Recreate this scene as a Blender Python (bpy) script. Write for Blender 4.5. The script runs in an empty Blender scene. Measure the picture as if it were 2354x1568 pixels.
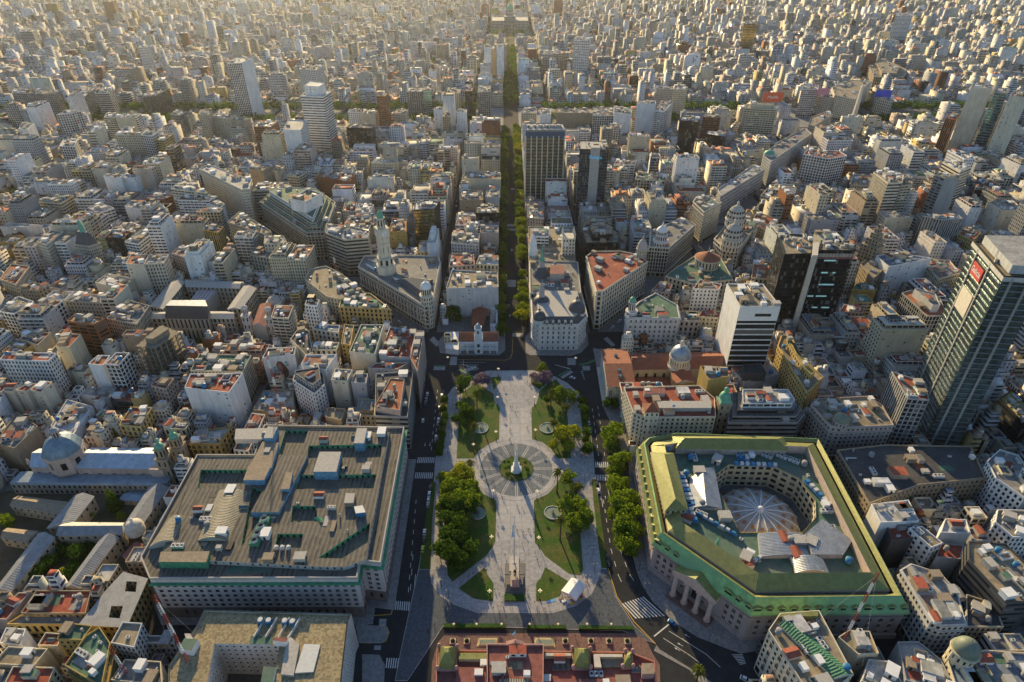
import bpy,bmesh,math,random
import numpy as np
from mathutils import Vector,Matrix
R=math.radians
rnd=random.Random(7)
SC=bpy.context.scene
COLL=SC.collection
# ------------------------------------------------------------------ camera measurements (photo pixels -> metres)
CF,CCX,CCY=1450.0,1176.5,784.0
CP=math.atan(966/1450);CC,CS=math.cos(CP),math.sin(CP)
CH=279.9
CYAW=math.atan(7.5*CC/CF)
ROWS={'A':650,'B':1300,'C':2000};COLS={'0':0,'1':900,'2':1700,'3':2400,'4':3072}
def DD(t,x,y):
 if t[0]=='D':return x,y
 if t[0]=='F':
  x0=[0,1348,2696][int(t[1])]; return(x0+x/1.6814)/1.7408,(y/1.6814)/1.7408
 x0=2500 if t=='C3' else COLS[t[1]]
 return(x0+x/2.1514)/1.7408,(ROWS[t[0]]+y/2.1514)/1.7408
def at(t,x,y,z=0.0):
 x,y=DD(t,x,y);u=(x-CCX)/CF;v=(CCY-y)/CF
 dy=CC+v*CS;dz=-CS+v*CC;k=(z-CH)/dz
 X=u*k;Y=dy*k;c,s=math.cos(CYAW),math.sin(CYAW)
 return(X*c+Y*s,-X*s+Y*c)
def poly(t,pts,z=0.0):
 return[at(t,pts[i],pts[i+1],z) for i in range(0,len(pts),2)]
def project(X,Y,Z):
 c,s=math.cos(CYAW),math.sin(CYAW)
 x=X*c-Y*s;y=X*s+Y*c;z=Z-CH;zc=y*CC-z*CS;up=y*CS+z*CC
 if zc<1:return(-9e9,-9e9,zc)
 return(CCX+CF*x/zc,CCY-CF*up/zc,zc)
def inview(X,Y,Z=0,m=60):
 x,y,zc=project(X,Y,Z)
 return zc>1 and -m<x<2353+m and -m<y<1568+m
def area(P):return 0.5*sum(P[i][0]*P[(i+1)%len(P)][1]-P[(i+1)%len(P)][0]*P[i][1] for i in range(len(P)))
def ccw(P):return list(P) if area(P)>0 else list(P)[::-1]
def centroid(P):return(sum(p[0] for p in P)/len(P),sum(p[1] for p in P)/len(P))
def inset(P,d):
 P=ccw(P);n=len(P);out=[]
 for i in range(n):
  a,b,c=Vector(P[i-1]),Vector(P[i]),Vector(P[(i+1)%n])
  e1=(b-a).normalized();e2=(c-b).normalized()
  n1=Vector((-e1.y,e1.x));n2=Vector((-e2.y,e2.x))
  m=n1+n2;l=m.length
  if l<1e-6:out.append((b.x+n1.x*d,b.y+n1.y*d)); continue
  m/=l;k=d/max(0.35,m.dot(n1));out.append((b.x+m.x*k,b.y+m.y*k))
 return out
def lerp(a,b,t):return tuple(a[i]+(b[i]-a[i])*t for i in range(len(a)))
def quad(P,u,v):
 "bilinear point inside a 4 point polygon FL FR BR BL"
 return lerp(lerp(P[0],P[1],u),lerp(P[3],P[2],u),v)
def sub(P,u0,v0,u1,v1):return[quad(P,u0,v0),quad(P,u1,v0),quad(P,u1,v1),quad(P,u0,v1)]
# ------------------------------------------------------------------ node helpers and materials
class NB:
 def __init__(s,name):
  s.m=bpy.data.materials.new(name);s.m.use_nodes= True
  s.t=s.m.node_tree;s.t.nodes.clear()
  s.out=s.t.nodes.new('ShaderNodeOutputMaterial');s.p=s.t.nodes.new('ShaderNodeBsdfPrincipled')
  s.t.links.new(s.p.outputs[0],s.out.inputs[0])
 def set(s,sock,v):
  if hasattr(v,'is_output') or isinstance(v,bpy.types.NodeSocket):s.t.links.new(v,sock)
  elif isinstance(v,tuple) and len(v)==3 and sock.type=='RGBA':sock.default_value=(*v,1)
  else:sock.default_value=v
 def math(s,op,a,b=0.0,c=0.0,clamp=False):
  n=s.t.nodes.new('ShaderNodeMath');n.operation=op;n.use_clamp=clamp
  s.set(n.inputs[0],a);s.set(n.inputs[1],b);s.set(n.inputs[2],c); return n.outputs[0]
 def attr(s,name):
  n=s.t.nodes.new('ShaderNodeAttribute');n.attribute_name=name; return n
 def sep(s,v):
  n=s.t.nodes.new('ShaderNodeSeparateXYZ');s.set(n.inputs[0],v); return n.outputs
 def comb(s,x,y,z=0.0):
  n=s.t.nodes.new('ShaderNodeCombineXYZ');s.set(n.inputs[0],x);s.set(n.inputs[1],y);s.set(n.inputs[2],z); return n.outputs[0]
 def noise(s,v,sc,det=3.0,rough=0.6):
  n=s.t.nodes.new('ShaderNodeTexNoise');s.set(n.inputs['Vector'],v);n.inputs['Scale'].default_value=sc
  n.inputs['Detail'].default_value=det;n.inputs['Roughness'].default_value=rough; return n.outputs[0]
 def white(s,v,dim='3D'):
  n=s.t.nodes.new('ShaderNodeTexWhiteNoise');n.noise_dimensions=dim;s.set(n.inputs['Vector'],v); return n.outputs[0]
 def vor(s,v,sc,feat='F1',out=0):
  n=s.t.nodes.new('ShaderNodeTexVoronoi');n.feature=feat;s.set(n.inputs['Vector'],v);n.inputs['Scale'].default_value=sc; return n.outputs[out]
 def map(s,v,a,b,c,d):
  n=s.t.nodes.new('ShaderNodeMapRange');s.set(n.inputs[0],v)
  for i,x in enumerate((a,b,c,d)):s.set(n.inputs[i+1],x)
  return n.outputs[0]
 def mix(s,f,a,b,mode='MIX'):
  n=s.t.nodes.new('ShaderNodeMix');n.data_type='RGBA';n.blend_type=mode
  s.set(n.inputs[0],f);s.set(n.inputs[6],a);s.set(n.inputs[7],b); return n.outputs[2]
 def scalecol(s,col,k):
  n=s.t.nodes.new('ShaderNodeVectorMath');n.operation='SCALE';s.set(n.inputs[0],col);s.set(n.inputs[3],k); return n.outputs[0]
 def obj(s):
  n=s.t.nodes.new('ShaderNodeTexCoord'); return n.outputs['Object']
 def geo(s):
  n=s.t.nodes.new('ShaderNodeNewGeometry'); return n.outputs['Position']
 def uv(s):
  n=s.t.nodes.new('ShaderNodeUVMap');n.uv_map='UV'; return n.outputs[0]
 def bump(s,h,dist=0.1,st=1.0):
  n=s.t.nodes.new('ShaderNodeBump');s.set(n.inputs['Height'],h);n.inputs['Distance'].default_value=dist;n.inputs['Strength'].default_value=st
  s.t.links.new(n.outputs[0],s.p.inputs['Normal'])
 def fin(s,base=None,rough=None,metal=None,spec=None):
  if base is not None:s.set(s.p.inputs['Base Color'],base)
  if rough is not None:s.set(s.p.inputs['Roughness'],rough)
  if metal is not None:s.set(s.p.inputs['Metallic'],metal)
  if spec is not None:s.set(s.p.inputs['Specular IOR Level'],spec)
  return s.m
def facade_mat():
 b=NB('facade');uv=b.sep(b.uv());W=b.attr('Win');G=b.attr('Gls');K=b.attr('Col')
 w=b.sep(W.outputs['Vector']);bay=b.math('MULTIPLY',w[2],10.0);fh=b.math('MULTIPLY',W.outputs['Alpha'],10.0)
 cu=b.math('DIVIDE',uv[0],bay);cv=b.math('DIVIDE',uv[1],fh)
 iu=b.math('FLOOR',cu);iv=b.math('FLOOR',cv);fu=b.math('FRACT',cu);fv=b.math('FRACT',cv)
 seed=G.outputs['Alpha']
 r1=b.white(b.comb(iu,iv,seed));r2=b.white(b.comb(iv,iu,b.math('ADD',seed,3.7)))
 mu=b.math('LESS_THAN',b.math('ABSOLUTE',b.math('SUBTRACT',fu,.5)),b.math('MULTIPLY',w[0],.5))
 mv=b.math('LESS_THAN',b.math('ABSOLUTE',b.math('SUBTRACT',fv,.55)),b.math('MULTIPLY',w[1],.5))
 den=b.math('LESS_THAN',r1,K.outputs['Alpha'])
 m=b.math('MULTIPLY',b.math('MULTIPLY',mu,mv),den)
 gl=b.scalecol(G.outputs['Color'],b.map(r2,0,1,.5,1.35))
 blind=b.math('GREATER_THAN',r2,.86)
 gl=b.mix(b.math('MULTIPLY',blind,.6),gl,(.22,.21,.19))
 pos=b.geo();ps=b.sep(pos)
 st=b.noise(b.comb(b.math('MULTIPLY',uv[0],.5),b.math('MULTIPLY',uv[1],.06),seed),1.0,4)
 bl=b.noise(pos,.12,3)
 k=b.math('MULTIPLY',b.map(st,.3,.7,.78,1.08),b.map(bl,.3,.7,.88,1.06))
 band=b.math('MULTIPLY',b.math('LESS_THAN',fv,.09),b.math('GREATER_THAN',K.outputs['Alpha'],.5))
 k=b.math('MULTIPLY',k,b.math('SUBTRACT',1.0,b.math('MULTIPLY',band,.22)))
 base=b.mix(m,b.scalecol(K.outputs['Color'],k),gl)
 b.bump(b.math('SUBTRACT',1.0,m),.25,.6)
 gs=b.sep(G.outputs['Vector']);mt=b.math('MULTIPLY',m,b.map(gs[1],.15,.22,0,.8))
 return b.fin(base,b.map(m,0,1,.85,.11),mt,spec=.28)
def roof_mat():
 b=NB('roofing');K=b.attr('Col');pos=b.geo()
 n1=b.noise(pos,.5,5,.7);n2=b.noise(pos,.07,2);v=b.vor(pos,.22,out=1)
 k=b.math('MULTIPLY',b.map(n1,.3,.7,.62,1.2),b.map(n2,.3,.7,.8,1.12))
 vs=b.sep(v);k=b.math('MULTIPLY',k,b.map(vs[0],0,1,.82,1.08))
 b.bump(n1,.08,.5)
 return b.fin(b.scalecol(K.outputs['Color'],k),.88,spec=.3)
def solid(name,col,rough=.8,metal=0.0,var=.25,sc=.6,bump=0.0,spec=.4,tint=None):
 b=NB(name);pos=b.obj();n=b.noise(pos,sc,5,.65)
 base=b.scalecol((*col,),b.map(n,.3,.7,1-var,1+var*.7))
 if tint:base=b.mix(b.map(b.noise(pos,sc*.23,3),.42,.62,0,1),base,tint)
 if bump:b.bump(n,bump,.6)
 return b.fin(base,rough,metal,spec)
def stripes(name,col,col2,period,rough=.6,metal=0.,duty=.5,bump=.08,brk=False):
 "corrugated or slatted sheet: UV x runs across the ribs, in metres"
 b=NB(name);uv=b.sep(b.uv());f=b.math('FRACT',b.math('DIVIDE',uv[0],period))
 m=b.math('LESS_THAN',f,duty);n=b.noise(b.obj(),.35,4,.7)
 if brk:iu=b.math('FLOOR',b.math('DIVIDE',uv[0],period));iv=b.math('FLOOR',b.math('DIVIDE',uv[1],3.3));m=b.math('MULTIPLY',b.math('MULTIPLY',m,b.map(b.white(b.comb(iu,iv)),0,1,.25,1)),b.map(b.noise(b.obj(),.06,2),.46,.54,0,1))
 h=b.math('SINE',b.math('MULTIPLY',uv[0],6.2832/period))
 base=b.mix(m,b.scalecol((*col,),b.map(n,.3,.7,.7,1.15)),b.scalecol((*col2,),b.map(n,.3,.7,.75,1.15)))
 b.bump(h,bump,.8); return b.fin(base,rough,metal)
M={}
M['fac']=facade_mat();M['roof']=roof_mat()
# ------------------------------------------------------------------ mesh builder
GL=(.035,.045,.055)
class MB:
 def __init__(s):s.v=[];s.f=[];s.mi=[];s.uv=[];s.col=[];s.win=[];s.gls=[];s.sm=[]
 def face(s,pts,mi=0,uv=None,col=(.5,.5,.5),win=None,gls=None,smooth=False):
  i=len(s.v);s.v.extend(tuple(p) for p in pts);n=len(pts);s.f.append(tuple(range(i,i+n)));s.mi.append(mi)
  if uv is None:uv=[(p[0],p[1]) for p in pts]
  s.uv.extend(uv);c=(col[0],col[1],col[2],col[3] if len(col)>3 else 0.0)
  s.col.append((n,c));s.win.append(win or(0,0,.3,.3));s.gls.append(gls or(*GL,1.0));s.sm.append(smooth)
 def wall(s,p,q,z0,z1,mi=0,col=(.5,.5,.5),st=None,flip=False,zq0=None,zq1=None):
  "vertical quad from p to q (outside on the right hand of p->q), st = (w,h,bay,fh,density,glass)"
  L=math.hypot(q[0]-p[0],q[1]-p[1])
  if L<.01:return
  zq0=z0 if zq0 is None else zq0;zq1=z1 if zq1 is None else zq1
  pts=[(*p,z0),(*q,zq0),(*q,zq1),(*p,z1)];zb=min(z0,zq0)
  uv=[(0,z0-zb),(L,zq0-zb),(L,zq1-zb),(0,z1-zb)]
  if flip:pts.reverse();uv.reverse()
  if st:
   n=max(1,round(L/st[2]));fl=max(1,round((z1-zb)/st[3]))
   win=(st[0],st[1],L/n/10,(z1-zb)/fl/10);c=(*col[:3],st[4]);g=(*(st[5] if len(st)>5 and st[5] else GL),rnd.random()*9)
   s.face(pts,mi,uv,c,win,g)
  else:s.face(pts,mi,uv,col)
 def ring(s,P,z0,z1,mi=0,col=(.5,.5,.5),st=None,sts=None):
  n=len(P)
  for i in range(n):
   s.wall(P[i],P[(i+1)%n],z0,z1,mi,col,(sts[i] if sts else st))
 def flat(s,P,z,mi=1,col=(.3,.3,.3),down=False):
  P=ccw(P);pts=[(p[0],p[1],z) for p in P]
  if down:pts.reverse()
  s.face(pts,mi,None,col)
 def prism(s,P,z0,z1,mi=0,col=(.5,.5,.5),st=None,rmi=None,rcol=None,bottom=False):
  P=ccw(P);s.ring(P,z0,z1,mi,col,st);s.flat(P,z1,mi if rmi is None else rmi,rcol or col)
  if bottom:s.flat(P,z0,mi,col,True)
 def frus(s,P,Q,z0,z1,mi=0,col=(.5,.5,.5),top=True,tmi=None,tcol=None):
  "sloped sides between polygon P at z0 and polygon Q at z1"
  n=len(P)
  for i in range(n):
   a,b2,c,d=P[i],P[(i+1)%n],Q[(i+1)%n],Q[i]
   L=math.hypot(b2[0]-a[0],b2[1]-a[1]);sl=math.hypot(z1-z0,math.hypot(d[0]-a[0],d[1]-a[1]))
   s.face([(*a,z0),(*b2,z0),(*c,z1),(*d,z1)],mi,[(0,0),(L,0),(L,sl),(0,sl)],col)
  if top:s.flat(Q,z1,mi if tmi is None else tmi,tcol or col)
 def cyl(s,x,y,z0,z1,r0,r1=None,n=12,mi=0,col=(.5,.5,.5),cap=True,st=None,smooth=True):
  r1=r0 if r1 is None else r1
  A=[(x+r0*math.cos(6.28318*i/n),y+r0*math.sin(6.28318*i/n)) for i in range(n)]
  B=[(x+r1*math.cos(6.28318*i/n),y+r1*math.sin(6.28318*i/n)) for i in range(n)]
  per=6.283*r0/n
  for i in range(n):
   j=(i+1)%n;win= None;c=col;g= None
   if st:win=(st[0],st[1],per/10,st[3]/10);c=(*col[:3],st[4]);g=(*(st[5] if len(st)>5 and st[5] else GL),1.)
   s.face([(*A[i],z0),(*A[j],z0),(*B[j],z1),(*B[i],z1)],mi,[(i*per,0),(i*per+per,0),(i*per+per,z1-z0),(i*per,z1-z0)],c,win,g,smooth and not st)
  if cap and r1>.01:s.flat(B,z1,mi,col)
 def lathe(s,x,y,prof,n=16,mi=0,col=(.5,.5,.5),smooth=True):
  for(r0,z0),(r1,z1) in zip(prof,prof[1:]):s.cyl(x,y,z0,z1,max(r0,.001),max(r1,.001),n,mi,col,False,None,smooth)
 def dome(s,x,y,z,r,h,n=20,k=7,mi=0,col=(.5,.5,.5),pw=1.0):
  s.lathe(x,y,[(r*math.cos(i/k*1.5708),z+h*math.sin(i/k*1.5708)**pw) for i in range(k+1)],n,mi,col)
 def box(s,cx,cy,z0,w,d,h,rot=0.0,mi=0,col=(.5,.5,.5),st=None,rmi=None,rcol=None,bottom=False):
  c,sn=math.cos(rot),math.sin(rot)
  P=[(cx+a*c-b*sn,cy+a*sn+b*c) for a,b in((-w/2,-d/2),(w/2,-d/2),(w/2,d/2),(-w/2,d/2))]
  s.prism(P,z0,z0+h,mi,col,st,rmi,rcol,bottom)
 def bar(s,a,b,r,mi=0,col=(.5,.5,.5),n=4):
  a=Vector(a);b=Vector(b);d=(b-a);L=d.length
  if L<1e-4:return
  d/=L;u=d.orthogonal().normalized();w=d.cross(u)
  A=[a+(u*math.cos(6.2832*i/n)+w*math.sin(6.2832*i/n))*r for i in range(n)]
  for i in range(n):
   j=(i+1)%n;s.face([A[i],A[j],A[j]+d*L,A[i]+d*L],mi,[(0,0)]*4,col)
 def gable(s,P,z0,z1,ax=0,mi=0,col=(.5,.5,.5),emi=None,ecol=None,hip=0.0):
  "pitched roof on quad FL FR BR BL; ax 0: ridge runs FL->FR direction, 1: FL->BL"
  P=list(P)
  if ax==1:P=[P[1],P[2],P[3],P[0]]
  a=lerp(P[0],P[3],.5);b=lerp(P[1],P[2],.5)
  if hip:a,b=lerp(a,b,hip),lerp(a,b,1-hip)
  L=math.hypot(P[1][0]-P[0][0],P[1][1]-P[0][1]);W=math.hypot(P[3][0]-P[0][0],P[3][1]-P[0][1])/2
  s.face([(*P[0],z0),(*P[1],z0),(*b,z1),(*a,z1)],mi,[(0,0),(L,0),(L,W),(0,W)],col)
  s.face([(*P[2],z0),(*P[3],z0),(*a,z1),(*b,z1)],mi,[(0,0),(L,0),(L,W),(0,W)],col)
  e=mi if emi is None else emi
  s.face([(*P[3],z0),(*P[0],z0),(*a,z1)],mi if hip else e,[(0,0),(W,0),(W/2,W)],col if hip else(ecol or col))
  s.face([(*P[1],z0),(*P[2],z0),(*b,z1)],mi if hip else e,[(0,0),(W,0),(W/2,W)],col if hip else(ecol or col))
 def build(s,name,mats,parent=None,origin=None):
  me=bpy.data.meshes.new(name);V=np.array(s.v,dtype=np.float32).reshape(-1,3)
  if origin is None:origin=(0,0,0)
  V=V-np.array(origin,dtype=np.float32)
  me.vertices.add(len(V));me.vertices.foreach_set('co',V.ravel())
  cnt=np.array([len(f) for f in s.f],dtype=np.int32);st=np.concatenate(([0],np.cumsum(cnt)[:-1])).astype(np.int32)
  idx=np.fromiter((i for f in s.f for i in f),dtype=np.int32)
  me.loops.add(len(idx));me.loops.foreach_set('vertex_index',idx)
  me.polygons.add(len(cnt));me.polygons.foreach_set('loop_start',st)
  me.polygons.foreach_set('material_index',np.array(s.mi,dtype=np.int32));me.polygons.foreach_set('use_smooth',np.array(s.sm,dtype=bool))
  uvl=me.uv_layers.new(name='UV');uvl.data.foreach_set('uv',np.array(s.uv,dtype=np.float32).ravel())
  if not isinstance(mats,(list,tuple)):mats=[mats]
  if any(m in(M['fac'],M['roof']) or m.get('attr') for m in mats):
   for nm,dat in(('Col',[c[1] for c in s.col]),('Win',s.win),('Gls',s.gls)):
    ca=me.color_attributes.new(nm,'FLOAT_COLOR','CORNER')
    ca.data.foreach_set('color',np.repeat(np.array(dat,dtype=np.float32),cnt,axis=0).ravel())
  for m in mats:me.materials.append(m)
  me.update(calc_edges=True)
  if any(s.sm):
   bm=bmesh.new();bm.from_mesh(me);bmesh.ops.remove_doubles(bm,verts=bm.verts,dist=.002);bm.to_mesh(me);bm.free()
  o=bpy.data.objects.new(name,me);COLL.objects.link(o);o.location=origin
  if parent is not None:
   o.parent=parent;o.matrix_parent_inverse=Matrix.Identity(4)
   o.location=Vector(origin)-parent.location if origin!=(0,0,0) else -parent.location
  return o
def tag(o,label=None,cat=None,group=None,kind=None):
 if label:o['label']=label
 if cat:o['category']=cat
 if group:o['group']=group
 if kind:o['kind']=kind
 return o
def empty(name,loc,label,cat,group=None):
 o=bpy.data.objects.new(name,None);COLL.objects.link(o);o.location=loc;o.empty_display_size=.5
 return tag(o,label,cat,group)
def copy_tree(o,parent=None):
 c=o.copy();COLL.objects.link(c)
 if parent is not None:c.parent=parent
 for ch in list(o.children):copy_tree(ch,c)
 return c
def structure(name,mb,mats):o=mb.build(name,mats);o['kind']='structure'; return o
# ------------------------------------------------------------------ camera, light, air
cam=bpy.data.cameras.new('camera');co=bpy.data.objects.new('camera',cam);COLL.objects.link(co)
co.location=(0,0,CH);co.rotation_euler=(R(90)-CP,0,-CYAW)
cam.sensor_fit='HORIZONTAL';cam.sensor_width=36;cam.lens=36*CF/2353;cam.clip_start=1;cam.clip_end=12000
SC.camera=co
SUN_EL,SUN_AZ=R(17.5),R(-15)
wd=bpy.data.worlds.new('World');SC.world=wd;wd.use_nodes= True;nt=wd.node_tree
sky=nt.nodes.new('ShaderNodeTexSky');sky.sky_type='NISHITA';sky.sun_disc= False
sky.sun_elevation=SUN_EL;sky.sun_rotation=SUN_AZ;sky.air_density=1.0;sky.dust_density=0.6;sky.ozone_density=3.0
nt.links.new(sky.outputs[0],nt.nodes['Background'].inputs[0]);nt.nodes['Background'].inputs[1].default_value=.11
sl=bpy.data.lights.new('sun','SUN');sl.energy=5.0;sl.angle=R(.6);sl.color=(1,.75,.38)
so=bpy.data.objects.new('sun',sl);COLL.objects.link(so)
sd=Vector((math.sin(SUN_AZ)*math.cos(SUN_EL),math.cos(SUN_AZ)*math.cos(SUN_EL),math.sin(SUN_EL)))
so.rotation_euler=sd.to_track_quat('Z','Y').to_euler();so.location=(-200,600,400)
SC.view_settings.view_transform='Standard';SC.view_settings.look='None';SC.view_settings.gamma=1;SC.view_settings.use_curve_mapping= False
SC.view_settings.exposure=0.72
SC.render.engine='CYCLES';SC.cycles.max_bounces=5;SC.cycles.diffuse_bounces=2;SC.cycles.glossy_bounces=3
SC.cycles.transparent_max_bounces=8;SC.cycles.volume_bounces=0;SC.cycles.use_denoising= True;SC.cycles.caustics_reflective= False
def haze():
 mb=MB();x0,x1,y0,y1,z0,z1=-3600,3600,-60,4400,-1.2,290
 P=[(x0,y0),(x1,y0),(x1,y1),(x0,y1)]
 mb.prism(P,z0,z1,0,bottom=True);m=bpy.data.materials.new('air');m.use_nodes= True;t=m.node_tree;t.nodes.clear()
 out=t.nodes.new('ShaderNodeOutputMaterial');pv=t.nodes.new('ShaderNodeVolumePrincipled')
 pv.inputs['Color'].default_value=(.93,.96,.98,1);pv.inputs['Density'].default_value=HAZE;pv.inputs['Anisotropy'].default_value=.68
 t.links.new(pv.outputs[0],out.inputs['Volume'])
 me=bpy.data.meshes.new('haze')
 vs=[(x,y,z) for z in(z0,z1) for y in(y0,y1) for x in(x0,x1)]
 me.from_pydata(vs,[],[(0,2,3,1),(4,5,7,6),(0,1,5,4),(2,6,7,3),(0,4,6,2),(1,3,7,5)]);me.materials.append(m)
 o=bpy.data.objects.new('haze',me);COLL.objects.link(o);tag(o,'thin warm evening haze over the far city','haze',None,'stuff')
HAZE=2.7e-5
haze()
# ------------------------------------------------------------------ occupancy raster (where something already stands)
OX,OY,OR=-2700,90,2.0;ONX,ONY=2700,1700
OCC=np.zeros((ONX,ONY),dtype=np.uint8)
def occ_poly(P,val=1,grow=0.0):
 P=inset(P,-grow) if grow else P
 xs=[p[0] for p in P];ys=[p[1] for p in P]
 i0=max(0,int((min(xs)-OX)/OR));i1=min(ONX,int((max(xs)-OX)/OR)+2);j0=max(0,int((min(ys)-OY)/OR));j1=min(ONY,int((max(ys)-OY)/OR)+2)
 if i1<=i0 or j1<=j0:return
 gx,gy=np.meshgrid(OX+(np.arange(i0,i1)+.5)*OR,OY+(np.arange(j0,j1)+.5)*OR,indexing='ij')
 ins=np.zeros(gx.shape,bool);n=len(P)
 for a in range(n):
  xa,ya=P[a];xb,yb=P[(a+1)%n]
  if ya==yb:continue
  c=((gy<yb)!=(gy<ya))&(gx<(xa-xb)*(gy-yb)/(ya-yb)+xb);ins^=c
 OCC[i0:i1,j0:j1][ins]=val
def occ_line(pts,w,val=1):
 for(a,b) in zip(pts,pts[1:]):
  d=(Vector(b)-Vector(a));d.normalize();n=Vector((-d.y,d.x))*w/2;e=d*w*.3
  occ_poly([(a[0]-n.x-e.x,a[1]-n.y-e.y),(b[0]-n.x+e.x,b[1]-n.y+e.y),(b[0]+n.x+e.x,b[1]+n.y+e.y),(a[0]+n.x-e.x,a[1]+n.y-e.y)],val)
def occ_frac(x0,y0,x1,y1):
 i0=int((x0-OX)/OR);i1=int((x1-OX)/OR)+1;j0=int((y0-OY)/OR);j1=int((y1-OY)/OR)+1
 if i0<0 or j0<0 or i1>ONX or j1>ONY:return 1.0
 s=OCC[i0:i1,j0:j1]
 return float((s>0).mean()) if s.size else 1.0
# ------------------------------------------------------------------ ground, roads, plaza
def asphalt():
 b=NB('asphalt');p=b.geo();n=b.noise(p,.25,5,.7);n2=b.noise(p,.03,2);n3=b.noise(p,6,2)
 k=b.math('MULTIPLY',b.map(n,.3,.7,.75,1.25),b.map(n2,.3,.7,.85,1.15));b.bump(n3,.02,.3)
 return b.fin(b.scalecol((.032,.035,.039),k),.95,spec=.12)
def paving(name,col,sz=1.2,var=.18,rot=0.0):
 b=NB(name);p=b.geo();s=b.sep(p)
 cx=b.math('FLOOR',b.math('DIVIDE',s[0],sz));cy=b.math('FLOOR',b.math('DIVIDE',s[1],sz))
 r=b.white(b.comb(cx,cy,0.));n=b.noise(p,.3,5,.7);n2=b.noise(p,.05,3)
 fx=b.math('FRACT',b.math('DIVIDE',s[0],sz*4));fy=b.math('FRACT',b.math('DIVIDE',s[1],sz*4))
 j=b.math('MAXIMUM',b.math('LESS_THAN',fx,.04),b.math('LESS_THAN',fy,.04))
 k=b.math('MULTIPLY',b.map(r,0,1,1-var,1+var*.6),b.map(n,.3,.7,.9,1.06))
 k=b.math('MULTIPLY',k,b.map(n2,.35,.65,.93,1.05));k=b.math('MULTIPLY',k,b.math('SUBTRACT',1.,b.math('MULTIPLY',j,.25)))
 return b.fin(b.scalecol(col,k),.9,spec=.15)
def lawn_mat():
 b=NB('lawn');p=b.geo();n=b.noise(p,.09,4,.65);n2=b.noise(p,1.6,4,.7);n3=b.noise(p,.35,3)
 g=b.mix(b.map(n,.42,.66,0,.85),(.045,.105,.012),(.13,.11,.035))
 g=b.mix(b.map(n3,.45,.7,0,.5),g,(.03,.07,.01));b.bump(n2,.12,.8)
 return b.fin(b.scalecol(g,b.map(n2,.3,.7,.6,1.3)),.9,spec=.2)
M['asphalt']=asphalt();M['pave']=paving('promenade_paving',(.36,.35,.345));M['pave2']=paving('sidewalk_paving',(.17,.168,.165),1.0,.25)
M['slate']=paving('slate_paving',(.10,.115,.13),.8,.2);M['pale']=paving('pale_stone_paving',(.42,.41,.40),1.6,.1)
M['slate2']=paving('ring_slate_paving',(.17,.19,.205),.8,.15);M['brickpave']=paving('brick_paving',(.20,.125,.105),.8,.2);M['grass']=lawn_mat()
M['white_paint']=solid('road_paint',(.62,.62,.60),.7,var=.3,sc=2.5);M['yellow_paint']=solid('yellow_paint',(.50,.30,.04),.7,var=.25,sc=2)
M['stone']=solid('pale_stone',(.46,.43,.38),.8,var=.2,sc=1.2,bump=.03);M['water']=solid('fountain_water',(.22,.27,.20),.15,var=.1)
M['darkmetal']=solid('dark_metal',(.03,.03,.032),.5,.6);M['white']=solid('white_plaster',(.74,.74,.72),.8,var=.12)
M['soil']=solid('soil',(.10,.07,.05),.95,var=.35,sc=1.5)
M['yard']=solid('yard_ground',(.06,.07,.035),.95,var=.5,sc=.15,tint=(.13,.10,.08));slab0=MB();slab0.flat(poly('C0',[-100,-60,1480,-200,1215,640,700,800,-100,830]),.2,0);structure('garden_ground',slab0,M['yard'])
g=MB();g.flat([(-3500,-50),(3500,-50),(3500,4300),(-3500,4300)],0,0);structure('ground',g,M['asphalt'])
def slab(name,P,z0,z1,mat,kind='structure',label=None,cat=None):
 b=MB();b.prism(ccw(P),z0,z1,0);o=b.build(name,mat)
 if kind:o['kind']=kind
 if label:tag(o,label,cat)
 return o
def circ(c,r,n=48,rx=None):return[(c[0]+(rx or r)*math.cos(6.28318*i/n),c[1]+r*math.sin(6.28318*i/n)) for i in range(n)]
isl=poly('B2',[530,396,930,392,1120,445,1230,505,1310,580,1360,660,1400,780,1425,900,1440,1030,1455,1160,1462,1330])
isl+=poly('C2',[1500,100,1545,400,1562,590,1640,830,1800,1080,1980,1240,1700,1130,160,1085,60,1240,-150,1560,-260,1560,-210,1300,-120,880,-50,560,-10,300,45,0])
isl+=poly('B2',[75,1350,90,1140,120,920,140,760,170,640,240,540,420,440])
occ_poly(isl,2,18);slab('plaza_pavement',isl,0,.15,M['pave'])
espl=poly('C2',[-55,600,45,600,60,720,130,820,250,900,450,970,1100,972,1300,910,1430,810,1500,660,1510,592,1570,592,1640,830,1800,1080,1980,1240,1700,1130,160,1085,60,1240,-150,1560,-260,1560,-210,1300,-120,880])
def inner(P,d):return inset(P,d)
slab('esplanade_paving',inner(espl,.3),.1,.158,M['slate'])
apron=MB();bp=poly('C2',[1010,300,1440,600]);
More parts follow.
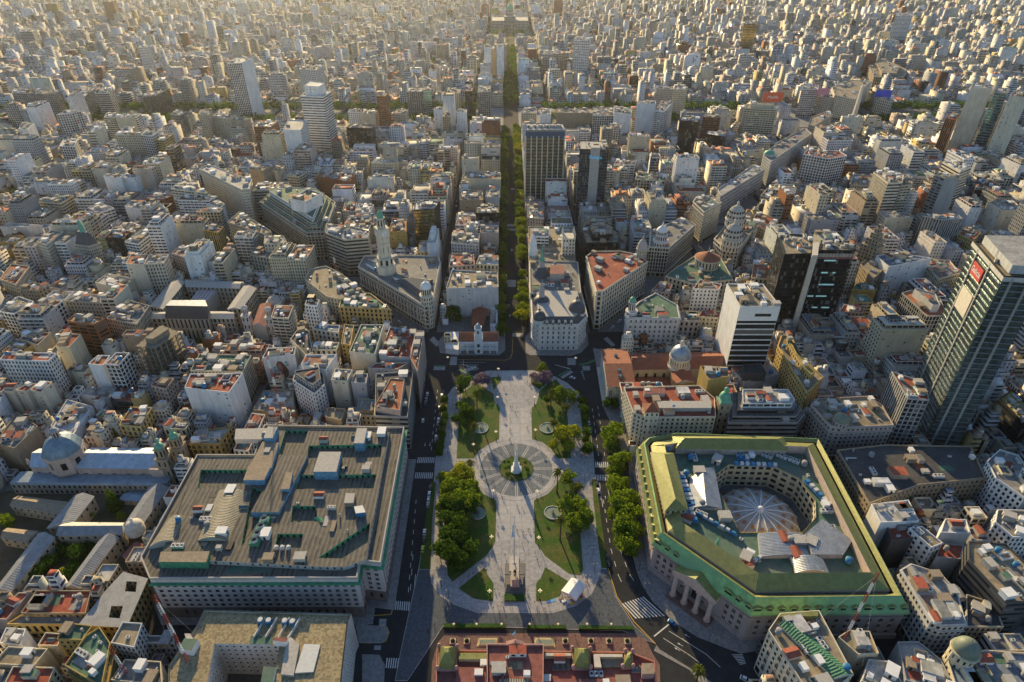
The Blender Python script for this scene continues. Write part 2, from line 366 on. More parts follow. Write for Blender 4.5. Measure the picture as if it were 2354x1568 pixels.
LAWNS={'a':('B2',[565,452,652,447,652,492,615,530,592,565]),'b':('B2',[325,585,430,500,470,520,590,595,600,670,642,712,638,985,560,1020,470,1080,420,1150,272,1152,292,760]),'c':('B2',[985,572,1060,505,1130,470,1200,560,1225,780,1255,1150,1140,1150,1085,1068,1010,1010,922,985,918,715,958,680,975,625]),'d':('B2',[915,442,1010,442,1055,495,985,560,945,530,912,510]),'e':('C2',[165,-240,410,-225,440,-130,500,-50,615,10,606,358,575,420,520,490,235,708,195,650,190,560]),'f':('C2',[515,580,540,650,590,720,588,876,420,852,288,765]),'g':('C2',[937,5,1060,-50,1130,-130,1210,-260,1300,-100,1330,0,1335,280,1362,600,1338,652,1240,640,1035,488,985,410,946,372]),'h':('C2',[1035,580,1230,700,1160,830,1050,870,957,876,957,722,1000,670]),'i':('C2',[1432,-175,1470,-175,1548,400,1562,588,1520,588,1480,300]),'j':('C2',[48,-150,95,-150,60,200,48,598,-48,598,-12,300]),'k':('B2',[160,640,200,640,180,900,152,1130,96,1130,130,860]),'l':('B2',[1325,620,1370,640,1415,850,1440,1090,1375,1090,1345,820]),}
lp={k:poly(t,p) for k,(t,p) in LAWNS.items()}
for k,P in lp.items():slab('lawn',P,.1,.20,M['grass'])
pc=at('B2',785,1240);rO=25.6
slab('pyramid_circle',circ(pc,rO,72),.1,.2085,M['pale']);slab('slate_ring',circ(pc,22.2,72),.1,.2125,M['slate2'])
sp=MB()
for i in range(16):
 a=i*math.pi/8;d=Vector((math.cos(a),math.sin(a)));n=Vector((-d.y,d.x))*.75;p0=Vector(pc)+d*10.2;p1=Vector(pc)+d*22.3
 for q in(-1.0,1.0):
  o2=n*q*.75;w2=n*.33;P=[p0+o2-w2,p1+o2-w2,p1+o2+w2,p0+o2+w2]
  sp.flat([(p.x,p.y) for p in P],.2165,0)
sp.build('paving_spokes',M['pale'])['kind']='structure'
uc=at('B2',783,612);slab('north_circle_paving',circ(uc,13.6,48),.1,.2045,M['pave'])
lc=at('C2',775,545);slab('south_circle_paving',circ(lc,15.5,48),.1,.2045,M['pave'])
ln=MB()
for c,r in((uc,13.4),(lc,15.3),(uc,11.2),(lc,12.4)):
 A=circ(c,r,60);B=circ(c,r-.35,60)
 for i in range(60):j=(i+1)%60;ln.face([(*A[i],.209),(*A[j],.209),(*B[j],.209),(*B[i],.209)],0)
ln.build('circle_borders',M['pale'])['kind']='structure'
cw=MB();xL0,xR0=at('B2',655,450)[0]+.2,at('B2',905,450)[0]
mall=[at('B2',655,402),at('B2',905,402),at('B2',918,990),at('B2',640,990)]
cw.flat(mall,.159,0);cw.flat([at('C2',617,5),at('C2',937,5),at('C2',945,372),at('C2',606,360)],.159,0)
structure('central_walk',cw,M['pale'])
cl=MB()
for fx in(.28,.72):
 a=quad(mall,fx,0);b=quad(mall,fx,1);cl.flat([(a[0]-.2,a[1]),(a[0]+.2,a[1]),(b[0]+.2,b[1]),(b[0]-.2,b[1])],.163,0)
structure('walk_lines',cl,M['stone'])
pt=MB()
for q in([(285,765),(235,708),(520,490),(515,580)],[(1035,488),(1240,640),(1230,700),(1035,582)]):
 pt.flat([at('C2',*p) for p in q],.2005,0)
structure('diagonal_path',pt,M['pave'])
def box_hedge_mat():
 b=NB('hedge');p=b.geo();n=b.noise(p,1.2,4,.7);b.bump(n,.5,1.)
 return b.fin(b.scalecol((.03,.075,.012),b.map(n,.3,.7,.4,1.7)),.9,spec=.2)
M['hedge']=box_hedge_mat()
mb=MB();mb.prism(circ(pc,10.3,48),.1,.45,0);o=mb.build('round_planter',M['grass']);tag(o,'round green planting bed around the white obelisk monument','planter')
GL=(.020,.026,.032)
# ------------------------------------------------------------------ buildings
COL=dict(W=(.76,.76,.74),C=(.60,.53,.38),Y=(.58,.42,.16),G=(.32,.33,.33),L=(.55,.55,.53),B=(.25,.10,.05),P=(.46,.38,.33),K=(.02,.022,.025),T=(.36,.29,.20),N=(.09,.09,.09),S=(.47,.43,.34),O=(.34,.13,.05),I=(.66,.60,.47),E=(.34,.35,.35),Q=(.68,.63,.57),V=(.42,.30,.10))
RC=dict(r=(.34,.09,.055),g=(.24,.235,.22),l=(.42,.41,.38),t=(.31,.26,.18),n=(.10,.19,.13),d=(.085,.085,.085),w=(.60,.60,.58),o=(.42,.15,.07),p=(.33,.20,.16),b=(.20,.24,.29),e=(.12,.26,.22),y=(.33,.29,.10),c=(.06,.33,.34))
GOLD=(.34,.26,.10);BLK=(.012,.014,.017);TEAL=(.10,.24,.26)
ST=dict(p=(.42,.52,3.0,3.3,1.0),q=(.5,.6,2.4,3.2,1.0),b=(.86,.48,4.2,3.0,.97),r=(1.0,.46,5,3.4,1.0),k=(.94,.88,1.7,3.5,1.0,BLK),K=(.93,.80,1.5,3.4,1.0,GOLD),t=(.92,.7,2.2,3.6,1.0,TEAL),n=(.28,.34,5.2,3.0,.16),c=(.46,.66,3.6,4.3,1.0),s=(.72,.82,2.6,3.6,1.0,BLK),g=(.74,.74,3.4,3.3,1.0,(.03,.03,.03)),z=(0,0,3,3,0),h=(.8,.55,7,3.2,.9),d=(.5,.42,2.0,3.0,1.0),R=(.99,.76,40,4.4,1.0,(.03,.032,.03)),v=(.5,1.0,2.4,3.6,1.0,BLK),m=(.96,.9,2.2,3.6,1.0,(.19,.29,.28)))
def facing(p,q):
 "does the wall p->q of an anticlockwise outline look towards the viewpoint"
 n=(q[1]-p[1],-(q[0]-p[0]));m=((p[0]+q[0])/2,(p[1]+q[1])/2); return -n[0]*m[0]-n[1]*m[1]>0
def vary(c,k=.12):
 f=rnd.uniform(1-k,1+k); return tuple(min(.8,max(.01,v*f*rnd.uniform(.97,1.03))) for v in c)
def pm(name,fn,mats):
 b=MB();fn(b);o=b.build(name,mats);me=o.data;bpy.data.objects.remove(o); return me
M['acw']=solid('painted_steel',(.55,.56,.55),.5,var=.12);M['dark']=solid('dark_opening',(.012,.013,.014),.6,var=.1)
M['tankblue']=solid('blue_tank',(.03,.17,.33),.5,var=.15);M['cement']=solid('cement_render',(.42,.40,.36),.9,var=.22,sc=.8)
M['tankgrey']=solid('grey_tank',(.28,.28,.27),.8,var=.2);M['rust']=solid('weathered_render',(.30,.24,.17),.9,var=.3,sc=.7)
M['redtile']=solid('red_tile',(.30,.085,.05),.85,var=.3,sc=.8);M['glassroof']=solid('skylight_glass',(.10,.14,.15),.12,.0,var=.3,sc=.8)
def f_ac(b):b.box(0,0,.15,1.5,.9,1.0,0,0,bottom=True);b.cyl(0,0,1.15,1.2,.33,.33,10,1);b.box(-.5,0,0,.1,.8,.15,0,1);b.box(.5,0,0,.1,.8,.15,0,1)
def f_acbank(b):
 for i in range(3):b.box(i*1.7-1.7,0,.2,1.4,2.0,1.5,0,0,bottom=True);b.cyl(i*1.7-1.7,0,1.7,1.8,.5,.5,12,1)
 b.box(0,0,0,5.0,.2,.2,0,1)
def f_stair(b):b.box(0,0,0,3.6,4.6,2.8,0,0);b.box(0,0,2.8,4.0,5.0,.18,0,0,bottom=True);b.box(0,-2.32,.1,.9,.06,2.0,0,1)
def f_tankc(b):b.cyl(0,0,.8,3.0,1.2,1.2,14,0);b.cyl(0,0,3.0,3.25,1.2,.4,14,0);[b.box(x,y,0,.2,.2,.8,0,1) for x in(-.7,.7) for y in(-.7,.7)]
def f_tankb(b):b.box(0,0,.9,3.2,2.4,1.9,0,0,bottom=True);[b.box(x,y,0,.3,.3,.9,0,1) for x in(-1.2,1.2) for y in(-.8,.8)]
def f_chim(b):b.box(0,0,0,.7,.7,1.9,0,0);b.box(0,0,1.9,.9,.9,.15,0,0,bottom=True)
def f_mast(b):b.cyl(0,0,0,6.5,.07,.04,5,0);[b.bar((-.6,0,z),(.6,0,z),.03,0) for z in(4.5,5.2,5.9)]
def f_shed(b):P=[(-2.6,-1.8),(2.6,-1.8),(2.6,1.8),(-2.6,1.8)];b.prism(P,0,2.1,0);b.gable([(x*1.05,y*1.08) for x,y in P],2.1,2.9,0,1)
def f_sky(b):P=[(-2,-1.2),(2,-1.2),(2,1.2),(-2,1.2)];b.prism(P,0,.4,0);b.gable(P,.4,1.1,0,1)
PROT=[]
def prot():
 for nm,fn,v in(('stair_head',f_stair,[('cement','dark'),('white','dark'),('rust','dark')]),('air_conditioner',f_ac,[('acw','dark')]),('air_conditioner_bank',f_acbank,[('acw','dark')]),('water_tank',f_tankc,[('tankgrey','dark'),('tankblue','darkmetal')]),('water_tank_box',f_tankb,[('white','cement'),('cement','cement')]),('chimney',f_chim,[('cement','dark')]),('antenna',f_mast,[('darkmetal','dark')]),('roof_shed',f_shed,[('cement','redtile'),('white','redtile'),('rust','tankgrey')]),('skylight',f_sky,[('cement','glassroof')])):
  for a,c in v:PROT.append((nm.replace('_box',''),pm(nm,fn,[M[a],M[c]]),{'stair_head':3.6,'roof_shed':3.6,'air_conditioner_bank':3.2,'skylight':2.6}.get(nm,1.6)))
prot()
PW=[5,4,3,7,3,2,1.5,2.2,2.2,1.5,1.2,1.6,1.4,1.4,1.6]
PW=(PW+[1.5]*20)[:len(PROT)]
def in_poly(x,y,P):
 c= False;n=len(P)
 for i in range(n):
  xa,ya=P[i];xb,yb=P[(i+1)%n]
  if(ya>y)!=(yb>y) and x<(xb-xa)*(y-ya)/(yb-ya)+xa:c= not c
 return c
def place(root,name,me,x,y,z,rot=0.0,sc=1.0):
 o=bpy.data.objects.new(name,me);COLL.objects.link(o);o.parent=root
 o.location=(x-root.location.x,y-root.location.y,z-root.location.z);o.rotation_euler=(0,0,rot)
 o.scale=sc if isinstance(sc,tuple) else(sc,sc,sc); return o
def patches(root,P,z,n,rot):
 if n<3 or abs(area(P))<120:return
 I=inset(P,1.2);xs=[p[0] for p in P];ys=[p[1] for p in P];c,s=math.cos(rot),math.sin(rot)
 k=0
 for _ in range(n*6):
  if k>=min(7,n//2+1):break
  x=rnd.uniform(min(xs),max(xs));y=rnd.uniform(min(ys),max(ys));w=rnd.uniform(3,9);d=rnd.uniform(2.5,7)
  Q=[(x+a*c-e*s,y+a*s+e*c) for a,e in((-w/2,-d/2),(w/2,-d/2),(w/2,d/2),(-w/2,d/2))]
  if not all(in_poly(*q,I) for q in Q):continue
  k+=1;kind=rnd.random();b=MB()
  if kind<.42:b.flat(Q,z+.05+.008*k,0,vary(RC[rnd.choice('rgltdnpwo')],.25));b.build('terrace',[M['roof']],root)
  elif kind<.72:b.prism(Q,z,z+rnd.choice((2.6,2.9,3.4)),0,vary(COL[rnd.choice('WCLITGP')]),ST[rnd.choice('zznp')],1,vary(RC[rnd.choice('rgltdnw')],.25));b.build('roof_house',[M['fac'],M['roof']],root)
  elif kind<.87:
   wc=vary(COL[rnd.choice('WCLI')]);J=inset(Q,.25);b.ring(Q,z,z+1.3,0,wc);[b.wall(J[i],J[(i+1)%4],z,z+1.3,0,wc,flip=True) for i in range(4)];b.frus(Q,J,z+1.3,z+1.31,0,wc,False);b.build('low_wall',[M['fac']],root)
  else:
   L=w*.5;b.bar((x-c*L,y-s*L,z+.7),(x+c*L,y+s*L,z+.7),.35,0,n=6);b.bar((x+c*L,y+s*L,z+.7),(x+c*L-s*d*.5,y+s*L+c*d*.5,z+.7),.35,0,n=6);b.build('air_duct',[M['acw']],root)
def clutter(root,P,z,n,rot,avoid=(),big=True):
 if not avoid:patches(root,P,z,n,rot)
 I=inset(P,1.9);xs=[p[0] for p in P];ys=[p[1] for p in P];put=[]
 for _ in range(n*7):
  if len(put)>=n:break
  x=rnd.uniform(min(xs),max(xs));y=rnd.uniform(min(ys),max(ys))
  if not in_poly(x,y,P) or not in_poly(x,y,I):continue
  nm,me,r=rnd.choices(PROT,PW)[0]
  if any(math.hypot(x-a,y-b)<r+c for a,b,c in put):continue
  if any(in_poly(x+dx*1.3*r/2,y+dy*1.3*r/2,inset(A,-r*.6)) for A in avoid for dx,dy in((0,0),)):continue
  put.append((x,y,r));place(root,nm,me,x,y,z,rot+rnd.choice((0,0,1.5708,3.1416)),(rnd.uniform(.8,1.25),)*2+(rnd.uniform(.85,1.2),))
WFR={}
def win_mesh(key):
 if key in WFR:return WFR[key]
 fr,arch,sill=key;b=MB()
 b.box(0,-.0,0,1,.10,1,0,1,bottom=True)
 b.box(-.53,0,-.03,.07,.30,1.06,0,0,bottom=True);b.box(.53,0,-.03,.07,.30,1.06,0,0,bottom=True)
 b.box(0,0,1.0,1.12,.32,.05,0,0,bottom=True)
 if sill:b.box(0,-.05,-.09,1.25,.46,.07,0,0,bottom=True)
 b.box(0,-.06,0,.05,.03,1,0,0);b.box(0,-.06,.62,1,.03,.04,0,0,bottom=True)
 WFR[key]=pm('window',lambda q:q.__dict__.update(b.__dict__),[M[fr],M['glass']]); return WFR[key]
def glass_mat():
 b=NB('window_glass');n=b.white(b.scalecol(b.geo(),.4));g=b.geo();n2=b.noise(g,.33,1)
 return b.fin(b.mix(b.map(n2,.35,.65,0,1),(.012,.016,.020),(.06,.065,.065)),.12,spec=.6)
M['glass']=glass_mat()
def under(o,p):
 "make o a sub-part of part p"
 o.parent=p;o.location=Vector(o.location)-Vector(p.location); return o
def put_windows(root,rows,frame='stone',sill=True,cap=100):
 "rows: (p, q, z0, width, height, count, margin) along the wall p->q (outside on the right)"
 allw=[]
 for p,q,z,w,h,n,mg in rows:
  L=math.hypot(q[0]-p[0],q[1]-p[1]);d=((q[0]-p[0])/L,(q[1]-p[1])/L);a=math.atan2(d[1],d[0]);nx,ny=d[1],-d[0]
  for i in range(n):
   t=mg+(L-2*mg)*(i+.5)/n;allw.append((p[0]+d[0]*t+nx*.03,p[1]+d[1]*t+ny*.03,z,a,w,h))
 me=win_mesh((frame,False,sill));allw.sort(key=lambda w:math.hypot(w[0],w[1])-w[2])
 for x,y,z,a,w,h in allw[:cap]:place(root,'window',me,x,y,z,a,(w,1,h))
 if len(allw)>cap:
  b=MB()
  for x,y,z,a,w,h in allw[cap:]:
   b.box(x,y,z,w,.12,h,a,1,bottom=True);c,s=math.cos(a),math.sin(a)
   for e in(-.54*w,.54*w):b.box(x+c*e,y+s*e,z,.08*w,.3,h,a,0)
   b.box(x,y,z+h,1.16*w,.32,.12,a,0,bottom=True)
  o=b.build('window',[M[frame],M['glass']],root);o['kind']='stuff'
HERO=[]
def building(name,label,P,H,wall='C',roof='g',st='p',sts=None,par=1.0,z0=0.0,ups=(),cl=None,base=True,wins=None,frame='cement',cat='building',group=None,corn=0.0,slab_w=2.5,occ=2.0,rot=None,gf=None,roofless=False,root=None,wing='wing'):
 P=ccw(P);c=centroid(P);wc=COL[wall] if isinstance(wall,str) else wall;rc=RC[roof] if isinstance(roof,str) else roof
 own=root is None
 if own:root=empty(name,(c[0],c[1],0),label,cat,group)
 if occ:occ_poly(P,1,occ)
 n=len(P);stl=[]
 for i in range(n):
  s=ST[(sts or st*n)[i]] if isinstance((sts or st),str) else(sts or[st]*n)[i]
  stl.append(s)
 b=MB();zb=z0+(4.6 if base and H-z0>10 else 0)
 if zb>z0:
  g=gf or(.7,.72,4.0,4.6,.95,BLK);b.ring(P,z0,zb,0,tuple(x*.8 for x in wc),None,[g if s[4]>.5 else s for s in stl])
 b.ring(P,zb,H,0,wc,None,stl);b.ring(P,H,H+par,0,wc)
 I=inset(P,.35)
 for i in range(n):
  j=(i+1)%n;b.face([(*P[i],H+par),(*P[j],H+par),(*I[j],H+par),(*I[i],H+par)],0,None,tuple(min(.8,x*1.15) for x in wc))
  b.wall(I[i],I[j],H,H+par,0,wc,flip=True)
 b.build('wall' if own else wing,[M['fac'],M['roof']],root)
 if not roofless:
  r=MB();r.flat(I,H+.02,0,rc);r.build('roof',[M['roof']],root)
 if corn:
  k=MB();Q=inset(P,-corn)
  for z in([H-.2] if H<16 else[H-.2,H-3.9,5.0]):
   k.ring(Q,z,z+.55,0,wc)
   for i in range(n):
    j=(i+1)%n;k.face([(*Q[i],z+.55),(*Q[j],z+.55),(*P[j],z+.55),(*P[i],z+.55)],0,None,wc);k.face([(*Q[j],z),(*Q[i],z),(*P[i],z),(*P[j],z)],0,None,wc)
  k.build('cornice',[M['fac']],root)
 if math.hypot(c[0],c[1])<620 and H<70:
  for i in range(n):
   if stl[i] in(ST['b'],ST['h']) and facing(P[i],P[(i+1)%n]):
    p,q=P[i],P[(i+1)%n];L=math.dist(p,q);a=math.atan2(q[1]-p[1],q[0]-p[0]);nx,ny=math.sin(a),-math.cos(a)
    if L<6:continue
    fh=(H-zb)/max(1,round((H-zb)/3.0));k=0
    while zb+fh*(k+.9)<H and k<16:
     z=zb+fh*k;x,y=lerp(p,q,.5);b=MB();b.box(x+nx*.55,y+ny*.55,z+.1,L*.94,1.1,.18,a,0,wc,bottom=True);b.box(x+nx*1.08,y+ny*1.08,z+.28,L*.94,.1,.8,a,0,wc);b.build('balcony',[M['fac']],root);k+=1
 if rot is None:
  e=max(((math.hypot(P[(i+1)%n][0]-P[i][0],P[(i+1)%n][1]-P[i][1]),i) for i in range(n)))[1]
  rot=math.atan2(P[(e+1)%n][1]-P[e][1],P[(e+1)%n][0]-P[e][0])
 Z=H;T=P;av=[]
 for up in ups:
  ins,hh,s,w2,r2=(list(up)+[None]*5)[:5]
  T=inset(T,ins) if not isinstance(ins,list) else ccw(ins)
  w2=COL[w2] if w2 else wc;r2=RC[r2] if r2 else rc;b=MB()
  b.ring(T,Z,Z+hh+.6,0,w2,ST[s or 'b']);J=inset(T,.3)
  b.ring(T,Z+hh+.6,Z+hh+.61,0,w2)
  for i in range(len(T)):
   j=(i+1)%len(T);b.face([(*T[i],Z+hh+.61),(*T[j],Z+hh+.61),(*J[j],Z+hh+.61),(*J[i],Z+hh+.61)],0,None,w2);b.wall(J[i],J[j],Z+hh,Z+hh+.61,0,w2,flip=True)
  b.flat(J,Z+hh,1,r2);b.build('upper_storey',[M['fac'],M['roof']],root);av=[T];Z+=hh
 if wins:
  rows=[]
  for i in(wins.get('f') or[i for i in range(n) if facing(P[i],P[(i+1)%n])]):
   p,q=P[i],P[(i+1)%n];L=math.hypot(q[0]-p[0],q[1]-p[1]);k=max(1,int((L-2)/wins['bay']))
   if L<4:continue
   for z in range(wins['n']):rows.append((p,q,wins['z']+z*wins['fh'],wins['w'],wins['h'],k,1.2))
  put_windows(root,rows,frame,True)
 nn=int(cl*1.6) if cl is not None else int(min(16,3+abs(area(P))/60))
 if ups and Z>H:clutter(root,T,Z,max(1,nn//2),rot);clutter(root,P,H,nn//2,rot,avoid=av)
 else:clutter(root,P,H,nn,rot)
 if own:HERO.append((c[0],c[1],Z,label,name))
 return root
# ------------------------------------------------------------------ merged far city: arrays of boxes
BX=[]
def bx(x,y,z0,w,d,h,rot,wc,rc,st,dens=(1,1,1,1)):
 BX.append((x,y,z0,w,d,h,rot,*wc,*rc,*st[:4],*(tuple(st[5]) if len(st)>5 and st[5] else GL),*[st[4]*k for k in dens]))
def build_mass(name,label,cat):
 A=np.array(BX,dtype=np.float64);n=len(A);c,s=np.cos(A[:,6]),np.sin(A[:,6]);hw,hd=A[:,3]/2,A[:,4]/2
 V=np.zeros((n,8,3))
 for k,(a,b2) in enumerate(((-1,-1),(1,-1),(1,1),(-1,1))):
  X=A[:,0]+a*hw*c-b2*hd*s;Y=A[:,1]+a*hw*s+b2*hd*c
  V[:,k,0]=X;V[:,k,1]=Y;V[:,k,2]=A[:,2];V[:,k+4,0]=X;V[:,k+4,1]=Y;V[:,k+4,2]=A[:,2]+A[:,5]
 F=np.array([(0,1,5,4),(1,2,6,5),(2,3,7,6),(3,0,4,7),(4,5,6,7)])
 idx=(np.arange(n)[:,None,None]*8+F[None]).astype(np.int32).ravel()
 me=bpy.data.meshes.new(name);me.vertices.add(n*8);me.vertices.foreach_set('co',V.ravel().astype(np.float32))
 me.loops.add(n*20);me.loops.foreach_set('vertex_index',idx);me.polygons.add(n*5)
 me.polygons.foreach_set('loop_start',(np.arange(n*5)*4).astype(np.int32))
 me.polygons.foreach_set('material_index',np.tile([0,0,0,0,1],n).astype(np.int32))
 UV=np.zeros((n,5,4,2));H=A[:,5]
 for f in range(5):
  L=A[:,3] if f in(0,2,4) else A[:,4];T=H if f<4 else A[:,4]
  UV[:,f,1,0]=L;UV[:,f,2,0]=L;UV[:,f,2,1]=T;UV[:,f,3,1]=T
 u=me.uv_layers.new(name='UV');u.data.foreach_set('uv',UV.ravel().astype(np.float32))
 Co=np.zeros((n,5,4));Wi=np.zeros((n,5,4));Gl=np.zeros((n,5,4))
 sd=np.random.RandomState(3).rand(n)*9
 for f in range(5):
  L=A[:,3] if f in(0,2) else A[:,4]
  Co[:,f,:3]=A[:,7:10] if f<4 else A[:,10:13];Co[:,f,3]=A[:,20+f] if f<4 else 0
  bay=np.maximum(A[:,15],.5);Wi[:,f,0]=A[:,13];Wi[:,f,1]=A[:,14];Wi[:,f,2]=L/np.maximum(1,np.round(L/bay))/10
  Wi[:,f,3]=H/np.maximum(1,np.round(H/A[:,16]))/10;Gl[:,f,:3]=A[:,17:20];Gl[:,f,3]=sd+f
 for nm,D_ in(('Col',Co),('Win',Wi),('Gls',Gl)):
  ca=me.color_attributes.new(nm,'FLOAT_COLOR','CORNER');ca.data.foreach_set('color',np.repeat(D_.reshape(-1,4),4,axis=0).ravel().astype(np.float32))
 me.materials.append(M['fac']);me.materials.append(M['roof']);me.update(calc_edges=True)
 o=bpy.data.objects.new(name,me);COLL.objects.link(o);tag(o,label,cat,None,'stuff'); return o
# ------------------------------------------------------------------ measured buildings: tile, height, roof outline, wall, roof, style, label, options
def zfor(t,x,y,Yw):
 "height at which the sight line through a photo point reaches forward distance Yw"
 x,y=DD(t,x,y);v=(CCY-y)/CF;k=Yw/(CC+v*CS); return CH+k*(-CS+v*CC)
NAMEK={'t':'office_tower','a':'apartment_building','o':'office_building','h':'townhouse','p':'palace'}
def row(k,tile,H,pts,wall,roof,st,label,**kw):
 kw.setdefault('cat',{'t':'tower','a':'apartment block','o':'office building','h':'house','p':'palace'}[k])
 return building(NAMEK[k],label,poly(tile,pts,H),H,wall,roof,st,**kw)
# ---- left side, middle distance
row('a','A0',27,[335,345,525,360,635,292,430,285],'C','l','b','cream balconied block with a blank pinkish side wall, left of the brown brick block')
row('a','A0',24,[760,395,850,440,985,400,870,350],'W','l','b','white stepped apartment block with a blank slanting left wall, between two cream blocks')
row('a','A0',38,[890,125,1040,135,1065,112,925,105],'W','l','n','tall white slab with a patched blank front and a square pale patch near the top')
row('a','A0',36,[1047,137,1150,142,1205,118,1075,112],'W','l','n','tall white slab with a dark right side, joined to the patched white slab')
row('o','A0',33,[318,690,398,716,545,600,440,590],'I','t','d','ivory corner office block with countless little windows, left of the dark mansard palace',sts='dddd')
row('o','A0',30,[912,650,1065,665,1120,600,985,590],'K','r','k','black glass office block under a red roof terrace, right of the dark mansard palace')
row('o','A0',28,[832,650,905,655,960,600,880,600],'E','r','t','narrow teal glass office block squeezed beside the black glass block')
row('a','A0',28,[1075,690,1190,710,1345,590,1230,585],'W','g','b','white block with black balcony bands and a long blank wall running back right')
row('a','A0',36,[1085,880,1240,888,1290,800,1130,795],'I','o','n','ivory hotel slab with a mostly blank front, nearest the turquoise pool')
row('a','A0',35,[1246,882,1410,872,1455,800,1275,808],'I','l','q','ivory hotel tower with square windows on its right side, beside the blank ivory slab')
row('a','A0',28,[1480,790,1615,832,1700,720,1560,715],'P','p','p','dusty pink hotel block with a red edged roof above the old college')
row('a','A0',36,[1750,590,1880,610,1925,560,1800,545],'V','r','v','mustard yellow block with brown vertical stripes and blue tanks on the roof')
row('a','A0',34,[1530,330,1800,335,1870,298,1560,292],'W','o','b','broad white apartment block with continuous dark balcony bands')
row('a','A0',31,[1805,362,1895,398,1935,362,1840,310],'W','n','n','white blank-walled block with a green roof beside the broad banded white block')
row('a','A0',28,[1250,318,1390,325,1500,290,1330,275],'B','w','b','brown brick apartment block with white balconies and a bare brick right flank')
row('a','A0',25,[1075,385,1215,410,1290,350,1130,335],'W','l','n','white block with small scattered windows in front of the brown brick block')
row('a','A0',40,[1470,232,1730,262,1790,268,1590,140],'I','t','b','ivory wedge-shaped block rising in steps to a pointed back')
row('a','A0',42,[1720,62,2080,240,2140,232,2165,150,2090,128,1800,22],'I','l','d','long ivory avenue building with a rounded glass-banded end',corn=.7)
row('a','A0',20,[0,690,130,702,205,640,60,628],'V','t','z','mustard yellow blank-walled block at the left edge, upper of two')
row('a','A0',17,[-60,762,60,775,135,705,0,705],'V','b','z','mustard yellow blank-walled block at the left edge, lower of two')
row('a','A0',24,[0,562,235,560,355,545,110,530],'Q','l','z','wide pale pink block with a blank wall at the left edge')
row('a','A0',30,[0,1290,120,1312,295,1205,160,1160],'W','t','g','white block with dark square openings and brown brick strip at the left edge')
row('a','A0',33,[580,1372,812,1402,905,1352,650,1310],'O','t','h','orange brick tower with dark slot windows and chamfered notches, left of the bare concrete frame',wins=None)
row('a','A0',22,[0,1010,140,1060,260,900,100,880],'C','o','p','cream block with orange roof patches at the left edge beneath the yellow arches')
row('h','A0',14,[400,1080,520,1095,700,1010,560,1000],'L','g','n','low grey hall roof in front of the turquoise pool')
row('a','A0',24,[170,1100,330,1110,420,1060,280,1040],'T','t','p','tan older apartment block left of the low grey hall')
row('a','A0',22,[400,1160,560,1190,640,1120,470,1110],'W','w','n','white block with a stepped roof standing behind the grey turreted apartment house')
row('a','A0',26,[330,1235,490,1240,540,1200,380,1190],'W','r','g','white block with red terraces behind the orange brick tower')
row('a','A0',22,[820,1040,1040,1095,1150,1010,930,960],'I','l','z','ivory block with a pale terrace stepping down to the turquoise pool')
row('a','A0',22,[560,1200,880,1215,960,1160,700,1130],'S','l','p','sand coloured block with a turquoise roof pool between two water tanks')
row('a','A0',25,[920,1350,1180,1400,1290,1240,1100,1190],'S','g','q','grey turreted apartment house with a steep slate corner roof beside the college')
row('a','B0',31,[0,305,420,320,490,252,60,240],'W','r','q','long white apartment block with a crowded red roof at the left edge')
for i,(p,l) in enumerate((([-60,580,20,585,95,505,10,500],'cream party-wall slab, farthest left of four in a row'),([35,575,115,582,195,503,115,500],'cream party-wall slab, second from the left of four in a row'),([140,570,228,580,330,515,240,505],'cream party-wall slab, third from the left of four in a row'),([265,568,355,590,455,500,365,490],'cream party-wall slab, rightmost of four in a row, with red terraces behind'))):
 row('a','B0',25,p,'I','r','n',l)
row('a','B0',29,[762,345,892,357,950,272,845,270],'W','o','n','white block with a plain left front and orange roof, left of the bare concrete frame')
row('a','B0',31,[905,345,1022,352,1118,250,1005,245],'W','r','g','white block with a checkerboard of windows, left of the bare concrete frame')
row('a','B0',31,[1592,548,1972,592,2092,422,1640,430],'W','r','n','white block with a nearly blank stepped front and red roof terraces, above the yellow palazzo')
row('o','B0',27,[1640,402,2090,412,2165,270,1720,256],'S','n','v','long office block with a green flat roof and finned grey facade')
row('p','B0',17,[1632,1030,1890,1033,1990,880,1680,930],'V','l','c','yellow palazzo with carved windows at the corner beside the twin-towered church',corn=.6,cat='palazzo')
row('h','B0',14,[1410,900,1600,905,1640,850,1450,830],'C','d','c','steep black slate roofed house with gables behind the church towers')
row('a','B0',20,[1030,870,1210,885,1310,720,1130,715],'Y','r','c','yellow apartment house with balconies and solar panels on a red roof')
row('a','B0',22,[1300,530,1430,560,1500,470,1350,455],'P','r','p','pinkish block with a red terrace and a hanging garden')
row('h','B0',12,[965,660,1150,672,1230,540,1020,540],'N','r','t','low glass fronted office with a red roof edge and skylight')
row('h','B0',12,[700,610,940,640,1000,560,760,540],'L','l','n','low white-roofed workshop beneath the turquoise awnings')
row('h','B0',13,[440,880,640,950,800,710,580,650],'W','w','n','white terraced house with pale roofs behind the blue dome')
row('h','B0',9,[740,870,960,890,1090,750,870,745],'N','d','n','low dark roofed house with a glass lantern behind the green garden pool')
row('a','B0',18,[-40,1030,130,1070,330,880,150,760],'T','g','n','old tan house with a mossy flat roof at the left edge')
row('a','B0',30,[480,190,600,200,700,90,560,80],'C','r','n','cream slab with blank walls just left of the orange brick tower')
row('a','B0',24,[170,130,330,180,440,75,260,60],'C','r','n','cream block with black roof tarpaulin near the left edge')
row('a','B0',22,[20,240,180,250,300,170,110,160],'Y','r','n','small yellow and white block behind the long white block')
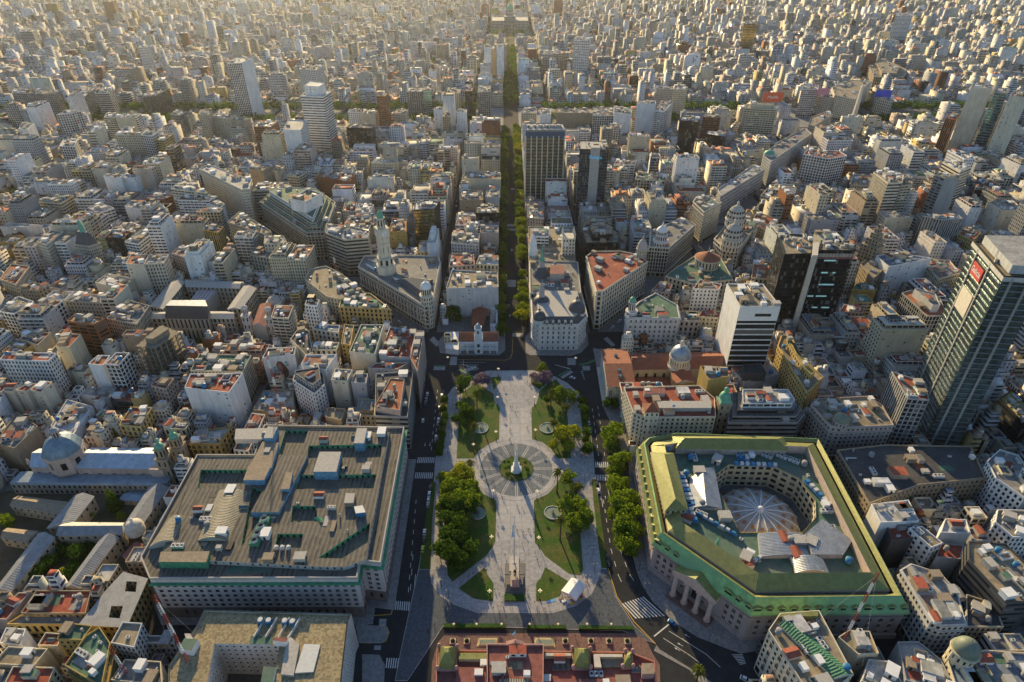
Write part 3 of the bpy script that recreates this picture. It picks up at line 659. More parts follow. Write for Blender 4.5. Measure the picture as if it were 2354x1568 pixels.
# ---- left of centre
r=row('p','A1',30,[305,342,705,608,850,602,945,348,860,288,420,265],'S','n','g','massive wedge-shaped bank with stepped green terraces and a white penthouse',corn=.9,ups=[(3.2,3.4,'b','S','n'),(3.4,3.4,'b','S','n'),(3.4,4.2,'p','W','n')],cat='bank')
building('x','',poly('A1',[560,320,690,345,830,275,720,235],52),52,'W','t','n',z0=41,root=r,occ=0,wing='penthouse',cl=3,base=False)
row('o','A1',36,[862,612,1028,672,1232,655,1245,600,1100,560,880,532],'S','b','r','office block with black glass bands and a bluish roof beside the stone clock tower',sts='rrnnnn')
row('a','A1',28,[790,130,1075,165,1120,112,1000,98,820,95],'B','r','n','dark brick slab with a white central strip of windows behind the wedge-shaped bank')
row('a','A1',34,[240,252,535,236,552,180,290,170],'E','t','r','office block with maroon and glass bands left of the wedge-shaped bank')
row('a','A1',30,[535,120,632,130,705,92,600,75],'C','g','b','cream apartment block with a green-edged roof behind the wedge-shaped bank')
row('a','A1',36,[210,62,330,77,362,50,250,30],'T','t','n','brown-grey blank slab above the maroon banded office')
row('a','A1',26,[1570,57,1862,52,1872,8,1590,0],'W','l','c','long white ornate building with arched top windows')
row('a','A1',30,[1258,10,1472,15,1492,-20,1290,-25],'C','l','d','cream school with rows of little square windows')
row('a','A1',22,[1270,104,1462,112,1472,60,1290,52],'S','t','p','sand coloured house with a narrow roof house, below the cream school')
row('t','A1',46,[1625,416,1802,406,1848,345,1640,340],'K','w','K','slender black and gold mirror glass tower with a white right edge, behind the clock tower',sts='Kzzz',cl=4)
row('a','A1',29,[1410,600,1562,602,1562,492,1440,500],'V','o','n','tan flat-walled block with a roof pool just right of the stone clock tower')
row('a','A1',26,[1130,442,1252,434,1282,370,1150,360],'W','l','p','white block with a green roof tank behind the bluish roofed office')
row('a','A1',23,[1012,422,1125,428,1135,358,1035,352],'L','r','p','light grey block with red roof corners behind the bluish roofed office')
row('a','A1',33,[80,652,238,656,268,600,112,598],'L','g','b','light grey apartment block with terraces, farthest left of the pale row facing the diagonal avenue')
row('a','A1',32,[335,706,540,706,505,640,345,640],'I','l','p','ivory corner block with a pitched white roof hood over the diagonal avenue')
row('a','A1',31,[25,520,335,622,398,598,125,428],'S','t','p','pale apartment block with a crowded sunlit roof along the diagonal avenue')
row('a','A1',24,[215,800,380,830,400,760,250,740],'S','g','c','low ivory house with arched balconies between the two pale corner blocks')
row('a','A1',25,[690,1012,880,1162,990,1182,1215,1140,1000,962,870,898,730,925],'C','t','p','cream building with a jumble of roof huts that follows the diagonal avenue')
row('p','A1',24,[985,1248,1425,1270,1250,1132,1010,1130],'Y','n','c','yellow stone building with a clock on its corner and a planted green roof',corn=.6)
row('a','A1',28,[400,1338,548,1348,592,1242,432,1236],'I','r','b','ivory apartment block with a red roof right of the white church towers')
row('a','A1',24,[755,1438,978,1472,990,1410,790,1400],'I','b','c','ivory school block with a grey sheet roof and tall paired windows')
row('a','A1',22,[1000,1568,1080,1580,1110,1410,1030,1400],'Y','t','p','tall narrow yellow block with a roof pool behind the ivory school')
row('o','B1',29,[1070,242,1292,258,1368,8,1172,4],'I','n','z','slab with a green machinery roof and a smooth blue-green side wall',cl=9)
row('a','B1',25,[1328,282,1592,288,1645,60,1420,25],'L','r','n','crowded red roofed block right of the blue-green walled slab')
row('a','B1',31,[1596,292,1655,410,1712,62,1642,60],'P','o','d','pink-edged avenue building facing the plaza road')
row('o','B1',26,[1290,790,1572,800,1622,402,1300,430],'G','d','r','grey curtain-walled office block facing the plaza with a red machinery terrace',ups=[([at('B1',1290,700,31),at('B1',1505,742,31),at('B1',1545,472,31),at('B1',1425,465,31)],5,'n','P','o')],cl=9)
row('a','B1',30,[655,350,868,396,962,262,700,264],'W','l','n','white tower block with a blue tank on its grey roof')
row('a','B1',27,[585,480,770,600,860,520,840,400,600,440],'W','d','p','French style white house with a steep slate mansard and round-topped dormers',ups=[(1.8,5,'p','E','d')])
row('a','B1',28,[915,482,1052,492,1100,395,950,385],'I','l','n','ivory blank-walled slab, left of two that share a light shaft')
row('a','B1',25,[1085,502,1216,512,1232,430,1120,424],'L','g','n','light grey blank-walled slab, right of two that share a light shaft')
mural_b=row('a','B1',24,[322,294,600,264,610,198,370,208],'W','d','z','white party wall block painted with a large portrait mural')
row('a','B1',24,[565,130,700,270,760,240,720,60,640,30],'C','d','z','cream block with a lift shaft roof left of the small roof garden')
row('a','B1',22,[690,215,960,222,985,160,760,155],'I','n','c','ivory school wing with a lawn on its roof')
row('h','B1',12,[75,1082,205,1092,348,782,232,766],'W','r','c','long white house with a red terrace and toothed parapet beside the green-walled ministry')
row('h','B1',8,[240,742,600,762,590,570,330,572],'T','l','n','patched zinc roofs of a low house below the portrait mural')
row('h','B1',16,[1130,782,1288,790,1298,650,1150,642],'C','l','p','small cream house with a white roof beside the grey office')
row('a','B1',20,[865,800,1000,830,1040,730,890,720],'T','t','n','little tan block with a peeling grey front')
row('a','B1',23,[1230,380,1480,392,1590,330,1300,335],'L','r','n','low pinkish block with red terraces between the red roofed block and the grey office')
row('h','A0',16,[480,1500,560,1520,620,1460,540,1445],'C','r','n','little cream house with a red terrace beside the orange brick tower')
# ---- centre, both sides of the avenue
row('a','A2',27,[182,1092,632,1082,626,950,232,932],'L','t','n','rough grey blank-fronted block with light shafts behind the white colonial hall',base=False)
row('a','A2',24,[205,905,430,885,420,800,235,790],'P','r','c','pinkish townhouse with a small round dome on its left corner')
row('a','A2',23,[440,880,632,890,632,810,470,805],'C','w','c','cream townhouse with a white fan-shaped roof beside the avenue')
row('a','A2',24,[225,700,460,715,470,620,250,610],'L','t','p','light grey block with a round white turret on the left street')
row('a','A2',25,[475,610,632,612,630,560,480,555],'P','g','z','pink party-walled house with white framed roof windows')
row('o','A2',22,[262,545,635,548,632,462,290,458],'W','p','b','white office block with ribbon windows stepping up to a black glass cube')
row('o','A2',31,[436,442,636,442,632,382,442,380],'K','t','k','black glass cube that mirrors the city, beside the avenue')
row('a','A2',29,[316,142,652,152,652,92,352,82],'C','t','z','large cream party wall block above the black glass cube')
row('a','A2',24,[300,330,500,330,500,250,320,245],'T','t','n','tan house with a pale roof left of the avenue')
row('a','A2',23,[520,300,640,310,640,210,540,205],'L','l','z','pale block with a stepped roof at the avenue edge')
row('a','A2',27,[905,1130,1342,1130,1312,862,902,852],'I','g','c','long newspaper palace with curved slate roofs, spires and a pink roof house',cat='palace',corn=.6)
row('a','A2',25,[892,848,1292,852,1287,560,892,556],'C','t','p','cream avenue block with red sheds on the roof, behind the curved slate roofs')
row('a','A2',33,[930,640,1066,646,1062,578,940,574],'W','w','b','white office slab with a teal window grid beside the castle-like clock tower',occ=0)
row('a','A2',24,[880,480,1020,490,1020,380,885,375],'P','l','p','small pink and white houses in front of the tall gold glass tower')
row('o','A2',32,[1350,596,1388,700,1668,696,1668,600,1560,545,1390,545],'K','t','s','dark glass office block with a tan upper slab, near the castle-like clock tower',ups=[(6,6,'s','K','t')])
row('p','A2',35,[1475,1115,1530,1115,1915,860,1830,800,1680,768,1450,772,1390,812],'I','r','c','wedge-shaped stone bank with a long red roof edge between two streets',corn=.8,cat='bank',cl=9)
row('a','A3',26,[265,560,292,645,436,645,440,560,400,470,270,465],'L','l','b','light grey banded block left of the tiered turret building')
row('p','A3',30,[425,732,590,742,822,540,700,478,440,600],'I','g','s','ivory department store with giant columns and a three-tiered round corner turret',corn=.8,cat='palace')
row('a','A3',36,[802,345,895,432,1046,350,960,288,830,300],'I','t','p','ivory flatiron building pointing down the diagonal avenue',corn=.6)
row('a','A3',26,[1042,295,1418,62,1330,20,1012,238],'L','l','c','long grey stone terrace lining the diagonal avenue, nearest stretch')
row('a','F2',34,[602,1052,652,1092,926,902,880,868,700,958],'L','g','p','long grey stone terrace lining the diagonal avenue with a green corner dome, middle stretch')
row('a','F2',38,[905,842,942,852,1066,776,1040,748,922,790],'S','t','p','tan avenue block with a wooden looking top, last before the obelisk square')
row('a','A3',26,[120,28,300,24,318,-12,140,-16],'W','r','h','white office slab with horizontal window bands and a red roof')
row('a','A3',26,[300,150,560,165,590,110,330,95],'I','n','g','ivory block with columns of dark square windows and a green roof terrace')
row('h','A3',18,[425,330,560,340,560,262,440,260],'C','w','z','cream hall with a white barrel roof')
row('a','A3',20,[575,360,700,365,690,300,570,290],'N','r','c','dark arcaded house with a red roof beside the barrel-roofed hall')
row('p','A3',22,[1385,290,1470,320,1655,300,1600,230,1440,230],'S','d','c','pink stone polygonal bank with a row of tall windows and a black roof',corn=.6,cat='bank')
row('p','A3',22,[560,985,800,1050,1145,1015,1040,830,830,800,665,905],'C','n','c','cream temple-like building carrying a round drum with a conical red roof',cat='palace')
row('a','A3',34,[795,1095,1025,1100,1045,1055,860,1015],'W','r','p','white apartment block with columns of windows above the ornate white corner building')
row('a','A3',22,[440,1110,590,1130,620,1060,520,1030],'P','r','p','pinkish roof cluster beside the diagonal avenue mouth')
row('a','A3',23,[685,1372,856,1374,850,1290,690,1288],'P','t','c','pink stone bank with giant arched windows right of the ornate white corner building',corn=.4)
row('a','A3',22,[845,1335,1020,1345,1040,1290,880,1275],'C','r','p','cream patched block touching the white striped bank tower')
dome_b=row('p','A3',24,[985,662,1062,732,1200,742,1332,560,1212,442,1072,560],'I','t','c','ivory round-cornered building carrying two great ribbed domes',corn=.7,cat='palace',cl=2)
row('a','A3',24,[1210,590,1330,600,1380,520,1240,470],'S','t','p','grey-brown block of small windows right of the two ribbed domes')
row('a','A3',20,[1300,530,1450,600,1540,500,1350,430],'C','r','p','cream block with red roof patches behind the two ribbed domes')
row('a','A3',22,[1300,1000,1440,1010,1470,860,1330,850],'C','o','c','narrow cream gabled house left of the black glass towers')
# ---- right side
t1=row('t','A3',74,[1585,800,1820,792,1832,640,1530,615],'K','t','k','black mirror glass tower with a small green sign, left half of the twin towers',cl=6)
t2=row('t','A3',75,[1880,765,2196,767,2205,690,1900,680],'K','t','k','black glass tower with lit floors and pink band, right half of the twin towers',cl=6)
wb=row('t','A3',62,[1205,1250,1550,1250,1400,1055,1090,1052],'W','t','r','white bank tower with black window stripes and a blank left flank',sts='Rzzz',cl=8)
row('o','B3',12,[1132,278,1442,290,1548,432,1240,500,1140,400],'L','l','z','low white podium with a black metal cube on its roof beside the white bank tower')
building('roof_house','black metal clad plant room standing on the low white podium',poly('B3',[1235,430,1430,425,1385,345,1228,345],18),18,'N','d','z',z0=12.2,occ=0,cat='plant room',cl=0,base=False)
row('p','B3',26,[1530,190,1780,592,1918,455,1740,290,1640,92,1560,100],'Y','t','p','yellow art deco building with a curved end and a row of round roof vents',corn=.5,ups=[(5,4,'p','Y','y')],cat='office building')
cb=row('a','B3',27,[205,548,285,762,390,802,480,802,995,800,985,640,850,528],'I','r','p','ivory corner building with a square tower under a pyramid of red tiles',cat='office building',cl=9)
sb=row('a','B3',22,[1100,850,1700,850,1760,775,1640,600,1100,600],'P','g','r','stepped terrace building with strips of windows and a copper green end',ups=[(2.2,3.2,'r','P','g'),(2.4,3.2,'r','N','g'),(2.6,3.2,'b','W','l')],cl=8)
row('a','B3',34,[930,482,1106,452,1092,370,860,362],'V','p','z','mustard party-walled block with two white roof cylinders above the cathedral aisle')
row('p','B4',27,[375,702,540,882,640,892,1078,872,980,702,860,622,430,642],'P','t','p','pink stone corner bank with a grey dome, red cornice and open court',corn=.8,cat='bank',cl=8)
row('t','B4',44,[1200,640,1385,655,1340,500,1060,410],'E','r','g','grey grid-fronted tower with a pale ribbed flank beside the great glass tower',sts='gznv')
gal=row('t','A4',124,[2030,992,2390,1012,2330,700,1770,690],'K','t','r','great glass tower with white sunshade bars and a red sign, the tallest on the right',sts='mmmm',cl=5)
row('o','B4',22,[1990,642,2203,862,2330,800,2100,560],'K','y','r','black and yellow banded building at the right edge beside the great glass tower')
row('p','B4',22,[598,1085,870,1545,1290,1385,1870,1325,1740,1052,1000,1040],'T','d','p','large dark roofed stone block with tan roof houses behind the green roofed bank',corn=.5,cl=9,cat='office building')
row('a','B4',28,[1880,1180,1960,1330,2203,1500,2330,1400,2150,1130,1990,1080],'W','g','q','white block of square windows at the right edge with white ducts on its roof')
row('a','C4',26,[885,45,965,205,1295,192,1205,10],'W','w','z','white roofed block with a black left flank beside the green roofed bank')
row('a','C4',22,[1010,195,1060,360,1290,330,1380,240,1160,170],'N','r','n','dark walled house with a red terrace behind the chamfered ivory block')
row('a','C4',25,[1210,250,1400,420,1500,380,1320,235],'W','t','p','tall white stair tower house with a tan roof among red terraces')
row('a','C4',20,[1440,500,1650,520,1680,400,1480,380],'E','r','z','pale blue walled block with a red terrace right of the stair tower')
row('a','C4',24,[1480,290,1740,300,1700,180,1520,170],'W','w','z','white walled yard block with a white flat roof')
row('a','C4',25,[1142,612,1400,1052,1500,1092,1702,1082,1620,800,1480,640,1230,560],'L','l','q','chamfered ivory corner block with rows of windows across the street from the green roofed bank',corn=.5,cl=9)
row('a','C4',18,[1702,1100,2022,1102,1940,900,1700,820],'S','d','q','dark flat roofed wing with red roof panels right of the chamfered ivory block')
row('o','C4',29,[1720,522,2062,892,2260,880,2420,760,2040,385,1720,365],'N','t','r','brown slab with red roof panels and rows of white machines at the right edge',cl=9)
row('a','C4',24,[1950,200,2100,330,2330,330,2300,100,1970,90],'W','g','q','white block with a bay windowed front at the right edge')
# ---- towers farther back
tw1=row('t','F0',90,[1530,432,1625,426,1702,396,1592,390],'W','l','s','tall slender tower with a dark glass front and blank white flank',sts='szzz',cl=3)
row('t','F0',82,[2020,650,2175,656,2228,620,2080,600],'W','l','r','white and black striped tower with a white box on top',ups=[(6,12,'n','W','w')],cl=2)
row('t','F0',60,[1905,876,2020,880,2066,816,1940,810],'W','l','z','white slab tower with a dark central line, a grid side and a barrel top',sts='zqzz',cl=1)
row('t','F0',52,[1705,856,1820,860,1872,820,1740,815],'B','w','b','red-brown brick tower with white balconies, upper left')
row('t','F0',62,[2010,470,2130,475,2176,446,2030,440],'L','t','p','grey office tower crowned with antennas behind the striped tower')
row('o','F0',38,[960,662,1042,652,1140,600,1000,618],'N','t','v','dark finned office block beside trees on the great avenue, upper left')
row('o','F0',42,[640,632,732,632,762,592,660,590],'E','n','r','pale green banded office block beside the great avenue trees')
row('o','F0',38,[80,630,375,636,402,615,100,590],'G','d','g','long dark office building with a gridded front at the upper left')
row('o','F0',36,[500,622,572,652,646,592,570,575],'E','l','b','blue-grey terraced office block right of the long dark office building')
row('t','F0',46,[380,776,465,768,545,752,460,745],'W','l','g','white tower with a dark blue side wall and a red and white mast, upper left')
row('o','F0',42,[1145,776,1215,780,1252,756,1170,750],'G','g','s','grey glass block among the great avenue trees, upper left')
row('a','F0',44,[700,792,770,796,800,766,720,764],'C','l','b','cream slab, left of three standing before the great avenue trees')
row('a','F0',46,[776,792,862,800,902,776,800,765],'C','l','n','cream slab, middle of three standing before the great avenue trees')
row('a','F0',40,[866,792,922,792,948,770,890,765],'W','l','b','white slab, right of three standing before the great avenue trees')
row('a','F0',44,[1335,772,1402,780,1428,746,1350,740],'S','t','p','sand coloured tower at the avenue trees, left of a blank cream slab')
row('a','F0',36,[1420,792,1540,802,1568,776,1440,770],'C','l','n','blank cream slab with a pale right side at the avenue trees')
row('a','F0',46,[950,912,1020,920,1062,895,980,890],'W','l','g','white tower with a dark windowed left front, upper left')
row('a','F0',40,[1052,942,1102,950,1165,905,1100,900],'Y','l','b','yellow-white pair of slabs right of the white tower, upper left')
row('a','F0',32,[125,872,187,876,232,832,150,830],'W','b','n','white slab with a bluish roof near the left edge of the upper city')
row('a','F0',34,[400,987,502,992,522,942,430,940],'W','w','g','bright white block with gridded front in the left middle distance')
row('t','F0',60,[930,322,985,326,1006,310,945,305],'W','l','b','slim white tower alone among low roofs, far upper left')
row('t','F0',50,[130,216,216,216,236,200,150,195],'E','g','r','far blue-grey banded tower near the upper left corner')
row('t','F0',62,[300,30,380,30,396,20,310,15],'V','t','b','far mustard apartment tower at the upper left corner')
row('t','F0',72,[690,15,760,15,782,2,700,-3],'B','t','b','far dark red tower at the top left')
row('o','F1',45,[62,863,232,868,256,845,90,842],'K','g','k','black office block with a white central strip beside the red slab',cl=4)
row('t','F1',62,[265,650,325,652,346,630,285,625],'O','t','b','slim orange-red slab tower before the great avenue')
row('o','F1',40,[470,621,570,621,580,590,480,590],'E','g','g','grey gridded office block on the great avenue, left of the teal glass block')
row('o','F1',43,[573,612,635,608,636,577,582,575],'E','d','t','teal glass block on the great avenue')
row('o','F1',48,[945,626,1030,621,1036,576,955,575],'G','g','g','grey hotel with terraced top on the great avenue, left of the tree-lined avenue')
row('o','F1',47,[860,620,910,618,913,590,866,590],'K','r','v','narrow black building with white uprights and a dark arched top')
row('o','F1',40,[742,626,828,629,831,600,745,598],'C','g','p','cream office block on the great avenue beside the narrow black building')
row('t','F1',70,[988,323,1034,323,1034,305,990,305],'W','l','n','far white slab, left of a pair beside the avenue')
row('t','F1',70,[1073,322,1122,321,1122,305,1074,304],'W','l','n','far white slab, right of a pair beside the avenue')
row('t','F1',58,[1037,334,1071,334,1071,318,1038,318],'T','t','n','far tan slab set between the pair of white slabs')
row('t','F1',75,[1592,276,1700,273,1702,255,1600,255],'W','l','b','far white hotel tower with bright balcony bands')
row('o','F1',42,[1385,369,1510,363,1506,345,1390,345],'L','g','g','far grey gridded block left of the white hotel tower')
row('a','F1',36,[1830,863,1910,866,1916,840,1836,835],'W','t','g','white block with a column of dark windows right of the gold glass tower')
row('a','F1',32,[1635,896,1705,896,1706,868,1640,866],'W','l','b','small white banded block just right of the gold glass tower')
row('o','F1',34,[1475,762,1720,767,1712,735,1480,730],'T','t','n','wide tan blank-fronted block on the near side of the great avenue')
row('o','F1',38,[1722,782,1860,782,1860,727,1722,725],'L','g','g','grey windowed block joined to the wide tan block')
row('o','F1',44,[1862,762,1978,772,1986,732,1864,716],'W','g','n','white windowless block beside the grey windowed block on the great avenue')
row('a','F1',50,[2015,702,2145,702,2142,682,2025,680],'W','l','z','blank white slab with a coloured mural edge near the great avenue trees')
row('a','F1',40,[2140,752,2200,757,2262,690,2180,685],'W','l','b','white stepped block right of the blank white slab')
row('o','F1',44,[2150,601,2260,606,2263,590,2155,588],'P','t','d','pink-brown ministry block beyond the great avenue')
row('o','F1',44,[2265,606,2354,606,2354,590,2268,590],'C','t','d','cream ministry block beyond the great avenue, right of the pink-brown one')
row('a','F1',40,[650,742,706,743,713,730,656,728],'W','t','n','slim white slab at the avenue trees with a tan neighbour')
row('a','F1',38,[710,790,760,790,762,768,712,766],'T','t','p','tan block between two slim white slabs at the avenue trees')
row('a','F1',42,[803,757,870,761,873,740,810,738],'W','l','n','white block with scattered windows at the corner of the great avenue')
row('a','F1',34,[388,772,460,776,479,742,400,738],'S','t','p','sand block at the avenue trees left of the slim white slabs')
row('a','F1',36,[75,757,156,761,166,742,86,740],'W','l','p','white block standing before dark avenue trees, far left of the orange-red slab')
row('a','F1',37,[168,768,256,771,272,746,182,742],'C','l','n','cream block touching the orange-red slab tower')
row('a','F1',32,[1240,762,1340,766,1345,732,1262,728],'C','l','p','cream stepped block just before the gold glass tower roof')
row('a','F1',33,[1365,770,1440,772,1440,735,1375,730],'W','l','n','white stepped block behind the gold glass tower roof')
row('t','F2',97,[1995,592,2140,602,2152,580,2010,568],'I','l','z','very tall ivory slab with a dark vertical slot, right side of the photo',cl=2)
row('t','F2',93,[2156,625,2240,632,2256,602,2166,590],'E','l','t','tall teal glass block behind the very tall ivory slab',cl=2)
row('t','F2',62,[1825,802,1890,812,1918,778,1850,770],'O','r','v','rust red ribbed tower leaning against the view left of the very tall ivory slab')
row('t','F2',52,[475,731,690,741,706,716,490,705],'C','t','b','broad cream tower with a lattice of balconies and a stepped tan top',ups=[(7,5,'n','C','t')],cl=2)
row('t','F2',60,[40,816,160,826,176,790,50,785],'K','g','k','slender black tower with yellow vertical stripes')
row('t','F2',44,[195,792,310,797,320,770,205,768],'B','g','b','red brick apartment slab right of the slender black tower')
row('o','F2',34,[215,906,350,926,362,890,230,880],'K','w','k','black fronted block with a white top storey')
row('a','F2',44,[870,1042,1040,1072,1162,1052,1110,1020,900,1008],'W','r','g','big white stepped apartment building with a red roof edge, right of the diagonal avenue')
row('t','A4',55,[905,92,1030,186,1152,181,1160,112,1010,60],'I','t','r','ivory tower with tall green glass strips on its flank and banded front',sts='vrznz')
row('t','A4',50,[1150,205,1240,198,1236,125,1165,112],'C','t','b','cream balcony block attached to the ivory banded tower')
row('t','A4',39,[1330,468,1500,500,1672,492,1640,460,1345,450],'E','b','v','pair of dark blue ribbed glass boxes')
row('t','A4',58,[1440,112,1520,142,1652,152,1640,120,1480,95],'E','y','h','grey tower with chunky ivory balconies down its left flank',sts='hznnn')
row('t','A4',56,[1500,2,1650,86,1742,50,1640,-8],'I','w','r','ivory banded tower with slanting roof edge below the very tall ivory slab')
row('t','F2',95,[2256,650,2354,660,2400,622,2290,612],'I','l','n','tall ivory windowless tower cut by the right edge')
row('t','F2',70,[2190,705,2246,722,2290,690,2225,680],'E','g','v','grey-green glass tower between two tall ivory ones')
row('t','F2',80,[470,166,555,166,566,150,480,148],'K','g','K','far gold glass tower glinting in the upper right')
row('t','F2',80,[1490,109,1605,109,1612,92,1500,90],'W','l','b','far white tower with dense balcony bands at the upper right')
row('p','F2',28,[1310,440,1345,520,1540,530,1565,470,1430,410],'T','t','c','dark tan law courts with a raised attic beyond the great avenue',cat='court building',corn=1.2,ups=[(14,6,'c','T','t')])
row('o','F2',44,[858,606,970,606,976,576,870,565],'L','w','b','pale balcony-fronted block carrying a white sign by the obelisk square')
row('o','F2',32,[972,652,1072,670,1066,640,982,633],'S','t','p','small stone corner block with a teal upper floor and a pink billboard')
row('a','F2',38,[1080,642,1215,672,1262,602,1322,552,1200,540,1062,590],'I','t','p','wedge-shaped ivory block facing the obelisk',corn=.8)
row('o','F2',30,[1355,662,1470,692,1482,652,1380,640],'I','g','c','ivory bank with a bright blue billboard on its roof, right of the obelisk')
row('a','A4',34,[1035,905,1410,832,1290,812,1060,790,930,810],'W','b','n','long white party wall building with a bluish roof, right of the pointed stone tower')
row('o','A4',30,[1150,1130,1365,1330,1540,1325,1480,1180,1220,1110],'E','o','s','glass office block with an orange roof railing and a big grey plant room',ups=[(6,6,'z','L','g')],cl=5)
row('a','A4',26,[1370,900,1465,1010,1650,960,1560,850,1420,840],'C','p','p','cream apartment block with a dusty pink roof beside the great glass tower')
row('a','A4',24,[1640,620,1760,680,1830,610,1700,560],'Y','r','p','yellow older building with red roof and balconies above the great glass tower')
row('a','A4',34,[1900,350,2010,420,2203,420,2100,330],'I','l','n','row of ivory party-walled slabs at the right edge')
row('a','A4',26,[1780,240,1960,250,2015,160,1800,130],'N','d','k','black glass topped block at the right edge of the middle distance')
row('a','A4',20,[620,1290,820,1300,830,1240,650,1230],'P','r','p','pink house with a red roof right of the black glass towers')
row('a','A4',20,[720,1100,930,1110,940,1060,760,1050],'V','n','z','yellow-walled low block with white pods on its roof, right of the twin towers')
row('a','A4',26,[710,200,900,210,910,120,740,110],'E','t','q','grey-brown block with a green glass left edge behind the ivory banded tower')
# ---- lower left corner
row('h','C0',13,[185,982,742,987,790,790,320,786],'T','r','p','long low building with rusty red ribbed roofs in the lower left')
row('h','C0',12,[-80,1030,62,1040,262,806,168,806],'P','r','z','plain red flat roof at the left edge')
row('h','C0',11,[62,1078,705,1082,745,1000,185,1000],'Y','g','c','yellow arcaded house front below the rusty red roofs')
row('a','C0',24,[495,1208,712,1216,802,1092,580,1066],'V','n','p','olive-roofed block with a parapet, lower left')
row('a','C0',25,[562,1432,880,1620,955,1240,862,1102,740,1180],'V','n','b','ochre balcony block with olive roof terraces, lower left')
row('a','C0',19,[330,1262,505,1266,540,1160,400,1150],'C','r','n','little cream house with a bright red terrace, lower left')
row('a','C0',18,[0,1240,180,1260,230,1120,60,1110],'W','l','n','white house with machines on its roof at the left edge near the bottom')
row('a','C0',20,[-60,1420,300,1440,420,1290,80,1270],'C','t','n','cream house with cluttered roof huts at the bottom left edge')
row('a','C0',20,[40,1600,420,1600,480,1450,120,1440],'C','r','p','cream and red roofed house at the bottom edge, far left')
row('a','C0',24,[960,1240,1160,1280,1230,1070,1060,1060],'L','t','q','tall tan-roofed hospital wing joined to a round-windowed stair block',sts='qqqq')
row('h','C0',17,[820,1620,960,1620,1040,1260,960,1240],'V','t','p','long narrow ochre wing below the tan-roofed wing')
row('h','C0',15,[1160,1240,1500,1240,1500,1180,1200,1175],'L','g','q','grey wing with square windows behind a tan-roofed wing')
row('a','C0',20,[960,1560,1400,1600,1390,1400,1080,1380],'C','g','n','grey roofed building with an ochre water box, bottom left')
# ---- lower right corner
row('a','C3',29,[1230,1130,1330,985,1665,960,1960,1510,1640,1780],'I','t','p','ivory office building with a green ribbed mansard, bottom right of the photo',sts='ppnnp',cl=9,wins=dict(bay=5.2,fh=5.6,w=1.6,h=3.1,n=4,z=6.5))
row('a','C3',22,[1830,1190,2000,1340,2180,1330,2100,1140,1920,1130],'C','t','n','tan roofed house with a red and white mast and blue tanks, bottom right')
row('a','C4',20,[800,1568,1000,1650,1180,1640,1050,1400,860,1380],'L','l','n','pale round-ended roof with white machines at the bottom edge, lower right')
row('a','C4',18,[1110,1230,1180,1560,1640,1700,1480,1380,1290,1230],'E','l','n','pale grey flat roof with a kinked parapet across from the chamfered ivory block')
dcb=row('a','C4',20,[1540,1400,1620,1640,2260,1640,2260,1330,1860,1300],'C','b','p','cream corner house carrying a grey-green dome, bottom right')
# ------------------------------------------------------------------ landmark buildings
from mathutils.geometry import delaunay_2d_cdt
M['slate']=paving('slate_paving2',(.105,.115,.125),.8,.2) if False else M['slate']
M['slateroof']=stripes('slate_tiles',(.055,.06,.068),(.075,.08,.09),.6,.55,0,.5,.02)
M['copper']=solid('pale_copper',(.22,.45,.18),.75,.0,var=.4,sc=.35,tint=(.18,.36,.18));M['olive']=stripes('olive_seamed_copper',(.22,.23,.065),(.26,.26,.085),.7,.5,.25,.5,.05)
M['domegrey']=solid('grey_green_lead',(.17,.20,.15),.6,.1,var=.2,sc=.6);M['churchdome']=solid('blue_grey_lead',(.17,.25,.31),.55,.2,var=.3,sc=.4);M['terr']=solid('green_roof_paint',(.07,.15,.105),.8,var=.4,sc=.3,tint=(.11,.15,.12));M['verd']=solid('verdigris',(.13,.36,.25),.6,.2,var=.3,sc=.9)
M['zinc']=stripes('zinc_sheet',(.30,.32,.34),(.34,.36,.38),.9,.38,.55,.5,.05);M['bluezinc']=stripes('blue_zinc_sheet',(.26,.33,.40),(.30,.37,.44),1.0,.45,.3,.5,.04)
M['vault']=stripes('ribbed_vault',(.40,.36,.26),(.17,.15,.11),1.0,.7,0,.55,.15);M['rows']=stripes('roof_slab_rows',(.15,.135,.11),(.038,.038,.037),2.3,.9,0,.36,.14,brk=True)
M['tile']=stripes('clay_tiles',(.34,.12,.06),(.26,.085,.045),.5,.85,0,.5,.06);M['redroof']=solid('red_membrane',(.24,.085,.07),.85,var=.35,sc=.4)
M['pink']=solid('rose_plaster',(.46,.25,.21),.85,var=.22,sc=.6);M['rosecream']=solid('pale_rose_stone',(.50,.40,.33),.85,var=.2);M['ivory']=solid('ivory_stone',(.56,.52,.44),.85,var=.18,sc=.5)
M['greywall']=solid('grey_stone',(.40,.37,.34),.85,var=.2,sc=.4);M['greenwall']=solid('green_painted_wall',(.06,.26,.14),.8,var=.35,sc=.5);M['bluewall']=solid('blue_stained_wall',(.14,.30,.44),.85,var=.4,sc=.6)
M['yellowwall']=solid('yellow_plaster',(.52,.42,.23),.85,var=.2,sc=.6);M['white2']=solid('white_paint',(.72,.72,.70),.7,var=.08);M['orange']=solid('orange_glass',(.38,.16,.03),.4,var=.2)
def part(root,name,fn,*mats,col=None):
 b=MB();fn(b); return b.build(name,[M[m] for m in mats],root)
def mpp(t,x,y,z=0):
 a=at(t,x-5,y,z);b=at(t,x+5,y,z); return math.hypot(a[0]-b[0],a[1]-b[1])/10
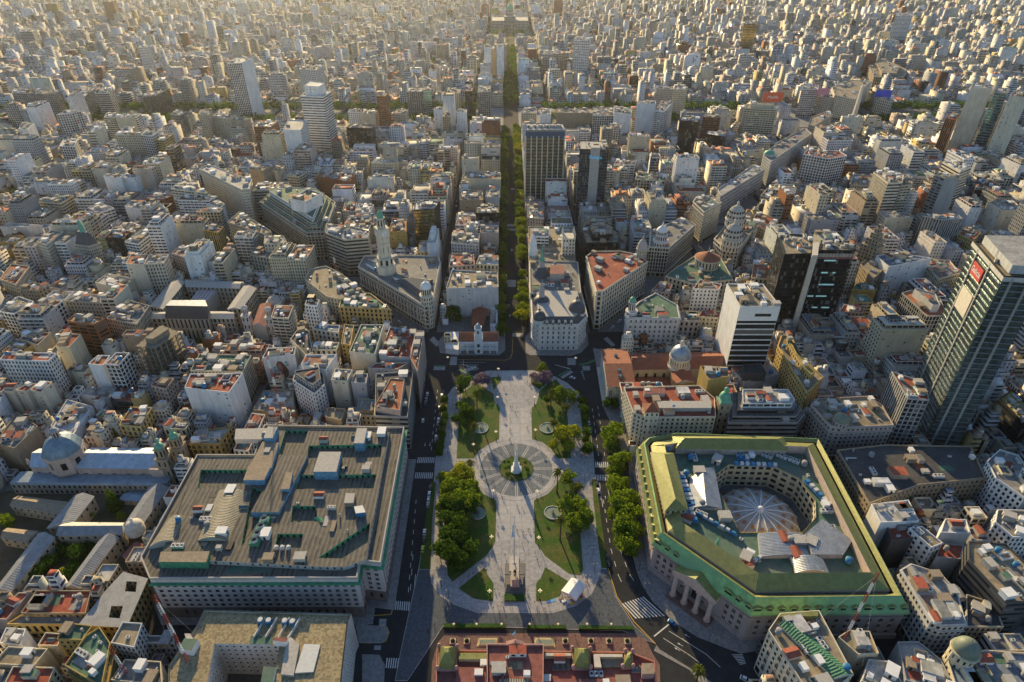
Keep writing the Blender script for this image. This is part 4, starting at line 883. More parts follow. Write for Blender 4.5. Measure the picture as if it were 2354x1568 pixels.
def holed(b,P,holes,z,mi=0,ua=None):
 vs=[];es=[]
 for L in[P]+holes:
  k=len(vs);vs+=[Vector(p) for p in L];es+=[(k+i,k+(i+1)%len(L)) for i in range(len(L))]
 co_,_,fs,*_r=delaunay_2d_cdt(vs,es,[],1,1e-4)
 for t in fs:
  q=[co_[i] for i in t];mx_,my_=sum(v.x for v in q)/3,sum(v.y for v in q)/3
  if not in_poly(mx_,my_,P) or any(in_poly(mx_,my_,h) for h in holes):continue
  if(q[1]-q[0]).cross(q[2]-q[0])<0:q.reverse()
  uv=[(v.x,v.y) for v in q] if ua is None else[(v.x*math.cos(ua)+v.y*math.sin(ua),v.y) for v in q]
  b.face([(v.x,v.y,z) for v in q],mi,uv)
def wells(root,holes,z,dep,wall='greenwall',wc=(.05,.17,.09),st='p',floor='dark',name='courtyard'):
 for Hh in holes:
  b=MB();h=ccw(Hh);n=len(h)
  for i in range(n):b.wall(h[i],h[(i+1)%n],z-dep,z,0,wc,ST[st],flip=True)
  b.flat(h,z-dep,1,(.08,.09,.085));b.build(name,[M['fac'],M['roof']],root)
def tower_sq(b,c,w,z0,z1,rot=0,mi=0,col=(.5,.5,.5),st=None):b.box(c[0],c[1],z0,w,w,z1-z0,rot,mi,col,st)
def lab(name,P,label,cat):
 c=centroid(P);r=empty(name,(c[0],c[1],0),label,cat);occ_poly(P,1,2);HERO.append((c[0],c[1],20,label,name)); return r
def letters(s,loc,size,rot,mat,root=None,name='lettering',ext=.08):
 cu=bpy.data.curves.new('txt','FONT');cu.body=s;cu.size=size;cu.extrude=ext;cu.align_x='CENTER';cu.align_y='CENTER'
 o=bpy.data.objects.new('txt',cu);COLL.objects.link(o);dg=bpy.context.evaluated_depsgraph_get();me=bpy.data.meshes.new_from_object(o.evaluated_get(dg))
 bpy.data.objects.remove(o);me.materials.clear();me.materials.append(mat);me.name=name
 n=bpy.data.objects.new(name,me);COLL.objects.link(n);n.rotation_euler=rot
 if root is not None:n.parent=root;n.location=Vector(loc)-root.location
 else:n.location=loc
 return n
# --- gold glass tower
P=poly('F1',[1270,876,1533,876,1518,830,1277,830],92);r=lab('glass_tower',P,'tall gold glass tower with white vertical fins and a blue band round its top','tower')
def f(b):b.ring(ccw(P),0,84,0,COL['K'],(.94,.62,1.8,3.6,1.,(.17,.155,.09)));b.ring(inset(P,-.25),84,90,1);b.ring(ccw(P),90,92,0,(.2,.2,.2));b.flat(P,84.01,1)
M['bluecrown']=solid('dark_blue_band',(.03,.075,.16),.4,.3);part(r,'wall',f,'fac','bluecrown');part(r,'roof',lambda b:b.flat(inset(P,.1),91.2,0),'cement')
Pc=ccw(P)
def fins(b):
 for i in range(4):
  p,q=Pc[i],Pc[(i+1)%4];L=math.hypot(q[0]-p[0],q[1]-p[1]);n=max(3,round(L/6.2));a=math.atan2(q[1]-p[1],q[0]-p[0])
  for k in range(n+1):t=(k+.02)/(n+.04);x,y=lerp(p,q,t);b.box(x+math.sin(a)*.35,y-math.cos(a)*.35,0,1.05,.9,85.5,a,0)
part(r,'vertical_fin',fins,'ivory')['kind']='stuff'
for k in range(12):place(r,'roof_louver',PROT[3][1] if k%2 else PROT[0][1],*quad(P,.06+.08*k,.5),91.2,.1*k,1.0)
# --- dark tower with a concrete spine
P2=poly('F1',[1632,1002,1828,1006,1815,952,1642,947],81);r=lab('glass_tower',P2,'dark blue glass tower with a pale concrete spine and a blue Pampa sign','tower')
part(r,'wall',lambda b:b.ring(ccw(P2),0,81,0,(.10,.13,.16),(.88,.86,1.6,3.3,1.,(.012,.02,.03))),'fac');part(r,'roof',lambda b:b.flat(P2,80.5,0),'cement')
def f(b):q=sub(P2,.38,-.06,.70,.25);b.prism(q,0,83,0);q=sub(P2,.50,-.075,.56,.0);b.prism(q,0,74,1)
part(r,'concrete_spine',f,'greywall','cement');clutter(r,P2,80.5,9,0)
a2=math.atan2(P2[1][1]-P2[0][1],P2[1][0]-P2[0][0]);M['signblue']=solid('blue_sign',(.03,.30,.55),.5,var=.05);M['signblue'].node_tree.nodes['Principled BSDF'].inputs['Emission Color'].default_value=(.05,.5,.9,1);M['signblue'].node_tree.nodes['Principled BSDF'].inputs['Emission Strength'].default_value=.25
cx,cy=quad(P2,.56,-.09);letters('Pampa',(cx,cy,73),5.2,(R(90),0,a2),M['signblue'],r,'sign')
# --- white ornate building with black domes
P=poly('A2',[925,1345,985,1402,1320,1402,1392,1330,1345,1135,915,1135],23)
r=building('palace','white ornate corner palace with black domes, opposite the white colonial hall',P,23,'Q','l','z',base=False,corn=.9,cl=5,cat='palace',occ=2)
pr=ccw(P);rows=[]
for i in range(len(pr)):
 p,q=pr[i],pr[(i+1)%len(pr)];L=math.hypot(q[0]-p[0],q[1]-p[1]);n=max(1,int((L-1)/3.6))
 if facing(p,q):rows+=[(p,q,z,1.3,2.4,n,.6) for z in(1.0,6.3,10.7,15.,19.2)]
put_windows(r,rows,'white2')
part(r,'mansard_roof',lambda b:b.frus(inset(P,1.2),inset(P,4),23.6,28.5,0,tmi=1),'slateroof','cement')
def blackdome(root,t,x,y,z,rad,h,lant=True,mats=('slateroof','ivory'),drum=2.5,name='dome'):
 c=at(t,x,y,z)
 def g(b):
  b.cyl(*c,z-drum,z,rad*1.05,None,20,1);b.dome(*c,z,rad,h,20,7,0,pw=.9)
  if lant:b.cyl(*c,z+h*.93,z+h*1.2,rad*.2,None,8,1);b.cyl(*c,z+h*1.2,z+h*1.45,rad*.22,.01,8,0);b.cyl(*c,z+h*1.4,z+h*1.75,.06,None,4,0)
 return part(root,name,g,*mats),c
blackdome(r,'A2',985,1340,26,5.0,6.2);blackdome(r,'A2',1305,1275,27,6.6,9)
c=at('A2',1003,1195,27)
def f(b):b.dome(*c,26,7,6,16,6,0);b.box(*c,31,4.2,4.2,5,0,1);b.lathe(*c,[(2.3,36),(2.0,38.5),(1.0,41),(.4,44),(.08,47)],10,1)
part(r,'spire',f,'slateroof','greywall')
for i in range(5):
 x,y=lerp(at('A2',1050,1400,24),at('A2',1260,1400,24),i/4);part(r,'dormer',lambda b:(b.box(x,y+1.6,23.6,1.8,2.4,2.6,0,0),b.gable([(x-1.1,y+.3),(x+1.1,y+.3),(x+1.1,y+3),(x-1.1,y+3)],26.2,27.3,1,0),b.box(x,y+.36,24,1,.1,1.7,0,1)),'ivory','glass')
# --- newspaper palace spires, castle clock tower, wrapped scaffold figure
pal=[o for o in COLL.objects if o.get('label','').startswith('long newspaper palace')][0]
c=at('A2',1003,960,28)
def f(b):b.frus(circ(c,8,12),circ(c,3.4,12),27,35,0);b.box(*c,35,4.6,4.6,5.5,0,1);b.lathe(*c,[(2.5,40.5),(2.6,41),(1.7,44),(1.3,45),(.5,50),(.1,55)],10,2)
part(pal,'spire',f,'slateroof','greywall','verd')
q=poly('A2',[1075,960,1200,960,1200,885,1080,885],34);part(pal,'roof_house',lambda b:b.prism(q,27.2,34,0,rmi=1),'rosecream','redroof')
P=poly('A2',[1180,672,1288,672,1284,610,1188,610],41);r=lab('clock_tower',P,'square ivory clock tower with pointed pinnacles like a castle','clock tower')
c=centroid(P);w=math.hypot(P[1][0]-P[0][0],P[1][1]-P[0][1]);rt=math.atan2(P[1][1]-P[0][1],P[1][0]-P[0][0])
def f(b):tower_sq(b,c,w,0,41,rt,0,COL['I'],ST['p']);tower_sq(b,c,w+.8,41,42,rt,0,COL['I'])
part(r,'wall',f,'fac','roof')
for sx,sy in((-1,-1),(1,-1),(1,1),(-1,1)):part(r,'pinnacle',lambda b:(b.box(c[0]+sx*w*.45,c[1]+sy*w*.45,42,1.6,1.6,3.2,rt,0),b.cyl(c[0]+sx*w*.45,c[1]+sy*w*.45,45.2,49.5,1.1,.05,8,0)),'ivory')
def clockface(root,x,y,z,rad,ang,name='clock'):
 "round dial facing direction ang"
 d=Vector((math.cos(ang),math.sin(ang),0));u=Vector((-d.y,d.x,0));o=Vector((x,y,z));b=MB();n=20
 ps=[o+u*math.cos(6.2832*i/n)*rad+Vector((0,0,1))*math.sin(6.2832*i/n)*rad for i in range(n)]
 b.face([p+d*.15 for p in ps],0);
 for i in range(n):j=(i+1)%n;b.face([ps[i]-d*.1,ps[j]-d*.1,ps[j]+d*.15,ps[i]+d*.15],1)
 for i in range(12):
  a=i*math.pi/6;p=o+d*.17+(u*math.cos(a)+Vector((0,0,1))*math.sin(a))*rad*.82;q=o+d*.17+(u*math.cos(a)+Vector((0,0,1))*math.sin(a))*rad*.96;b.bar(p,q,rad*.04,1)
 for a,l in((1.9,.55),(-.9,.75)):b.bar(o+d*.2,o+d*.2+(u*math.cos(a)+Vector((0,0,1))*math.sin(a))*rad*l,rad*.045,1)
 o2=b.build(name,[M['white2'],M['dark']],root);pp=[h for h in root.children if h.name.split('.')[0] in('shaft','wall','clock_tower')]
 if pp:under(o2,pp[-1])
clockface(r,c[0]-w*.2,c[1]-w/2-.02,36,w*.2,-math.pi/2);clockface(r,c[0]+w/2+.02,c[1],36,w*.2,0)
c=at('A2',930,800,25)
r=empty('scaffolded_cupola',(c[0],c[1],0),'slim cupola wrapped in pale netting at the avenue corner','cupola');part(r,'netting',lambda b:b.lathe(*c,[(4.2,20),(4.4,27),(3.4,34),(2.4,41),(1.2,44),(.9,45),(.2,47)],9,0),'white')
# --- city legislature: wedge with clock tower and corner cupola
P=poly('A1',[1150,905,1685,1225,1745,1240,1790,1200,1852,872,1832,812,1470,806,1200,812],22)
r=building('palace','triangular ivory palace with a tall clock tower and a domed round corner',P,22,'I','g','s',corn=.9,cl=14,cat='palace',par=1.4)
pr=ccw(P);rows=[]
for i in range(len(pr)):
 p,q=pr[i],pr[(i+1)%len(pr)];L=math.hypot(q[0]-p[0],q[1]-p[1])
 if L>18 and facing(p,q):rows+=[(p,q,z,1.5,h,int(L/4.4),1.5) for z,h in((1.5,2.6),(6.5,4.5),(13,3.2),(18,1.8))]
put_windows(r,rows,'ivory')
pl=[p for p in pr];
def colm(b):
 for i in range(len(pr)):
  p,q=pr[i],pr[(i+1)%len(pr)];L=math.hypot(q[0]-p[0],q[1]-p[1])
  if L>18 and facing(p,q):
   n=int(L/4.4);dx,dy=(q[1]-p[1])/L,-(q[0]-p[0])/L
   for k in range(n+1):x,y=lerp(p,q,(1.5+(L-3)*k/n)/L);b.cyl(x+dx*.35,y+dy*.35,5.6,16.8,.5,.42,7,0)
part(r,'colonnade',colm,'ivory')
part(r,'mansard_roof',lambda b:b.frus(poly('A1',[1450,1010,1680,1160,1730,1170,1790,1000,1560,985],23),poly('A1',[1540,1000,1690,1110,1720,1110,1770,1010,1600,990],27),22.2,27,0,tmi=1),'slateroof','slate')
for q in([1215,870,1300,915,1350,860,1240,830],[1440,985,1540,1020,1590,985,1500,960],[1625,1040,1720,1070,1735,1030,1650,1020]):
 G=poly('A1',q,25);part(r,'skylight',lambda b:(b.prism(G,22,25.2,0),b.gable(G,25.2,27,0,1)),'white2','glassroof')
c=at('A1',1738,1190,24)
def f(b):
 b.cyl(*c,0,29,5.2,None,16,0,COL['I'],st=(.5,.62,2.2,4.2,1.));b.cyl(*c,29,30,5.8,None,16,0,COL['I']);b.cyl(*c,30,36,4.2,None,14,0,COL['I'],st=(.55,.8,1.8,6,1.))
part(r,'corner_tower',f,'fac');part(r,'dome',lambda b:(b.dome(*c,36,4.4,5.2,18,7,0),b.cyl(*c,41,43.5,.8,.3,8,0),b.cyl(*c,43.5,46.5,.08,None,4,0)),'white2')
c=at('A1',1390,925,24);yw=c[1];zt=zfor('A1',1335,405,yw*1.0)
zt=zfor('A1',1335,400,yw);K=zt/66.0
t=empty('clock_tower',(c[0],c[1],0),'tallest ivory clock tower with a green cap, rising from the triangular palace','clock tower')
def f(b):
 b.prism(circ(c,8.0*1.08,8),20,30,0,COL['I']);b.cyl(*c,30,36,6.9,6.7,8,0,COL['I'],st=(.45,.8,2.7,6,1.));b.cyl(*c,36,37,7.2,None,8,0,COL['I'])
 tower_sq(b,c,8.6,37,zt-17,R(33),0,COL['I'],(.10,.5,4.3,12,1.));tower_sq(b,c,9.6,zt-24,zt-17,R(33),0,COL['I']);tower_sq(b,c,10.2,zt-17,zt-16.2,R(33),0,COL['I'])
part(t,'shaft',f,'fac');
for a in(-57,-147+0):
 an=R(a);clockface(t,c[0]+math.cos(an)*4.85,c[1]+math.sin(an)*4.85,zt-20.5,2.7,an)
part(t,'belfry',lambda b:(b.cyl(*c,zt-16.2,zt-8,3.6,3.2,8,0,COL['I'],st=(.5,.7,2.6,8,1.)),b.cyl(*c,zt-8,zt-7.4,4.0,None,8,0,COL['I'])),'fac')
part(t,'cap',lambda b:(b.dome(*c,zt-7.4,3.0,6,12,6,0),b.cyl(*c,zt-1.6,zt+1,.35,.1,6,0),b.cyl(*c,zt+1,zt+6,.06,None,4,0)),'verd')
# --- ornate white corner building (right of the diagonal mouth)
P=poly('A3',[222,1322,240,1345,686,1348,662,1235,480,1130,340,1205],27)
r=building('palace','white balconied corner palace with a green domed turret and green roof terrace',P,27,'Q','n','z',base=False,corn=.9,cl=5,cat='palace')
pr=ccw(P);rows=[]
for i in range(len(pr)):
 p,q=pr[i],pr[(i+1)%len(pr)];L=math.hypot(q[0]-p[0],q[1]-p[1])
 if L>5 and facing(p,q):rows+=[(p,q,z,1.4,2.3,int(L/3.9),.8) for z in(1.2,6.2,10.3,14.4,18.5,23.4)]
put_windows(r,rows,'white2')
part(r,'parapet_arcade',lambda b:[b.box(*lerp(pr[0],pr[1],(k+.5)/9),27.8,1.8,.8,1.8,0,0) for k in range(9)],'white')
c=at('A3',268,1310,27)
part(r,'turret',lambda b:(b.cyl(*c,0,30,4.4,None,14,0,COL['Q'],st=(.42,.6,2.4,4.1,1.)),b.cyl(*c,30,31,4.8,None,14,0,COL['Q']),b.cyl(*c,31,38,3.0,2.6,10,0,COL['Q'],st=(.5,.8,1.8,7,1.)),b.cyl(*c,38,38.6,3.1,None,10,0,COL['Q'])),'fac')
part(r,'turret_dome',lambda b:(b.dome(*c,38.6,2.7,4,14,6,0),b.cyl(*c,42.3,44,.4,.2,6,0),b.cyl(*c,44,48,.06,None,4,0)),'verd')
# --- other domes
def byl(s):return[o for o in COLL.objects if o.get('label','').startswith(s)][0]
w2=byl('wedge-shaped stone bank');c=at('A2',1862,800,36)
part(w2,'turret',lambda b:(b.cyl(*c,30,42,4.8,None,14,0,COL['S'],st=(.35,.5,2,3,1.)),b.cyl(*c,42,43,5.2,None,14,0,COL['S']),b.lathe(*c,[(4.6,43),(4.2,46),(3,49),(1.5,51),(.8,51.5),(.7,54),(.1,55)],14,1)),'fac','greywall')
w2=byl('ivory department store');c=at('A3',520,700,31)
part(w2,'turret',lambda b:(b.cyl(*c,0,34,6.8,None,16,0,COL['Q'],st=(.5,.7,2.6,4.2,1.)),b.cyl(*c,34,35,7.4,None,16,0,COL['Q']),b.cyl(*c,35,40,5.6,None,16,0,COL['Q'],st=(.5,.7,2.2,5,1.)),b.cyl(*c,40,44,4.8,None,16,0,COL['Q'],st=(.5,.6,2.2,4,1.)),b.lathe(*c,[(5.2,44),(4.4,46),(2.2,48),(1.2,49),(.5,52),(.1,54)],16,1)),'fac','white2')
c=at('A3',920,860,26);w2=byl('cream temple-like');part(w2,'drum',lambda b:(b.cyl(*c,22,30,10.5,None,22,0,COL['C'],st=(.4,.75,2.2,8,1.)),b.cyl(*c,30,31,11.4,None,22,0,COL['C'])),'fac')
part(w2,'conical_roof',lambda b:(b.cyl(*c,31,36.5,11.2,.8,22,0,smooth=False),b.cyl(*c,36,41,.8,.2,8,1),b.cyl(*c,41,44,.06,None,4,1)),'tile','ivory')
for t,x,y,z0,rd,h1,hd in(('A3',1125,720,26,9.2,8,13),('A3',1150,555,28,9.0,8,13)):
 c=at(t,x,y,z0)
 def f(b):
  b.cyl(*c,z0-3,z0+h1,rd,None,18,0,COL['I'],st=(.4,.6,3.1,5.5,1.));b.cyl(*c,z0+h1,z0+h1+1,rd+.6,None,18,0,COL['I'])
 o1=part(dome_b,'dome_drum',f,'fac')
 def f(b):
  z=z0+h1+1;b.dome(*c,z,rd*.95,hd,24,8,0);n=16
  for k in range(n):
   a=6.2832*k/n;pv= None
   for i in range(8):
    q=i/7*1.45;p=(c[0]+math.cos(a)*rd*.97*math.cos(q),c[1]+math.sin(a)*rd*.97*math.cos(q),z+hd*math.sin(q)+.1)
    if pv:b.bar(pv,p,.28,0)
    pv=p
   for q in(.25,.62):p=(c[0]+math.cos(a+.196)*rd*.94*math.cos(q),c[1]+math.sin(a+.196)*rd*.94*math.cos(q));b.cyl(*p,z+hd*math.sin(q)-.9,z+hd*math.sin(q)+.9,.85,None,6,1)
  b.cyl(*c,z+hd*.95,z+hd+3,1.5,1.2,10,0);b.dome(*c,z+hd+3,1.3,1.6,10,4,0);b.cyl(*c,z+hd+4.4,z+hd+7,.12,.05,4,0)
 part(dome_b,'ribbed_dome',f,'ivory','dark')
c=at('F2',640,1045,35);w2=byl('long grey stone terrace lining the diagonal avenue with');part(w2,'dome',lambda b:(b.cyl(*c,0,37,7,None,16,0,COL['L'],st=(.35,.5,3,4,1.)),b.dome(*c,37,6.6,4.6,16,6,1)),'fac','verd')
M['greenseam']=stripes('green_seamed_metal',(.05,.17,.09),(.09,.25,.13),1.3,.6,.1,.5,.1);G=poly('C3',[1325,1075,1415,1015,1970,1505,1800,1540],30);w9=byl('ivory office building with a green');part(w9,'green_mansard',lambda b:(b.ring(ccw(G),29,30.2,1),b.gable(G,30.2,32.2,1,0,emi=1)),'greenseam','ivory')
G=poly('C3',[1325,1010,1660,1005,1660,960,1335,985],31);part(w9,'roof_ridge',lambda b:b.prism(G,29,31.5,0),'olive')
c=at('C4',1695,1300,27);part(dcb,'domed_turret',lambda b:(b.cyl(*c,0,27,5.0,None,14,0,COL['C'],st=(.35,.5,2.4,4.5,1.)),b.cyl(*c,27,28,5.6,None,14,0,COL['C']),b.dome(*c,28,5.0,6,20,8,1),b.cyl(*c,33.8,37,.15,.05,5,1)),'fac','domegrey')
c=at('B4',620,850,27);part(byl('pink stone corner bank'),'dome',lambda b:(b.cyl(*c,25,30,4.6,None,14,0,COL['P'],st=(.4,.6,2,5,1.)),b.dome(*c,30,4.6,4.2,16,6,1),b.cyl(*c,34,36,.3,.1,6,1)),'fac','domegrey')
c=at('B3',1058,700,27)
r=empty('cupola_tower',(c[0],c[1],0),'slim stone tower with a bright green copper cupola between two plaza side buildings','tower');occ_poly(circ(c,5,8))
part(r,'shaft',lambda b:(b.box(*c,0,7.4,7.4,31,0,0,COL['T'],st=(.3,.5,3.6,5,1.)),b.box(*c,31,8.2,8.2,.8,0,0,COL['T'])),'fac')
part(r,'cupola',lambda b:(b.frus(inset([(c[0]-3.6,c[1]-3.6),(c[0]+3.6,c[1]-3.6),(c[0]+3.6,c[1]+3.6),(c[0]-3.6,c[1]+3.6)],0),circ(c,2.0,4),31.8,38,0),b.dome(*c,34,3.6,4.5,12,5,0),b.box(*c,38,2.4,2.4,2.4,0,0),b.dome(*c,40.4,1.4,1.6,8,4,0)),'verd')
c=at('B3',435,745,30);part(cb,'corner_tower',lambda b:b.box(*c,0,8.6,8.6,33,0,0,COL['I'],st=(.35,.4,2.8,4.4,1.)),'fac')
part(cb,'tower_roof',lambda b:b.frus([(c[0]-4.8,c[1]-4.8),(c[0]+4.8,c[1]-4.8),(c[0]+4.8,c[1]+4.8),(c[0]-4.8,c[1]+4.8)],circ(c,.3,4),33,37,0),'tile')
for q,m1 in(([490,655,960,655,960,715,480,715],'cement'),([380,590,560,590,560,545,380,545],'redroof')):
 G=poly('B3',q,30);part(cb,'penthouse',lambda b:b.prism(G,27.1,30,0,rmi=1),'cement',m1)
# --- colonial town hall
P=poly('B2',[297,150,628,150,628,52,297,52],9);r=lab('town_hall',P,'white colonial town hall with a clock tower, arcades and red tile roof','town hall')
x0,x1=at('B2',297,250)[0],at('B2',628,250)[0];y0=at('B2',460,247)[1];wd2=x1-x0;zr=10.2;dp=15
def f(b):
 b.prism([(x0,y0+3.2),(x1,y0+3.2),(x1,y0+dp),(x0,y0+dp)],0,zr,0)
 n=11
 for z in(0,5):
  b.prism([(x0,y0),(x1,y0),(x1,y0+3.3),(x0,y0+3.3)],z+4.3,z+5.0,0,bottom=True)
  for k in range(n+1):
   if k in(5,6):pass
  xs=[x0+.6+i*(wd2-1.2)/5 for i in range(6)]
  for i,x in enumerate(xs):b.box(x,y0+.5,z,1.1,1.0,4.3,0,0)
  for a,c2 in zip(xs,xs[1:]):
   ra=(c2-a-1.1)/2;m=(a+c2)/2;pv= None
   for i in range(9):
    t=math.pi*i/8;p=(m-math.cos(t)*ra,z+4.25-ra*.55+math.sin(t)*ra*.55)
    if pv:b.face([(pv[0],y0,pv[1]),(p[0],y0,p[1]),(p[0],y0,z+4.35),(pv[0],y0,z+4.35)],0)
    pv=p
 b.box(x0+wd2/2,y0+3.26,0,wd2-1,.1,9.4,0,1)
part(r,'wall',f,'white2','dark')
def f(b):b.gable([(x0-.4,y0+1.2),(x0+wd2*.5-3.4,y0+1.2),(x0+wd2*.5-3.4,y0+dp+.4),(x0-.4,y0+dp+.4)],zr,zr+4.2,0,0,emi=1);b.gable([(x0+wd2*.5+3.4,y0+1.2),(x1+.4,y0+1.2),(x1+.4,y0+dp+.4),(x0+wd2*.5+3.4,y0+dp+.4)],zr,zr+4.2,0,0,emi=1)
part(r,'roof',f,'tile','white2')
mx=x0+wd2/2
def f(b):
 b.box(mx,y0+1.8,0,6.4,4.4,12,0,0);b.box(mx,y0+2.3,12,4.8,4.8,10,0,0);b.box(mx,y0+2.3,22,5.4,5.4,.5,0,0);b.box(mx,y0+2.3,16.8,5.3,5.3,.4,0,0)
 for s in(-1,1):b.cyl(mx+s*2.9,y0,12,15,.5,.1,6,0);b.cyl(mx+s*2.1,y0+.2,22.5,25,.35,.08,6,0)
 b.face([(mx-3.2,y0-.45,12),(mx+3.2,y0-.45,12),(mx,y0-.45,14.2)],0)
 for z in(1,6.2):b.box(mx,y0-.42,z,2.0,.1,2.8,0,1)
 b.box(mx,y0-.12,18,1.3,.1,2.8,0,1)
part(r,'clock_tower',f,'white2','dark');part(r,'dome',lambda b:(b.dome(mx,y0+2.3,22.5,2.3,3.2,14,6,0),b.cyl(mx,y0+2.3,25.5,27,.3,.1,6,0)),'bluezinc')
clockface(r,mx,y0-.12,15.2,.85,-math.pi/2)
part(r,'side_wing',lambda b:b.prism(poly('B2',[175,200,290,215,290,60,178,60],5),0,5,0),'white');part(r,'side_wing',lambda b:b.prism(poly('A2',[560,1400,625,1420,625,1250,570,1250],7),0,7,0),'white');part(r,'rear_roof',lambda b:b.gable(poly('A2',[400,1400,500,1400,550,1255,405,1250],8),7,10,1,0),'tile')
# --- cathedral
P=poly('B3',[0,260,75,535,830,520,1060,380,1060,290,520,180,230,215,10,215],12);r=lab('cathedral',P,'cream cathedral with a columned front, red roofs and a grey tiled dome','cathedral')
Q=poly('B3',[68,530,300,525,228,218,12,216],17)
def f(b):
 q=inset(sub(Q,.18,0,1,1),0);b.ring(ccw(q),0,17,0,(.50,.42,.28),ST['n']);b.prism(sub(Q,0,0,.2,1),13.5,17,0,(.52,.46,.34),bottom=True)
part(r,'wall',f,'fac')
part(r,'portico_roof',lambda b:b.gable(inset(Q,-.6),17,20.5,0,0,emi=1),'tile','ivory')
def f(b):
 for i in range(12):x,y=quad(Q,.045,.04+.92*i/11);b.cyl(x,y,.4,13.6,.85,.7,9,0)
 b.prism(sub(Q,-.12,-.02,.2,1.02),0,.8,0)
part(r,'column',f,'ivory')['kind']='stuff'
rt=math.atan2(Q[1][1]-Q[0][1],Q[1][0]-Q[0][0])
for v in(.18,.33,.75):c=quad(Q,.5,v);part(r,'skylight',lambda b:b.cyl(*c,18.5,20.6,1.3,None,12,0),'glassroof')
N1=poly('B3',[290,385,1055,372,1040,232,262,250],13)
part(r,'nave_wall',lambda b:b.ring(ccw(N1),0,13,0,(.50,.42,.28),(.28,.35,6.5,13,1.)),'fac');part(r,'nave_roof',lambda b:b.gable(inset(N1,-.6),13,16.5,0,0,emi=1),'tile','ivory')
A1=poly('B3',[300,530,640,530,610,450,295,450],7);part(r,'aisle',lambda b:b.prism(A1,0,7,0,rmi=1),'yellowwall','tile')
A2=poly('B3',[635,500,825,480,770,370,612,380],14);part(r,'transept',lambda b:(b.ring(ccw(A2),0,13,0,(.45,.33,.12),ST['n']),b.gable(inset(A2,-.4),13,16,1,1,emi=0)),'fac','tile')
A3=poly('B3',[560,280,960,280,930,225,560,230],9);part(r,'rear_chapel',lambda b:b.prism(A3,0,8.6,0,rmi=1),'yellowwall','tile')
c=at('B3',680,330,16)
part(r,'dome_drum',lambda b:(b.cyl(*c,12,15,8.2,None,24,0,COL['I']),b.cyl(*c,15,22,7.2,None,24,0,COL['I'],st=(.25,.5,5.6,7,1.)),b.cyl(*c,22,22.7,7.7,None,24,0,COL['I'])),'fac')
part(r,'dome',lambda b:(b.dome(*c,22.7,7.2,8.4,28,9,0),b.cyl(*c,30.8,34,1.5,None,10,1),b.dome(*c,34,1.5,1.6,10,4,1),b.cyl(*c,35.5,38,.1,None,4,1)),'bluezinc','ivory')
# --- ministry with green wells
MP=poly('B1',[-646,2196,1140,2190,1165,2040,1340,2060,1545,892,340,872,255,1128,-236,1128,-720,2010],29)
r=lab('ministry',MP,'huge grey ministry with green light wells, ribbed vaults and a brown slab roof','government building');PO=ccw(MP)
HM=[poly('B1',q,29) for q in([735,1165,1325,1155,1335,1070,745,1080],[640,1428,1265,1420,1285,1330,650,1335],[490,1130,640,1130,700,950,545,945],[465,1926,640,1930,655,1846,480,1846],[870,2016,1010,2020,1215,1890,1228,1770],[600,1710,780,1705,770,1605,610,1602],[-240,1150,250,1155,262,1135,-225,1135],[-200,1420,150,1400,190,1290,-180,1290],[170,1890,290,1700,330,1480,260,1450])]
HM=[inset(h,-1.3) for h in HM[:6]+HM[7:]]
def f(b):b.ring(PO,0,8,0,(.17,.15,.14),(.3,.4,4,8,1.));b.ring(PO,8,29,0,(.55,.52,.49));b.ring(PO,29,30.4,0,(.4,.38,.36));I=inset(PO,.6);[b.wall(I[i],I[(i+1)%len(I)],29,30.4,0,(.35,.34,.32),flip=True) for i in range(len(I))];[b.face([(*PO[i],30.4),(*PO[(i+1)%len(I)],30.4),(*I[(i+1)%len(I)],30.4),(*I[i],30.4)],0,None,(.45,.43,.4)) for i in range(len(I))]
part(r,'wall',f,'fac')
rt=math.atan2(PO[1][1]-PO[0][1],PO[1][0]-PO[0][0])
MI=poly('B1',[-560,2010,850,2085,1030,2085,1215,2020,1415,912,350,895,270,1140,-225,1140],31.5);part(r,'roof',lambda b:b.flat(inset(PO,.6),29,0),'rows')
part(r,'raised_storey',lambda b:b.ring(ccw(MI),29,31.9,0,(.46,.46,.42),(.3,.5,3.6,2.9,.7)),'fac');part(r,'upper_roof',lambda b:holed(b,ccw(MI),[ccw(h) for h in HM],31.5,0),'rows')
wells(r,HM,31.5,8,wc=(.09,.34,.19))
part(r,'gutter_ledge',lambda b:[b.prism([PO[i],PO[(i+1)%len(PO)],inset(PO,-1.5)[(i+1)%len(PO)],inset(PO,-1.5)[i]],26.6,27.1,0,bottom=True) for i in range(len(PO)) if facing(PO[i],PO[(i+1)%len(PO)])],'greenwall')
rows=[]
for i in range(len(PO)):
 p,q=PO[i],PO[(i+1)%len(PO)];L=math.hypot(q[0]-p[0],q[1]-p[1])
 if L>8 and facing(p,q):rows+=[(p,q,z,1.7,1.7,int(L/3.7),1.0) for z in(9.5,13,16.5,20,23.8)]
put_windows(r,rows,'greywall')
def vault(root,q,z,h,mat,name='barrel_vault',n=10,end='cement',base=0):
 def f(b):
  L=math.hypot(q[3][0]-q[0][0],q[3][1]-q[0][1])
  for i in range(n):
   t0,t1=i/n,(i+1)/n;a,c2,d,e=lerp(q[0],q[1],t0),lerp(q[0],q[1],t1),lerp(q[3],q[2],t1),lerp(q[3],q[2],t0)
   z0,z1=z+h*math.sin(math.pi*t0),z+h*math.sin(math.pi*t1)
   b.face([(*a,z0),(*c2,z1),(*d,z1),(*e,z0)],0,[(0,t0*9),(0,t1*9),(L,t1*9),(L,t0*9)]);b.face([(*a,z),(*c2,z),(*c2,z1),(*a,z0)],1);b.face([(*d,z),(*e,z),(*e,z0),(*d,z1)],1)
  if base:b.ring(ccw(q),z-base,z,1)
 return part(root,name,f,mat,end)
